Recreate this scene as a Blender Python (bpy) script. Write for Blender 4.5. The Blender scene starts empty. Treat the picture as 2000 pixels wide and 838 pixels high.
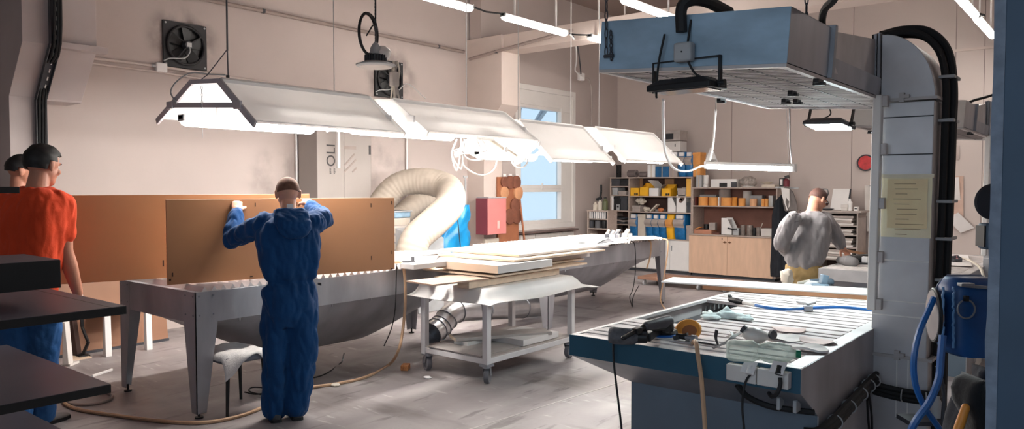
import bpy, bmesh, math, random
from math import sin, cos, pi, radians, sqrt, atan2
from mathutils import Vector, Matrix, noise, Quaternion
random.seed(7)
TUBE_S, CT_S, FL_S, SL_S, SKY_S, EXPO = 54., 27., 170., 80., 1.3, 1.08
V = Vector
SC = bpy.context.scene
COL = SC.collection
# ------------------------------------------------------------ camera model (also used to survey the room)
FPX, CXP, CYP, HOR, HCAM = 1470., 1000., 419., 364., 1.70
PITCH = math.atan((CYP-HOR)/FPX)
YAW = math.atan(1200*cos(PITCH)/FPX)
_f = V((-sin(YAW), cos(YAW), 0)); _r = V((cos(YAW), sin(YAW), 0)); _u = V((0, 0, 1))
FWD = _f*cos(PITCH)-_u*sin(PITCH); UPC = _u*cos(PITCH)+_f*sin(PITCH)
CAM = V((0, 0, HCAM))
def W(px, py, x=None, y=None, z=None, D=None):
    """survey: the point of the room on a wall / level / distance seen in that direction"""
    d = FWD+_r*((px-CXP)/FPX)-UPC*((py-CYP)/FPX)
    if x is not None: t = x/d.x
    elif y is not None: t = y/d.y
    elif z is not None: t = (z-HCAM)/d.z
    else: t = D
    return CAM+d*t
# ------------------------------------------------------------ materials
def C(r, g, b):
    def l(c):
        c /= 255.
        return c/12.92 if c <= .04045 else ((c+.055)/1.055)**2.4
    return (l(r), l(g), l(b), 1)
MATS = {}
def mat(name, col, rough=.6, metal=0., var=.12, scale=5., bump=0., bscale=60., stretch=(1, 1, 1), col2=None,
        alpha=None, trans=0., emit=None, estr=0., spec=None, detail=4., sheen=0.):
    if name in MATS: return MATS[name]
    m = bpy.data.materials.new(name); m.use_nodes = True
    nt = m.node_tree; N = nt.nodes; L = nt.links
    p = N['Principled BSDF']
    p.inputs['Roughness'].default_value = rough
    p.inputs['Metallic'].default_value = metal
    if spec is not None: p.inputs['Specular IOR Level'].default_value = spec
    if trans: p.inputs['Transmission Weight'].default_value = trans
    if alpha is not None: p.inputs['Alpha'].default_value = alpha
    if sheen: p.inputs['Sheen Weight'].default_value = sheen
    if emit is not None:
        p.inputs['Emission Color'].default_value = emit
        p.inputs['Emission Strength'].default_value = estr
    tc = N.new('ShaderNodeTexCoord'); mp = N.new('ShaderNodeMapping')
    mp.inputs['Scale'].default_value = stretch
    L.new(tc.outputs['Object'], mp.inputs['Vector'])
    nz = N.new('ShaderNodeTexNoise'); nz.inputs['Scale'].default_value = scale; nz.inputs['Detail'].default_value = detail
    L.new(mp.outputs['Vector'], nz.inputs['Vector'])
    cr = N.new('ShaderNodeValToRGB')
    a = tuple(max(0, c*(1-var)) for c in col[:3])+(1,)
    b = col2 if col2 else tuple(min(1, c*(1+var)) for c in col[:3])+(1,)
    cr.color_ramp.elements[0].color = a; cr.color_ramp.elements[0].position = .32
    cr.color_ramp.elements[1].color = b; cr.color_ramp.elements[1].position = .68
    L.new(nz.outputs['Fac'], cr.inputs['Fac']); L.new(cr.outputs['Color'], p.inputs['Base Color'])
    if bump:
        n2 = N.new('ShaderNodeTexNoise'); n2.inputs['Scale'].default_value = bscale; n2.inputs['Detail'].default_value = 3
        L.new(mp.outputs['Vector'], n2.inputs['Vector'])
        bp = N.new('ShaderNodeBump'); bp.inputs['Strength'].default_value = bump; bp.inputs['Distance'].default_value = .01
        L.new(n2.outputs['Fac'], bp.inputs['Height']); L.new(bp.outputs['Normal'], p.inputs['Normal'])
    MATS[name] = m
    return m
# ------------------------------------------------------------ things
def world_m(o):
    M = Matrix.Identity(4)
    while o is not None:
        M = Matrix.LocRotScale(o.location, o.rotation_euler, None) @ M
        o = o.parent
    return M
def tag(o, label=None, cat=None, group=None, kind=None):
    if label: o['label'] = label
    if cat: o['category'] = cat
    if group: o['group'] = group
    if kind: o['kind'] = kind
    return o
def thing(name, label, cat, loc=(0, 0, 0), rz=0., group=None, rot=None):
    o = bpy.data.objects.new(name, None); COL.objects.link(o)
    o.location = loc; o.rotation_euler = rot if rot else (0, 0, rz); o.empty_display_size = .05
    return tag(o, label, cat, group)
def dup(root, loc=None, rz=None, label=None, rot=None):
    r = root.copy(); COL.objects.link(r)
    if loc is not None: r.location = loc
    if rz is not None: r.rotation_euler = (0, 0, rz)
    if rot is not None: r.rotation_euler = rot
    if label: r['label'] = label
    for ch in list(root.children):
        c = ch.copy(); COL.objects.link(c); c.parent = r
        for g in list(ch.children):
            d = g.copy(); COL.objects.link(d); d.parent = c
    return r
def basis(zdir, xhint=None):
    z = V(zdir).normalized()
    h = V(xhint) if xhint is not None else (V((1, 0, 0)) if abs(z.x) < .9 else V((0, 1, 0)))
    x = (h-z*h.dot(z)).normalized(); y = z.cross(x)
    return x, y, z
class B:
    """collects shapes, then links them as ONE mesh object"""
    def __init__(s, M=None):
        s.v = []; s.f = []; s.M = M
    def add(s, vs, fs):
        n = len(s.v)
        s.v += [(s.M @ V(p) if s.M is not None else V(p)) for p in vs]
        s.f += [tuple(i+n for i in q) for q in fs]
        return s
    def box(s, lo, hi):
        a, b = lo, hi
        vs = [(x, y, z) for z in (a[2], b[2]) for y in (a[1], b[1]) for x in (a[0], b[0])]
        return s.add(vs, [(0, 2, 3, 1), (4, 5, 7, 6), (0, 1, 5, 4), (2, 6, 7, 3), (0, 4, 6, 2), (1, 3, 7, 5)])
    def cbox(s, c, sz, R=None):
        c = V(c); h = V(sz)/2
        vs = []
        for z in (-1, 1):
            for y in (-1, 1):
                for x in (-1, 1):
                    p = V((x*h.x, y*h.y, z*h.z))
                    vs.append(c+(R @ p if R is not None else p))
        return s.add(vs, [(0, 2, 3, 1), (4, 5, 7, 6), (0, 1, 5, 4), (2, 6, 7, 3), (0, 4, 6, 2), (1, 3, 7, 5)])
    def bar(s, p0, p1, w, h, up=(0, 0, 1)):
        """rectangular bar from p0 to p1, w across, h along up"""
        p0, p1 = V(p0), V(p1); d = p1-p0
        y = d.normalized(); z = V(up)-y*V(up).dot(y)
        if z.length < 1e-4: z = V((1, 0, 0))-y*y.x
        z.normalize(); x = y.cross(z)
        R = Matrix((x, y, z)).transposed()
        return s.cbox((p0+p1)/2, (w, d.length, h), R)
    def loft(s, rings, cap=True, closed=True):
        n = len(rings[0]); vs = [p for r in rings for p in r]; fs = []
        for i in range(len(rings)-1):
            for j in range(n if closed else n-1):
                k = (j+1) % n
                fs.append((i*n+j, i*n+k, (i+1)*n+k, (i+1)*n+j))
        if cap and closed:
            fs.append(tuple(range(n-1, -1, -1))); fs.append(tuple(range((len(rings)-1)*n, len(rings)*n)))
        return s.add(vs, fs)
    def prism(s, poly, d):
        """closed 3-d outline poly pushed along the vector d"""
        d = V(d); a = [V(p) for p in poly]
        return s.loft([a, [p+d for p in a]])
    def cyl(s, p0, p1, r0, r1=None, n=20, cap=True):
        p0, p1 = V(p0), V(p1); r1 = r0 if r1 is None else r1
        x, y, z = basis(p1-p0)
        R = [[p+x*(r*cos(2*pi*i/n))+y*(r*sin(2*pi*i/n)) for i in range(n)] for p, r in ((p0, r0), (p1, r1))]
        return s.loft(R, cap)
    def tube(s, pts, r, n=8, cap=True, closed=False):
        pts = [V(p) for p in pts]; m = len(pts); rings = []; x = None
        for i, p in enumerate(pts):
            a = pts[(i-1) % m] if (closed or i > 0) else p; b = pts[(i+1) % m] if (closed or i < m-1) else p
            t = (b-a)
            if t.length < 1e-9: t = V((0, 0, 1))
            t.normalize()
            if x is None: x, y, _ = basis(t)
            else:
                x = x-t*x.dot(t)
                x = x.normalized() if x.length > 1e-6 else basis(t)[0]
                y = t.cross(x)
            rr = r[i] if isinstance(r, (list, tuple)) else r
            rings.append([p+x*(rr*cos(2*pi*k/n))+y*(rr*sin(2*pi*k/n)) for k in range(n)])
        if closed: rings.append(rings[0]); cap = False
        return s.loft(rings, cap)
    def lathe(s, prof, c, n=24, ax=(0, 0, 1), cap=True):
        c = V(c); x, y, z = basis(ax)
        rings = [[c+z*h+x*(r*cos(2*pi*i/n))+y*(r*sin(2*pi*i/n)) for i in range(n)] for r, h in prof]
        return s.loft(rings, cap)
    def ell(s, c, r, R=None, n=16, m=10):
        c = V(c); r = V(r) if not isinstance(r, (int, float)) else V((r, r, r))
        vs = []; fs = []
        for i in range(m+1):
            t = pi*i/m
            for j in range(n):
                p = V((r.x*sin(t)*cos(2*pi*j/n), r.y*sin(t)*sin(2*pi*j/n), r.z*cos(t)))
                vs.append(c+(R @ p if R is not None else p))
        for i in range(m):
            for j in range(n):
                k = (j+1) % n
                fs.append((i*n+j, (i+1)*n+j, (i+1)*n+k, i*n+k))
        return s.add(vs, fs)
    def limb(s, pts, rs, n=14):
        for i in range(len(pts)-1):
            s.cyl(pts[i], pts[i+1], rs[i], rs[i+1], n)
        for p, r in zip(pts, rs): s.ell(p, r*.995, n=n, m=8)
        return s
    def torus(s, c, R, r, ax=(0, 0, 1), n=32, k=8):
        x, y, z = basis(ax); c = V(c)
        return s.tube([c+x*(R*cos(2*pi*i/n))+y*(R*sin(2*pi*i/n)) for i in range(n)], r, k, closed=True)
    def sheet(s, grid, th=.002):
        """a grid of points turned into a thin closed sheet"""
        nr, nc = len(grid), len(grid[0]); pts = [[V(p) for p in row] for row in grid]
        nm = []
        for i in range(nr):
            row = []
            for j in range(nc):
                du = pts[i][min(j+1, nc-1)]-pts[i][max(j-1, 0)]; dv = pts[min(i+1, nr-1)][j]-pts[max(i-1, 0)][j]
                k = du.cross(dv); row.append(k.normalized() if k.length > 1e-9 else V((0, 0, 1)))
            nm.append(row)
        vs = [pts[i][j]+nm[i][j]*th/2 for i in range(nr) for j in range(nc)]+[pts[i][j]-nm[i][j]*th/2 for i in range(nr) for j in range(nc)]
        o = nr*nc; fs = []
        for i in range(nr-1):
            for j in range(nc-1):
                a = i*nc+j; fs.append((a, a+1, a+nc+1, a+nc)); fs.append((o+a, o+a+nc, o+a+nc+1, o+a+1))
        for j in range(nc-1):
            fs.append((j+1, j, o+j, o+j+1)); a = (nr-1)*nc+j; fs.append((a, a+1, o+a+1, o+a))
        for i in range(nr-1):
            a = i*nc; fs.append((a, a+nc, o+a+nc, o+a)); a = i*nc+nc-1; fs.append((a+nc, a, o+a, o+a+nc))
        return s.add(vs, fs)
    def mesh(s, name='m'):
        me = bpy.data.meshes.new(name); me.from_pydata([tuple(p) for p in s.v], [], s.f); me.update()
        return me
    def obj(s, name, m, parent=None, bevel=0., smooth=35., label=None, cat=None, group=None, kind=None, recalc=True, mesh=None):
        me = mesh if mesh is not None else s.mesh(name)
        o = bpy.data.objects.new(name, me); COL.objects.link(o)
        if parent is not None:
            me.transform(world_m(parent).inverted()); o.parent = parent
        elif kind != 'structure':
            xs = [p.co for p in me.vertices]
            lo = V([min(p[i] for p in xs) for i in range(3)]); hi = V([max(p[i] for p in xs) for i in range(3)])
            c = V(((lo.x+hi.x)/2, (lo.y+hi.y)/2, lo.z)); me.transform(Matrix.Translation(-c)); o.location = c
        if recalc:
            bm = bmesh.new(); bm.from_mesh(me); bmesh.ops.recalc_face_normals(bm, faces=bm.faces); bm.to_mesh(me); bm.free()
        me.polygons.foreach_set('use_smooth', [True]*len(me.polygons))
        me.set_sharp_from_angle(angle=radians(smooth))
        if m is not None: me.materials.append(m)
        if bevel:
            md = o.modifiers.new('bevel', 'BEVEL'); md.width = bevel; md.segments = 2; md.limit_method = 'ANGLE'; md.angle_limit = radians(40)
            md.harden_normals = False
        return tag(o, label, cat, group, kind)
def spline(pts, n=8):
    """Catmull-Rom through pts"""
    pts = [V(p) for p in pts]; out = []
    P = [pts[0]*2-pts[1]]+pts+[pts[-1]*2-pts[-2]]
    for i in range(1, len(P)-2):
        a, b, c, d = P[i-1], P[i], P[i+1], P[i+2]
        for k in range(n):
            t = k/n
            out.append(.5*((2*b)+(c-a)*t+(2*a-5*b+4*c-d)*t*t+(3*b-a-3*c+d)*t**3))
    out.append(pts[-1]); return out
def fbm(p, o=3):
    return noise.fractal(p, 1., 2., o)
def remeshed(b, voxel, smooth=6, wr=None, fac=.5):
    """one continuous surface grown round all the shapes in b"""
    o = bpy.data.objects.new('tmp', b.mesh('tmp')); COL.objects.link(o)
    md = o.modifiers.new('r', 'REMESH'); md.mode = 'VOXEL'; md.voxel_size = voxel; md.adaptivity = 0
    if smooth:
        sm = o.modifiers.new('s', 'SMOOTH'); sm.factor = fac; sm.iterations = smooth
    dg = bpy.context.evaluated_depsgraph_get(); dg.update()
    me = bpy.data.meshes.new_from_object(o.evaluated_get(dg))
    old = o.data; bpy.data.objects.remove(o); bpy.data.meshes.remove(old)
    if wr:
        no = [v.normal.copy() for v in me.vertices]
        for v, k in zip(me.vertices, no): v.co += k*wr(v.co.copy())
        me.update()
    return me
# ------------------------------------------------------------ palette
GAL = mat('galvanised', C(164, 164, 169), .40, .45, .22, 3.5, .04, 30, stretch=(1, 1, .35))
GALD = mat('galvanised_dusty', C(188, 183, 182), .5, .25, .16, 4, .03, 40)
DUCTM = mat('duct_steel', C(198, 197, 200), .42, .3, .14, 3.0, .03, 26)
GREYMET = mat('grey_steel', C(150, 152, 158), .45, .6, .12, 6)
FILM = mat('blue_film', C(150, 176, 196), .38, .1, .25, 3.0, .03, 12, stretch=(1, 1, 2.2))
FILMD = mat('teal_film', C(40, 84, 106), .4, .1, .12, 3.0)
WHITE = mat('white_enamel', C(232, 230, 228), .4, 0, .04, 4)
DULLW = mat('dull_white', C(214, 209, 204), .6, 0, .07, 5)
PLY = mat('pale_board', C(214, 190, 166), .6, 0, .08, 3, stretch=(1, 6, 6))
RAWW = mat('raw_board_edge', C(206, 184, 160), .7, 0, .12, 14, stretch=(1, 5, 5))
MDF = mat('brown_board', C(160, 114, 80), .36, 0, .05, 2)
BLK = mat('black_plastic', C(22, 23, 26), .45, 0, .2, 12)
BLKR = mat('black_rubber', C(26, 26, 28), .7, 0, .2, 12)
DGREY = mat('dark_grey_plastic', C(62, 64, 70), .55, 0, .15, 10)
LGREY = mat('light_grey_plastic', C(170, 172, 174), .5, 0, .08, 8)
CARD = mat('cardboard', C(176, 138, 104), .8, 0, .1, 6)
CARDO = mat('orange_card', C(226, 158, 86), .7, 0, .08, 8)
YEL = mat('yellow_card', C(238, 178, 30), .6, 0, .06, 5)
GREYC = mat('grey_card', C(168, 158, 152), .8, 0, .1, 8)
PAPER = mat('paper', C(226, 222, 220), .8, 0, .04, 5)
BLUEP = mat('blue_wrap', C(28, 108, 166), .3, 0, .25, 14, .1, 40)
HOSEB = mat('blue_hose', C(24, 98, 170), .4, 0, .06, 8)
TAN = mat('tan_hose', C(196, 160, 128), .6, 0, .12, 10)
CREAM = mat('cream_fabric', C(206, 196, 182), .85, 0, .08, 6)
DUSTY = mat('dusty_debris', C(150, 132, 120), .9, 0, .25, 18)
SHELFW = mat('shelf_board', C(176, 160, 150), .65, 0, .1, 6, stretch=(1, 6, 6))
DOORW = mat('cupboard_door', C(220, 184, 156), .55, 0, .06, 3, stretch=(5, 5, 1))
SHBACK = mat('shelf_back', C(132, 92, 80), .8, 0, .14, 3)
# ============================================================ THE ROOM
XF, XW, YB, YC, ZC = -8.8, -8.5, 14.0, 9.57, 5.3      # fan wall, window wall, back wall, step in the wall, ceiling
WALL = mat('wall_plaster', C(186, 174, 169), .85, 0, .06, .7, .06, 25, detail=6)
WALLB = mat('wall_back_panels', C(202, 190, 184), .8, 0, .05, .6, detail=6)
CEIL = mat('ceiling_paint', C(158, 142, 134), .85, 0, .06, .6)
BEAM = mat('beam_paint', C(206, 192, 184), .8, 0, .05, 1.5)
COLM = mat('column_paint', C(184, 174, 172), .8, 0, .06, 1.5)
# dirt blown round the fans is part of the wall surface
def wall_dirt(m, spots):
    nt = m.node_tree; N = nt.nodes; L = nt.links; p = N['Principled BSDF']
    src = p.inputs['Base Color'].links[0].from_socket
    ge = N.new('ShaderNodeNewGeometry')
    nz = N.new('ShaderNodeTexNoise'); nz.inputs['Scale'].default_value = 3.2; nz.inputs['Detail'].default_value = 5
    L.new(ge.outputs['Position'], nz.inputs['Vector'])
    for c, rad, amt in spots:
        d = N.new('ShaderNodeVectorMath'); d.operation = 'DISTANCE'; d.inputs[1].default_value = c
        L.new(ge.outputs['Position'], d.inputs[0])
        mr = N.new('ShaderNodeMapRange'); mr.interpolation_type = 'SMOOTHSTEP'
        mr.inputs['From Min'].default_value = rad; mr.inputs['From Max'].default_value = rad*.45
        L.new(d.outputs['Value'], mr.inputs['Value'])
        mu = N.new('ShaderNodeMath'); mu.operation = 'MULTIPLY'; L.new(mr.outputs[0], mu.inputs[0])
        sh = N.new('ShaderNodeMapRange'); sh.inputs['From Min'].default_value = .42; sh.inputs['From Max'].default_value = .66; sh.inputs['To Max'].default_value = amt
        L.new(nz.outputs['Fac'], sh.inputs['Value']); L.new(sh.outputs[0], mu.inputs[1])
        mx = N.new('ShaderNodeMix'); mx.data_type = 'RGBA'; L.new(mu.outputs[0], mx.inputs[0]); L.new(src, mx.inputs[6])
        mx.inputs[7].default_value = C(58, 48, 46); src = mx.outputs[2]
    L.new(src, p.inputs['Base Color'])
wall_dirt(WALL, [((XF, 4.55, 3.4), .55, .6), ((XF, 7.85, 3.35), .62, .6), ((XF, 7.5, 1.9), 1.0, .3), ((XF, 5.9, 1.7), .7, .3)])

FLOORM = mat('concrete_floor', C(146, 138, 138), .5, 0, .14, 1.1, .1, 30, detail=8)
def floor_scuffs(m):
    nt = m.node_tree; N = nt.nodes; L = nt.links; p = N['Principled BSDF']
    src = p.inputs['Base Color'].links[0].from_socket
    ge = N.new('ShaderNodeNewGeometry')
    for sc, st, lo, hi, col, amt in ((2.0, (1, .35, 1), .5, .66, C(172, 166, 164), .75), (1.3, (.5, 1.6, 1), .55, .68, C(74, 62, 60), .6), (9., (1, .2, 1), .6, .68, C(60, 52, 52), .5), (14., (.25, 1, 1), .62, .7, C(196, 190, 188), .5)):
        mp = N.new('ShaderNodeMapping'); mp.inputs['Scale'].default_value = st; mp.inputs['Rotation'].default_value = (0, 0, .35)
        L.new(ge.outputs['Position'], mp.inputs['Vector'])
        nz = N.new('ShaderNodeTexNoise'); nz.inputs['Scale'].default_value = sc; nz.inputs['Detail'].default_value = 7
        L.new(mp.outputs[0], nz.inputs['Vector'])
        mr = N.new('ShaderNodeMapRange'); mr.inputs['From Min'].default_value = lo; mr.inputs['From Max'].default_value = hi; mr.inputs['To Max'].default_value = amt
        L.new(nz.outputs['Fac'], mr.inputs['Value'])
        mx = N.new('ShaderNodeMix'); mx.data_type = 'RGBA'; L.new(mr.outputs[0], mx.inputs[0]); L.new(src, mx.inputs[6]); mx.inputs[7].default_value = col
        src = mx.outputs[2]
    L.new(src, p.inputs['Base Color'])
    rz = N.new('ShaderNodeTexNoise'); rz.inputs['Scale'].default_value = 1.7; rz.inputs['Detail'].default_value = 6
    L.new(ge.outputs['Position'], rz.inputs['Vector'])
    rr = N.new('ShaderNodeMapRange'); rr.inputs['To Min'].default_value = .3; rr.inputs['To Max'].default_value = .7
    L.new(rz.outputs['Fac'], rr.inputs['Value']); L.new(rr.outputs[0], p.inputs['Roughness'])
floor_scuffs(FLOORM)
def struct(name, b, m, bevel=0.): return b.obj(name, m, kind='structure', bevel=bevel, smooth=20)
struct('floor', B().box((-9.2, -3, -.15), (4.2, 14.3, 0)), FLOORM)
struct('ceiling', B().box((-9.2, -3.2, ZC), (4.2, 14.3, ZC+.15)), CEIL)
struct('wall_left', B().box((XF-.2, -3, 0), (XF, YC+.19, ZC)), WALL)
wy0, wy1, wz0, wz1 = 10.52, 12.42, .90, 3.56          # window opening
struct('wall_window', B().box((XW-.25, YC+.02, 0), (XW, wy0, ZC)).box((XW-.25, wy1, 0), (XW, YB+.2, ZC)).box((XW-.25, wy0, 0), (XW, wy1, wz0)).box((XW-.25, wy0, wz1), (XW, wy1, ZC)), WALL)
struct('wall_back', B().box((XW-.25, YB, 0), (4.2, YB+.2, ZC)), WALLB)
struct('wall_right', B().box((4, -3, 0), (4.2, YB+.2, ZC)), WALL)
# unseen wall behind the camera, added to darken the foreground; opening shaped for daylight
struct('wall_front_unseen', B().box((-9.2, -3.2, 0), (4.2, -3, 1.3)).box((-9.2, -3.2, 3.9), (4.2, -3, ZC)).box((-9.2, -3.2, 1.3), (-3.2, -3, 3.9)).box((3.6, -3.2, 1.3), (4.2, -3, 3.9)), WALL)
# thin dark seams between the panels of the back wall
b = B()
for px in (1430, 1544, 1665, 1865, 1921): 
    x = W(px, 200, y=YB).x; b.box((x-.004, YB-.004, 0), (x+.004, YB+.01, ZC))
struct('trim_1', b, mat('seam', C(120, 108, 104), .8))
zl = W(1900, 96, y=YB).z
struct('trim_2', B().box((-2.6, YB-.03, zl-.02), (4, YB, zl+.02)), BEAM)
struct('baseboard_back', B().box((XW, YB-.015, 0), (4, YB, .1)), GREYMET)
# haunched frame columns on the wall, the first with a boxed-in stub beside it
def haunch(y0, y1, zlow, xb, zt=ZC):
    prof = [(xb, zlow), (-8.42, zlow), (-8.42, 2.58), (-8.03, 3.06), (-8.03, zt), (xb, zt)]
    return B().prism([(x, y0, z) for x, z in prof], (0, y1-y0, 0))
struct('column_near', haunch(2.6, 2.83, 0, XF), COLM, .004)
struct('column_near_stub', haunch(2.9, 3.26, 2.56, XF), COLM, .004)
struct('column_far', haunch(YC, 10.05, 0, XF, 4.2), BEAM, .004)
struct('beam_near', B().box((-8.03, 2.6, 3.9), (4, 2.83, 4.2)), BEAM)
struct('beam_far', B().box((-8.5, 9.62, 3.93), (4, 10.02, 4.2)), BEAM, .004)
struct('trim_3', B().box((-8.06, 2.9, 3.03), (-7.96, 3.34, 3.09)), COLM, .004)
# floor joint lines
p, q = W(920, 838, z=0), W(1240, 738, z=0); d = (q-p).normalized()
struct('trim_4', B().bar(p-d*2+V((0, 0, .0005)), q+d*1.2+V((0, 0, .0005)), .012, .003), mat('joint_filler', C(186, 180, 178), .9))
# ------------------------------------------------------------ window
WFR = mat('window_white', C(226, 222, 218), .45, 0, .03, 3)
def glass_mat(name, tint, frost):
    m = bpy.data.materials.new(name); m.use_nodes = True; N = m.node_tree.nodes; L = m.node_tree.links
    N.remove(N['Principled BSDF']); out = N['Material Output']
    tr = N.new('ShaderNodeBsdfTransparent'); tr.inputs[0].default_value = tint
    tl = N.new('ShaderNodeBsdfTranslucent'); tl.inputs[0].default_value = tint
    mx = N.new('ShaderNodeMixShader'); mx.inputs[0].default_value = frost; L.new(tr.outputs[0], mx.inputs[1]); L.new(tl.outputs[0], mx.inputs[2])
    gl = N.new('ShaderNodeBsdfGlossy'); gl.inputs['Roughness'].default_value = .05 if not frost else .3
    lw = N.new('ShaderNodeLayerWeight'); lw.inputs[0].default_value = .5; pw = N.new('ShaderNodeMath'); pw.operation = 'POWER'; pw.inputs[1].default_value = 5; L.new(lw.outputs['Facing'], pw.inputs[0]); fr = N.new('ShaderNodeMath'); fr.operation = 'MULTIPLY_ADD'; fr.inputs[1].default_value = .7; fr.inputs[2].default_value = .04; L.new(pw.outputs[0], fr.inputs[0])
    m2 = N.new('ShaderNodeMixShader'); L.new(fr.outputs[0], m2.inputs[0]); L.new(mx.outputs[0], m2.inputs[1]); L.new(gl.outputs[0], m2.inputs[2])
    L.new(m2.outputs[0], out.inputs[0]); return m
GLASS = glass_mat('window_glass', (.68, .72, .74, 1), 0.)
FROST = glass_mat('frosted_glass', (.7, .74, .76, 1), .15)
xf0, xf1 = XW-.16, XW-.02
fr = B()
def ringy(b, y0, y1, z0, z1, w, x0, x1):
    b.box((x0, y0, z0), (x1, y0+w, z1)).box((x0, y1-w, z0), (x1, y1, z1)).box((x0, y0+w, z0), (x1, y1-w, z0+w)).box((x0, y0+w, z1-w), (x1, y1-w, z1))
ringy(fr, wy0, wy1, wz0, wz1, .1, xf0, xf1+.02)
sy0, sy1 = 10.62, 11.98
fr.box((xf0, wy0+.1, wz1-.42), (xf1, wy1-.1, wz1-.1)).box((xf0, sy1+.02, wz0+.1), (xf1, wy1-.1, wz1-.42))
win = struct('window_1', fr, WFR, .006)
def child(b, name, m, parent, **k): return b.obj(name, m, parent, **k)
for (z0, z1, gm) in ((1.0, 1.66, FROST), (1.66, 2.62, FROST), (2.62, 3.14+.12, GLASS)):
    s_ = B(); ringy(s_, sy0, sy1+.02, z0, z1, .065, xf0+.03, xf1+.015)
    sa = s_.obj('window_sash', WFR, win, bevel=.005)
    B().box((xf0+.06, sy0+.06, z0+.06), (xf0+.066, sy1-.04, z1-.06)).obj('glass_pane', gm, sa)
B().box((xf1+.012, 11.28, 1.63), (xf1+.03, 11.32, 1.69)).box((xf1+.02, 11.29, 1.66), (xf1+.045, 11.31, 1.76)).obj('window_handle', WFR, win, bevel=.003)
B().box((XW-.02, 10.55, .84), (XW+.16, 12.3, .875)).obj('window_sill', mat('dark_sill', C(98, 82, 78), .6), win, bevel=.004)
# white low panels under the sill
th = thing('low_panel_unit', 'row of low white panels on the wall below the window sill', 'panel unit', (XW+.03, 11.4, 0))
for i in range(4):
    y = 10.62+i*.42
    B().box((XW+.005, y, 0), (XW+.06, y+.405, .82)).obj('panel', DULLW, th, bevel=.006)
# ------------------------------------------------------------ outside the window
tr = thing('bare_tree', 'pale bare branching tree outside the upper window pane', 'tree', (-15.5, 19.2, -1))
b = B(); random.seed(5)
def branch(p, d, L, r, n):
    q = p+d*L; m = (p+q)/2+V((random.uniform(-.1, .1), random.uniform(-.1, .1), 0))*L*.4
    b.tube([p, m, q], [r, r*.85, r*.7], 6)
    if n > 0:
        for k in range(3):
            a = V((random.uniform(-.8, .8), random.uniform(-.8, .8), random.uniform(.05, .7)))
            branch(p.lerp(q, random.uniform(.55, 1)), (d+a).normalized(), L*.68, r*.6, n-1)
branch(V((-15.5, 19.2, -1)), V((0, 0, 1)), 3.6, .16, 5)
b.obj('branches', mat('bark', C(170, 172, 176), .9), tr)
# ------------------------------------------------------------ wall services
def pipe(name, pts, r, m, label, cat, clips=(), group=None):
    t = thing(name, label, cat, pts[0], group=group)
    B().tube(pts, r, 10).obj('pipe_run', m, t)
    for c in clips: B().cbox(c, (.05, .035, .05)).obj('clip', DGREY, t)
    return t
PIPEM = mat('painted_pipe', C(150, 136, 130), .6, 0, .06, 4)
y0, y1 = W(300, -16, x=XF+.04), W(905, 101, x=XF+.04)
pipe('wall_pipe', [V((XF+.04, y0.y, 3.98)), V((XF+.04, YC-.12, 3.98))], .025, PIPEM, 'long thin pipe clipped high along the fan wall below the ceiling', 'pipe', [V((XF+.04, W(511, 24, x=XF).y, 3.98)), V((XF+.04, W(853, 94, x=XF).y, 3.98))])
pipe('wall_pipe', [V((-8.7, YC-.05, 3.86)), V((-8.03, YC-.05, 3.93)), V((-6.6, YC-.02, 4.08))], .025, PIPEM, 'short pipe rising over the corner behind the ceiling lamps', 'pipe', [V((-8.1, YC-.05, 3.92))])
zc = 3.10
CONDM = mat('conduit_grey', C(196, 184, 178), .6, 0, .05, 4)
pipe('wall_conduit', [V((XF+.02, 3.3, zc)), V((XF+.02, 4.22, zc-.0)), V((XF+.02, 6.4, zc-.06)), V((XF+.02, 9.4, zc-.12))], .016, CONDM, 'upper of the paired conduits running under the wall fans', 'conduit')
pipe('wall_conduit', [V((XF+.02, 3.3, zc-.055)), V((XF+.02, 4.22, zc-.065)), V((XF+.02, 6.4, zc-.16)), V((XF+.02, 9.4, zc-.2))], .012, CONDM, 'lower thinner of the paired conduits running under the wall fans', 'conduit')
t = thing('junction_box', 'small white junction box on the conduit left of the big wall fan', 'junction box', (XF, 4.26, 3.04))
B().box((XF, 4.2, 3.03), (XF+.06, 4.33, 3.14)).obj('box', WHITE, t, bevel=.01); B().cyl((XF+.03, 4.16, 3.1), (XF+.03, 4.2, 3.1), .018).obj('gland', LGREY, t)
# vertical battens and poles against the fan wall
for px, ya, yb, lab in ((580, 262, 400, 'thin upright white pole against the fan wall left of the dust collector'), (795, 285, 400, 'thin upright pole against the fan wall above the bent flexible duct')):
    p = W(px, yb, x=XF+.03); z2 = W(px, ya, x=XF+.03).z
    t = thing('wall_pole', lab, 'pole', (p.x, p.y, 0)); B().cyl((p.x, p.y, 0), (p.x, p.y, z2+.4), .016).obj('pole', WHITE, t); B().cbox((p.x-.01, p.y, 1.2), (.04, .06, .03)).obj('bracket', LGREY, t)
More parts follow.
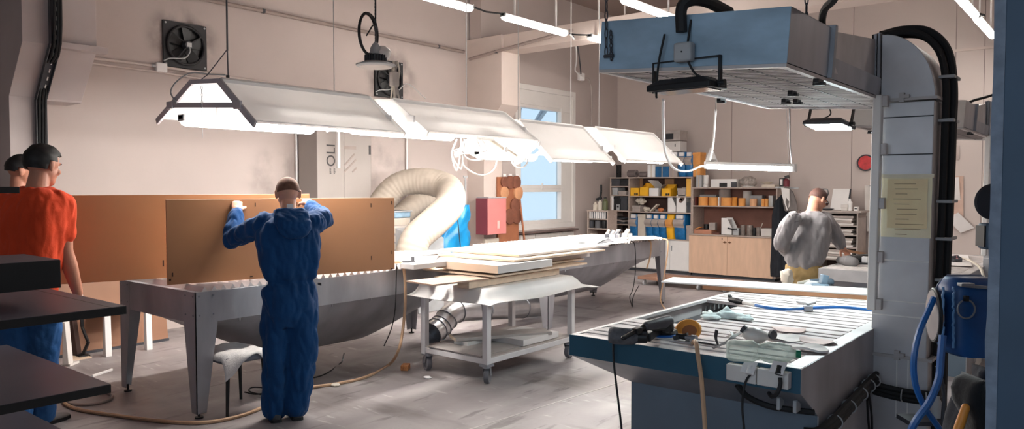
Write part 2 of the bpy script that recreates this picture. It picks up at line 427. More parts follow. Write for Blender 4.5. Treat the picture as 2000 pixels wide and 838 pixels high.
# ------------------------------------------------------------ wall fans
def wall_fan(label, yc, zc, s):
    t = thing('wall_fan', label, 'fan', (XF, yc, zc-s/2), group='extractor fans on the wall')
    x = XF
    # plate with a round opening
    n = 32; ring = [V((x+.03, yc+.42*s*cos(2*pi*i/n), zc+.42*s*sin(2*pi*i/n))) for i in range(n)]
    def sq(i):
        a = 2*pi*i/n; k = .5*s/max(abs(cos(a)), abs(sin(a))); return V((x+.03, yc+k*cos(a), zc+k*sin(a)))
    out = [sq(i) for i in range(n)]
    bb = B(); o = V((-.028, 0, 0))
    bb.loft([out, ring, [p+o for p in ring], [p+o for p in out], out], cap=False)
    fm = mat('fan_black', C(26, 26, 30), .6, .0, .2, 6)
    bb.obj('mounting_plate', fm, t)
    B().torus((x+.05, yc, zc), .42*s, .016, (1, 0, 0), 36).obj('inlet_ring', fm, t)
    B().cyl((x+.004, yc, zc), (x+.008, yc, zc), .42*s, n=32).obj('back_disc', BLK, t)
    for k in range(5):
        a = 2*pi*k/5+.3; rr = []
        for q in range(5):
            r = (.1+.29*q/4)*s; w = .1+.12*q/4
            c = V((0, cos(a), sin(a))); tt = V((0, -sin(a), cos(a)))
            rr.append([V((x+.02, yc, zc))+c*r-tt*w*s*.8+V((.0, 0, 0)), V((x+.022, yc, zc))+c*r-tt*w*s*.8, V((x+.05, yc, zc))+c*r+tt*w*s*.5, V((x+.048, yc, zc))+c*r+tt*w*s*.5])
        B().loft(rr).obj('blade', BLK, t)
    mo = B().cyl((x+.03, yc, zc), (x+.12, yc, zc), .1*s, .095*s, n=8).obj('motor', DGREY, t, bevel=.004)
    B().box((x+.12, yc-.025, zc-.025), (x+.1215, yc+.03, zc+.025)).obj('rating_plate', LGREY, mo)
    for a in (.6, 2.5, 4.1):
        B().bar((x+.09, yc+.09*s*cos(a), zc+.09*s*sin(a)), (x+.06, yc+.42*s*cos(a), zc+.42*s*sin(a)), .014, .006, (1, 0, 0)).obj('motor_arm', fm, t)
    B().tube(spline([(x+.12, yc, zc-.02), (x+.13, yc+.0, zc-.16*s), (x+.1, yc-.1*s, zc-.3*s), (x+.08, yc-.4*s, zc-.34*s), (x+.05, yc-.52*s, zc-.4*s)]), .008).obj('motor_cable', LGREY, t)
    for sy in (-1, 1):
        for sz in (-1, 1):
            B().cyl((x+.03, yc+sy*.45*s, zc+sz*.45*s), (x+.038, yc+sy*.45*s, zc+sz*.45*s), .012, n=8).obj('screw', LGREY, t)
    return t
wall_fan('black square extractor fan high on the wall above the near lamp hood', W(360, 90, x=XF).y, W(360, 90, x=XF).z, .535)
wall_fan('smaller looking black extractor fan behind the hanging round lamp', W(758, 152, x=XF).y, W(758, 155, x=XF).z, .56)
# ------------------------------------------------------------ cable ladder down the near column
t = thing('cable_tray', 'dark perforated cable tray with cables following the near column edge', 'cable tray', (-8.35, 2.86, 0))
path = [V((-8.4, 2.86, .05)), V((-8.4, 2.86, 2.56)), V((-8.0, 2.86, 3.06)), V((-8.0, 2.86, 4.15))]
def offs(p, dx, dy): return [q+V((dx, dy, 0)) for q in p]
bb = B()
for i in range(3): bb.bar(path[i]+V((.01, 0, 0)), path[i+1]+V((.01, 0, 0)), .085, .012, (1, 0, .3))
for dy in (-.045, .045):
    for i in range(3): bb.bar(path[i]+V((.03, dy, 0)), path[i+1]+V((.03, dy, 0)), .006, .05, (1, 0, .3))
bb.obj('tray', DGREY, t)
bb = B()
for i in range(3):
    L_ = (path[i+1]-path[i]).length; n = int(L_/.09)
    for k in range(n):
        p = path[i].lerp(path[i+1], (k+.5)/n); q = path[i].lerp(path[i+1], (k+.95)/n)
        bb.bar(p+V((.019, .015, 0)), q+V((.019, .015, 0)), .012, .003, (1, 0, .3))
bb.obj('slots', WHITE, t)
for k, (dx, dy, r, m) in enumerate(((.06, -.02, .012, BLKR), (.065, .01, .014, BLKR), (.05, .035, .01, LGREY), (.075, .03, .012, BLKR))):
    B().tube(spline(offs(path, dx, dy), 5), r).obj('cable', m, t)
# ============================================================ SANDING TABLES
SLAT = mat('dusty_slats', C(206, 198, 196), .75, 0, .12, 5, .08, 60)
def belly(y0, y1, x0, x1, zt, depth, e0, e1, p=1.5):
    b = B(); rings = []; n = 16; xc = (x0+x1)/2; hw = (x1-x0)/2
    ys = [y0+(y1-y0)*i/40 for i in range(41)]
    for y in ys:
        a = min(1, (y-y0)/e0, (y1-y)/e1); a = max(.02, a)
        d = depth*(1-(1-a)**1.35 if a < 1 else 1)
        row = []
        for k in range(n+1):
            u = -1+2*k/n
            row.append(V((xc+hw*u, y, zt-d*max(0., 1-abs(u)**p)**(1/1.15))))
        rings.append(row)
    for r in rings: r.append(V((x0+hw, r[0].y, zt+.005)))
    return b.loft(rings)
def sanding_table(label, x0, x1, y0, y1, e0, e1, depth):
    zt, zr = .93, .70
    t = thing('sanding_table', label, 'table', ((x0+x1)/2, (y0+y1)/2, 0), group='long steel sanding tables on splayed legs')
    th = .012
    rim = B()
    for a, b_ in (((x0, y0, zr), (x1, y0+th, zt)), ((x0, y1-th, zr), (x1, y1, zt)), ((x0, y0+th, zr), (x0+th, y1-th, zt)), ((x1-th, y0+th, zr), (x1, y1-th, zt))): rim.box(a, b_)
    rim.box((x1-.05, y0, zt-.004), (x1, y1, zt)).box((x0, y0, zt-.004), (x0+.05, y1, zt)).box((x0, y0, zt-.005), (x1, y0+.05, zt-.001)).box((x0, y1-.05, zt-.005), (x1, y1, zt-.001))
    for k in range(7):
        y = y0+.35+(y1-y0-.7)*k/6; rim.box((x1-.004, y-.004, zr-.02), (x1+.004, y+.004, zr))
    rim.obj('rim', GAL, t, bevel=.003)
    belly(y0+.02, y1-.02, x0+.03, x1-.025, zr+.004, depth, e0, e1).obj('hopper', GAL, t, smooth=50)
    s = B(); n = int((y1-y0-.08)/.075)
    for i in range(n):
        y = y0+.04+i*.075
        s.prism([(x0+.012, y, zt-.02), (x0+.012, y+.073, zt-.02), (x0+.012, y+.0365, zt+.036)], (x1-x0-.02, 0, 0))
    s.obj('slat_grid', SLAT, t, smooth=10)
    for sx in (0, 1):
        for sy in (0, 1):
            X, Y = (x1+.002 if sx else x0-.002), (y1+.002 if sy else y0-.002); dx, dy = (-1 if sx else 1), (-1 if sy else 1)
            lg = B()
            lg.prism([(X, Y, zt+.001), (X, Y+dy*.17, zt+.001), (X, Y+dy*.17, zr-.02), (X, Y+dy*.075, .04), (X, Y, .04)], (dx*.006, 0, 0))
            lg.prism([(X, Y, zt+.001), (X+dx*.17, Y, zt+.001), (X+dx*.17, Y, zr-.02), (X+dx*.075, Y, .04), (X, Y, .04)], (0, dy*.006, 0))
            lo = lg.obj('leg', GAL, t)
            B().cyl((X+dx*.035, Y+dy*.035, 0), (X+dx*.035, Y+dy*.035, .012), .03).cyl((X+dx*.035, Y+dy*.035, .012), (X+dx*.035, Y+dy*.035, .06), .009).obj('levelling_foot', BLK, lo)
            bt = B()
            for zz in (.9, .76):
                for oo in (.03, .14): bt.cyl((X-dx*.001, Y+dy*oo, zz), (X-dx*.006, Y+dy*oo, zz), .007, n=8).cyl((X+dx*oo, Y-dy*.001, zz), (X+dx*oo, Y-dy*.006, zz), .007, n=8)
            bt.obj('bolts', GREYMET, lo)
    return t
TA = (-6.42, -5.2, 2.75, 6.02); TB = (-6.42, -5.17, 7.0, 9.86)
sanding_table('near long grey steel sanding table on tapered legs with the brown board on top', *TA, 1.15, 1.3, .50)
sanding_table('far long grey steel sanding table with rounded belly behind the loaded cart', *TB, .9, 1.05, .46)

# ---- slatted downdraft tables with base box on the right, each with hood and duct (two of the same kind)
def downdraft(label, oy, film=FILMD):
    x0, x1, y0, y1, zt = -2.26, -1.06, 3.25, 5.78, .92
    y0 += oy; y1 += oy; zr = .81
    t = thing('downdraft_table', label, 'table', (-1.66, y0, 0), group='downdraft tables with base box')
    w = .045
    rim = B()
    rim.box((x0, y0+.004, zr), (x0+.006, y1, zt)).box((x0, y1-.006, zr), (x1, y1, zt)).box((x0, y0+.004, zt-.02), (x1, y0+w, zt)).box((x0, y0+w, zt-.02), (x0+w*.7, y1, zt)).box((x1-w*1.6, y0+w, zt-.02), (x1, y1, zt)).box((x0+w*.7, y1-w, zt-.02), (x1-w*1.6, y1, zt))
    rim.obj('rim', GALD, t, bevel=.002)
    B().box((x0, y0, zr), (x1, y0+.004, zt-.001)).obj('front_panel', film, t, label='teal film covered front panel' if film is FILMD else 'grey steel front panel')
    sd = B().prism([(x1-.004, y0+.004, zt-.002), (x1-.004, y0+.004, zr), (x1-.004, y0+.25, .655), (x1-.004, y0+.25, 0), (x1-.004, y1, 0), (x1-.004, y1, zt-.002)], (.006, 0, 0))
    sd.obj('side_panel', GAL, t)
    bx0 = -2.03
    B().loft([[V((x0+.003, y0+.004, zr)), V((x1-.005, y0+.004, zr)), V((x1-.005, y1, zr)), V((x0+.003, y1, zr))],
              [V((bx0, y0+.25, .655)), V((x1-.005, y0+.25, .655)), V((x1-.005, y1-.1, .655)), V((bx0, y1-.1, .655))]]).obj('hopper', GREYMET, t)
    B().box((bx0, y0+.25, 0), (x1-.005, y1-.1, .655)).obj('base_box', mat('base_steel', C(104, 118, 132), .5, .35, .1, 3), t)
    # inner dark trough under the slats
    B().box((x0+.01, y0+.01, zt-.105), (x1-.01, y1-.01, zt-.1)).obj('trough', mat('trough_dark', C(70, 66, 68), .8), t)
    s = B(); n = int((y1-y0-.1)/.068)
    for i in range(n):
        y = y0+.052+i*.068
        a = x0+.03
        if .62 < y-y0 < 1.6: a = x0+.33-.1*max(0, (y-y0-1.2))
        k = .0015*((i*7) % 5)
        s.box((a, y, zt-.024), (x1-.075, y+.052+k, zt-.004+k))
    s.obj('slat_grid', SLAT, t, bevel=.002)
    return t
downdraft('front right slatted downdraft table with teal film and power tools on it', 0)
downdraft('downdraft table farther back beside the man in the grey sweatshirt', 4.15, GALD)
# cable bundle along the side of the front one
def bundle(lab, pts, r, ties, cat='cable bundle', m=BLKR):
    t = thing('cable_bundle', lab, cat, pts[0]); P = spline(pts, 8)
    off = ((0, 0, 0), (.0, 0, r*1.7), (0, r*.6, -r*1.5))
    for o in off: B().tube([p+V(o) for p in P], r, 8).obj('cable', m, t)
    for k in ties:
        i = int(k*(len(P)-2)); d = P[i+1]-P[i]
        B().torus(P[i]+V((0, 0, r*.1)), r*2.2, .0035, d, 20, 6).obj('cable_tie', LGREY, t)
    return t
xs = -1.025
bundle('black cable bundle tied along the side of the front downdraft table', [V((-1.10, 3.43, .575)), V((-1.05, 3.46, .58)), V((xs, 3.6, .60)), V((xs, 3.95, .63)), V((xs, 4.25, .655)), V((xs, 4.38, .66))], .015, (.45, .58, .7, .82, .93))
t = thing('hanging_cable_loop', 'thin black cable hanging in a coil from the front table side', 'cable', (xs, 4.2, .3))
B().tube(spline([(xs, 4.19, .62), (xs+.005, 4.2, .5), (xs+.01, 4.22, .36), (xs+.01, 4.16, .3), (xs+.01, 4.2, .22), (xs+.01, 4.28, .26), (xs+.01, 4.25, .35), (xs+.012, 4.2, .38)]), .006).obj('coil', BLKR, t)
B().tube(spline([(xs, 4.22, .62), (xs+.015, 4.23, .5), (xs+.015, 4.25, .36)]), .006).obj('strand', BLKR, t)

# ============================================================ EXTRACTION HOODS AND DUCTS
FOAM = mat('filter_panel', C(206, 198, 196), .85, 0, .1, 3)
def hood(label, oy, film=FILM):
    t = thing('extraction_hood', label, 'extraction hood', (-1.05, 3.0+oy, 2.185), rot=(0, radians(3.9), 0), group='hanging extraction hoods')
    M = world_m(t)
    def nb(): return B(M)
    w, hb, yb, yl = .875, .222, .52, 2.12
    body = nb()
    body.box((-w, .004, .004), (-w+.004, yb, hb)).box((-.004, .004, .004), (0, yb, hb)).box((-w, .004, hb-.004), (0, yb, hb)).box((-w, yb-.004, .004), (0, yb, hb))
    body.prism([(-w, yb, .004), (-.0, yb, .004), (0, yb, .1), (-w, yb, .1)], (0, yl-yb, 0))
    body.obj('canopy', GAL, t)
    nb().box((-w-.001, 0, 0), (0.001, .004, hb)).obj('front_panel', film, t, bevel=.0015, label='blue film covered front panel' if film is FILM else 'pale front panel')
    fr_ = nb()
    for a, b_ in (((-w, 0, -.014), (0, .03, 0)), ((-w, yl-.03, -.014), (0, yl, 0)), ((-w, .03, -.014), (-w+.03, yl-.03, 0)), ((-.03, .03, -.014), (0, yl-.03, 0))): fr_.box(a, b_)
    fr_.obj('edge_frame', GALD, t)
    g = nb().box((-w+.03, .03, -.004), (-.03, yl-.03, .002))
    gp = g.obj('filter_panel', FOAM, t)
    bars = nb()
    for i in range(1, 40): bars.box((-w+.03, .03+i*.0516-.002, -.0055), (-.03, .03+i*.0516+.002, -.004))
    for i in range(1, 5): bars.box((-w+.03+i*.163-.003, .03, -.0062), (-w+.03+i*.163+.003, yl-.03, -.0048))
    bars.obj('grid_bars', mat('grid_dark', C(66, 60, 62), .6), gp)
    for (x, y) in ((-w+.01, .62), (-w+.01, 1.35), (-.5, 1.42), (-.44, 1.44), (-.015, .45), (-.3, .95)):
        nb().box((x-.012, y-.035, -.032), (x+.012, y+.035, -.012)).box((x-.02, y-.012, -.04), (x+.03, y+.012, -.026)).obj('clip', BLK, t)
    fl = nb().box((-w-.004, yb, 0), (.02, yb+.03, hb+.012)); fl.box((-w, yb+.04, 0), (.012, yb+.06, hb+.008))
    fl.obj('flange', GREYMET, t, bevel=.002)
    return t
hood('near extraction hood with blue film front hanging over the slatted table', 0)
hood('second extraction hood farther back behind the vertical duct', 4.15, DULLW)
def duct(label, oy, extra=True):
    t = thing('exhaust_duct', label, 'duct', (-.93, 4.6+oy, 0), group='square exhaust ducts with elbow')
    M = Matrix.Translation((0, oy, 0))
    def nb(): return B(M)
    y0, y1 = 4.45, 4.86
    def rect(xa, xb, z): return [V((xa, y0, z)), V((xb, y0, z)), V((xb, y1, z)), V((xa, y1, z))]
    nb().loft([rect(-1.075, -.80, .78), rect(-1.045, -.785, 2.15)]).obj('riser', DUCTM, t, bevel=.004)
    nb().loft([rect(-1.083, -.79, 0), rect(-1.083, -.79, .78)]).obj('lower_box', DUCTM, t, bevel=.004)
    cx_, cz_ = -1.045, 2.165; a_, b_ = .262, .355; n = 16
    arc = [V((cx_, y0, cz_))]+[V((cx_+a_*sin(pi/2*i/n), y0, cz_+b_*cos(pi/2*i/n))) for i in range(n+1)]
    nb().prism(arc, (0, y1-y0, 0)).obj('elbow', DUCTM, t, bevel=.003, smooth=25)
    fl = nb().box((-1.062, y0-.02, 2.2), (-1.048, y1+.02, 2.53)).box((-1.082, y0-.016, 2.205), (-1.066, y1+.016, 2.525))
    fl.obj('inlet_flange', GREYMET, t, bevel=.002)
    # transition coming up from the back of the hood
    A = [V((-1.90, 3.6, 2.30)), V((-1.045, 3.6, 2.215)), V((-1.045, 3.6, 2.405)), V((-1.90, 3.6, 2.46))]
    Bq = [V((-1.5, 4.75, 2.24)), V((-1.075, 4.44, 2.235)), V((-1.075, 4.44, 2.50)), V((-1.5, 4.75, 2.51))]
    nb().loft([A, Bq]).obj('transition', GALD, t, bevel=.003)
    for z in (2.168, .785):
        cl = nb(); k = .012
        cl.box((-1.095, y0-.02, z-k), (-.77, y0-.002, z+k*.3)); cl.box((-.785, y0, z-k), (-.768, y1, z+k*.3))
        cl.box((-.95, y0-.03, z-.02), (-.925, y0-.002, z+.03)).box((-.935, y0-.035, z+.0), (-.9, y0-.01, z+.018))
        cl.obj('clamp_band', GALD, t)
    sm = nb()
    for z in (2.07, 1.87): sm.box((-1.05, y0-.003, z-.003), (-.788, y0+.01, z+.003))
    sm.obj('dark_seams', mat('seam_dark', C(52, 54, 60), .6), t)
    sm = nb()
    for z in (1.30, 1.08, 1.0): sm.box((-1.066, y0-.003, z-.003), (-.796, y0+.01, z+.003))
    for x in (-.94, -.885): sm.box((x-.003, y0-.004, .45), (x+.003, y0, .77))
    sm.obj('bright_seams', WHITE, t)
    return t
duct('near square duct rising beside the slatted table with yellowed notice sheets', 0)
duct('far square duct with elbow behind the black cables near the blue pillar', 4.15)
# support posts
def post(label, p0, p1):
    t = thing('support_post', label, 'post', p0, group='white hood support posts')
    p0, p1 = V(p0), V(p1)
    B().bar(p0, p1, .055, .045, (1, 0, 0)).obj('post', WHITE, t, bevel=.006)
    for k in (.03, .25, .5, .75, .97):
        c = p0.lerp(p1, k); B().box((c.x+.022, c.y-.02, c.z-.03), (c.x+.05, c.y+.02, c.z+.03)).obj('bracket', GALD, t, bevel=.003)
    return t
pa_, pb_ = W(1703, 605, y=4.40), W(1716, 186, y=4.40)
post('bright white support post left of the near square duct', pa_, pb_)
post('white support post of the far hood near the blue pillar', pa_+V((0, 4.15, 0)), pb_+V((0, 4.15, 0)))
# black cables over the near elbow and down its side
xs = -.755
pts = [(-1.12, 4.62, 2.53), (-1.0, 4.62, 2.545), (-.88, 4.62, 2.52), (-.79, 4.62, 2.42), (xs, 4.62, 2.25), (xs, 4.62, 2.0), (xs-.005, 4.62, 1.6), (xs-.015, 4.62, 1.1), (xs-.02, 4.62, .3)]
t = thing('duct_cables', 'thick black cables curving over the near elbow and down the duct side', 'cable', (xs, 4.62, .3))
for o in ((0, -.05, 0), (.012, .0, .012), (0, .045, 0), (.018, .07, .004), (.03, -.02, .02)):
    B().tube([p+V(o) for p in spline(pts, 8)], .019, 8).obj('cable', BLKR, t)
for z in (2.28, 2.05, 1.62, 1.42, 1.2):
    B().box((xs-.03, 4.54, z-.008), (xs+.045, 4.72, z+.008)).obj('cable_tie', LGREY, t, bevel=.002)
bundle('black cables strapped round the front of the near duct base', [V((-1.09, 4.42, .60)), V((-.98, 4.42, .585)), V((-.86, 4.42, .58)), V((-.755, 4.43, .59)), V((-.74, 4.6, .6))], .015, (.1, .45, .7))
# notice sheets taped on the near duct
t = thing('notice_sheets', 'yellowed sheets of paper taped to the front of the near duct', 'paper', (-.93, 4.44, 1.36))
YP = mat('yellowed_paper', C(255, 243, 212), .85, 0, .05, 9)
YP2 = mat('yellowed_paper_old', C(255, 232, 188), .85, 0, .06, 9)
pa, pb = W(1722, 343, y=4.44), W(1818, 466, y=4.44)
def psheet(b, x0, x1, z0, z1, y, curl=.006, seed=0):
    g = []
    for i in range(7):
        row = []
        for j in range(6):
            u, v = j/5, i/6
            row.append(V((x0+(x1-x0)*u+.004*noise.noise((seed, v*3, 0)), y-curl*abs(noise.noise((u*2+seed, v*2, 3)))-.001, z0+(z1-z0)*v)))
        g.append(row)
    return b.sheet(g, .001)
psheet(B(), pa.x, pb.x, pb.z, pa.z, 4.446, .004, 1).obj('sheet', YP, t)
psheet(B(), pa.x+.03, pb.x-.02, pb.z+.05, pa.z-.02, 4.440, .004, 5).obj('top_sheet', YP2, t)
b = B(); random.seed(3)
for i in range(11):
    z = pa.z-.045-i*.027; x = pa.x+.06+.02*random.random()
    b.box((x, 4.4335, z-.0016), (x+.05+.1*random.random(), 4.4345, z+.0016))
b.obj('faint_print', mat('faint_ink', C(176, 150, 112), .8), t)
B().box((pa.x-.004, 4.436, pa.z-.012), (pb.x+.01, 4.447, pa.z+.006)).obj('tape', mat('masking_tape', C(240, 232, 208), .7), t)
# hood hangers, junction box and dark floodlight on the near hood
def chain(b, p0, p1, n, r=.012, w=.003):
    p0, p1 = V(p0), V(p1); d = (p1-p0); L_ = d.length/n; z = d.normalized()
    for i in range(n):
        c = p0+d*((i+.5)/n); x, y, _ = basis(z, (1, 0, 0) if i % 2 else (0, 1, 0))
        b.tube([c+z*(L_*.62*sin(a))+x*(r*.6*cos(a)) for a in [2*pi*k/10 for k in range(10)]], w, 5, closed=True)
    return b
def hang_chain(label, p0, p1, n, group=None):
    t = thing('hanging_chain', label, 'chain', p1, group=group); chain(B(), p0, p1, n).obj('links', DGREY, t); return t
pz = W(1184, 95, y=2.985)
t = thing('hanging_chain', 'steel chain looped down the left end of the blue film hood', 'chain', pz)
chain(B(), (pz.x, pz.y, ZC), (pz.x, pz.y, 2.24+.06), 72).obj('links', DGREY, t)
p2 = W(1193, 60, y=2.985); p3 = W(1194, 118, y=2.985)
chain(B(), p2, p3, 7).obj('short_links', DGREY, t); B().cyl((pz.x-.01, pz.y, 2.30), (p3.x+.01, pz.y, 2.30), .008).obj('hook_pin', DGREY, t)
hang_chain('steel chain holding the right back corner of the near blue hood', (-1.09, 3.35, ZC), (-1.09, 3.35, 2.41), 74)
a, c_ = W(1311, 83, y=2.93), W(1345, 117, y=2.93)
t = thing('hood_junction_box', 'grey junction box on the blue front of the near hood', 'junction box', (a.x, 2.99, c_.z))
B().box((a.x, 2.945, c_.z), (c_.x, 2.995, a.z)).obj('box', LGREY, t, bevel=.01); B().cyl(((a.x+c_.x)/2, 2.944, (a.z+c_.z)/2), ((a.x+c_.x)/2, 2.946, (a.z+c_.z)/2), .004, n=8).obj('screw', BLK, t)
x = W(1331, 60, y=2.97).x
B().tube(spline([(x+.07, 3.3, 2.49), (x+.06, 3.1, 2.50), (x+.03, 3.0, 2.495), (x, 2.97, 2.46), (x, 2.97, 2.36)]), .026).obj('conduit', BLKR, t)
t = thing('hood_cable', 'black cable rising from the top of the near hood towards the ceiling', 'cable', (-1.1, 3.5, 2.42))
B().tube(spline([W(1606, 56, x=-1.1), W(1606, 36, x=-1.08), W(1612, 16, x=-1.0), W(1632, -6, x=-.9), W(1650, -60, x=-.8), W(1655, -160, x=-.8)], 8), .016).obj('cable', BLKR, t)
t = thing('hood_cable', 'thin black cable ending above the far duct next to the blue pillar', 'cable', W(1880, 206, y=8.4))
B().tube(spline([W(1878, 208, y=8.4), W(1900, 197, y=8.4), W(1925, 190, y=8.4), W(1956, 180, y=8.4)], 6), .012).obj('cable', BLKR, t)
def floodlight(name, label, c, yaw, lit, brk):
    c = V(c)
    t = thing(name, label, 'floodlight', c, yaw); M = world_m(t)
    L_, Wd = .30, .16
    hs = B(M); hs.loft([[V((-L_/2, -Wd/2, 0)), V((L_/2, -Wd/2, 0)), V((L_/2, Wd/2, 0)), V((-L_/2, Wd/2, 0))],
                        [V((-L_/2, -Wd/2, .025)), V((L_/2, -Wd/2, .025)), V((L_/2, Wd/2, .025)), V((-L_/2, Wd/2, .025))],
                        [V((-L_*.36, -Wd*.3, .05)), V((L_*.36, -Wd*.3, .05)), V((L_*.36, Wd*.3, .05)), V((-L_*.36, Wd*.3, .05))]])
    h = hs.obj('housing', BLK if not lit else DGREY, t, bevel=.004)
    B(M).box((-L_/2+.02, -Wd/2+.015, -.004), (L_/2-.02, Wd/2-.015, .001)).obj('lens', lit if lit else mat('dark_lens', C(60, 64, 70), .15), h)
    bk = B(M).box((-L_/2-.012, -.012, .0), (-L_/2-.004, .012, brk)).box((L_/2+.004, -.012, 0), (L_/2+.012, .012, brk)).box((-L_/2-.012, -.012, brk-.006), (L_/2+.012, .012, brk))
    bk.obj('bracket', BLK, t)
    B(M).cyl((-L_/2-.03, 0, .02), (-L_/2+.005, 0, .02), .014).cyl((L_/2-.005, 0, .02), (L_/2+.03, 0, .02), .014).obj('pivot_knobs', BLK, t)
    return t, M
p = W(1336, 181, y=2.98)
t, M = floodlight('floodlight', 'unlit black floodlight on a bracket under the blue hood front', (p.x, 3.0, p.z+.01), -.05, None, .135)
B(M).cbox((-.0, 0, .15), (.05, .05, .05)).obj('mount', BLK, t)
B(M).tube(spline([(0.02, 0, .3), (.02, -.03, .15), (.05, -.02, .07), (.09, 0, .045)]), .005).obj('lead', BLKR, t)
B(M).tube(spline([(-.09, -.03, .25), (-.12, -.03, .12), (-.135, -.02, .0), (-.14, -.01, -.02)]), .005).obj('side_lead', BLKR, t)
# ============================================================ LAMPS
def lamp_mat(name, col, s):
    m = bpy.data.materials.new(name); m.use_nodes = True; N = m.node_tree.nodes; L = m.node_tree.links
    N.remove(N['Principled BSDF']); e = N.new('ShaderNodeEmission'); e.inputs[0].default_value = col; e.inputs[1].default_value = s
    L.new(e.outputs[0], N['Material Output'].inputs[0]); return m
TUBE = lamp_mat('tube_glow', (1., .945, .885, 1), TUBE_S)
CTUBE = lamp_mat('ceiling_tube_glow', (1., .935, .87, 1), CT_S)
FLOODG = lamp_mat('flood_glow', (.80, .97, 1., 1), FL_S)
SLIMG = lamp_mat('slim_tube_glow', (1., .98, .95, 1), SL_S)
REFL = mat('reflector_white', C(244, 243, 242), .5, 0, .03, 3)
_N = REFL.node_tree.nodes; _L = REFL.node_tree.links; _t = _N.new('ShaderNodeBsdfTranslucent'); _t.inputs[0].default_value = (.95, .94, .93, 1)
_x = _N.new('ShaderNodeMixShader'); _x.inputs[0].default_value = .32; _L.new(_N['Principled BSDF'].outputs[0], _x.inputs[1]); _L.new(_t.outputs[0], _x.inputs[2]); _L.new(_x.outputs[0], _N['Material Output'].inputs[0])
FRAMEG = mat('lamp_frame_grey', C(176, 172, 176), .55, .1, .06, 5)
def fixture(parent, x, y0, y1, z, roll=0., glow=TUBE, name='tube_fixture'):
    hz = B().box((x-.04, y0, z), (x+.04, y1, z+.04)); h = hz.obj(name, WHITE, parent, bevel=.006)
    n = 14
    prof = [(0, .5), (.018, .9), (.04, 1), (.04, 1)]
    rings = []
    L_ = y1-y0
    for (yy, k) in ((y0+.005, .3), (y0+.02, .8), (y0+.05, 1), (y1-.05, 1), (y1-.02, .8), (y1-.005, .3)):
        rings.append([V((x+.052*k*cos(pi+pi*i/n), yy, z-.0+.05*k*sin(pi+pi*i/n))) for i in range(n+1)])
    B().loft(rings).obj('diffuser', glow, h, smooth=60)
    for yy in (y0+.012, y1-.012): B().box((x-.045, yy-.012, z-.012), (x+.045, yy+.012, z+.044)).obj('end_cap', LGREY, h, bevel=.004)
    return h
def light_hood(label, y0, y1, drop, zoff, frames=(1, 1)):
    """roof-shaped reflector hung over the tables"""
    xr, xl = -4.82, -6.18
    zt = 2.50+zoff; zr = zt-drop; zl = zr+.09
    t = thing('light_hood', label, 'lamp', (-5.45, (y0+y1)/2, zr), group='white reflector hoods over the long tables')
    T1, T2 = V((-5.65, 0, zt+.01)), V((-5.25, 0, zt-.015)); Rf = V((xr, 0, zr)); Lf = V((xl, 0, zl))
    Y = V((0, 1, 0)); d = V((0, y1-y0, 0)); o = V((0, y0, 0))
    def pan(a, b_, n, th=.006): return B().prism([a+o, b_+o, b_+o+n*th, a+o+n*th], d)
    rp = pan(T2, Rf, V((.6, 0, .8)))
    rp.prism([Rf+o, Rf+o+V((-.03, 0, -.012)), Rf+o+V((-.03, 0, -.006)), Rf+o+V((0.004, 0, .006))], d)
    rp.prism([T2+o+V((0, 0, .006)), T2+o+V((.03, 0, -.012)), T2+o+V((.034, 0, .012)), T2+o+V((.0, 0, .03))], d)
    rp.obj('right_reflector', REFL, t)
    pan(T1, Lf, V((-.6, 0, .8))).obj('left_reflector', REFL, t)
    pan(T1, T2, V((0, 0, 1))).obj('top_panel', REFL, t)
    m = .62
    for k, yy in enumerate((y0-.012, y1+.012)):
        if not frames[k]: continue
        f = B(); c = V((0, yy, 0))
        up = V((0, 1, 0))
        f.bar(T1+c, Lf+c+(Lf-T1).normalized()*.05, .05, .022, up).bar(T2+c, Rf+c+(Rf-T2).normalized()*.05, .05, .022, up)
        f.bar(T1+c, T2+c, .035, .02, up)
        a, b_ = T1.lerp(Lf, m)+c, T2.lerp(Rf, m)+c; f.bar(a, b_, .04, .02, up)
        fo = f.obj('end_frame', FRAMEG if k == 0 and y0 < 3.5 else REFL, t, bevel=.003)
        for p in (a, b_): B().cbox(p+V((0, -.012, 0)), (.09, .02, .06)).obj('joint_plate', FRAMEG if k == 0 and y0 < 3.5 else REFL, fo, bevel=.003)
    ym = .1
    fixture(t, -5.9, y0+ym-.08, y1-ym, zl-.02+.0)
    fixture(t, -5.02, y0+ym+.15, y1-ym, zr+.035)
    for yy in (y0+.35, y1-.35):
        B().box((-5.93, yy-.01, zl+.02), (-5.91, yy+.01, zl+.13)).obj('lamp_hanger', WHITE, t); B().box((-5.06, yy-.01, zr+.07), (-5.04, yy+.01, zr+.16)).obj('lamp_hanger', WHITE, t)
    return t
light_hood('nearest white light hood with grey end frame over the blue overalls', 3.0, 4.40, .335, 0)
light_hood('second white light hood along the row under the hanging round lamp', 4.70, 6.28, .31, .0)
light_hood('third white light hood with a deep side panel in front of the window', 6.56, 7.80, .44, -.06)
light_hood('farthest white light hood of the row near the shelving', 8.10, 9.6, .42, -.05)
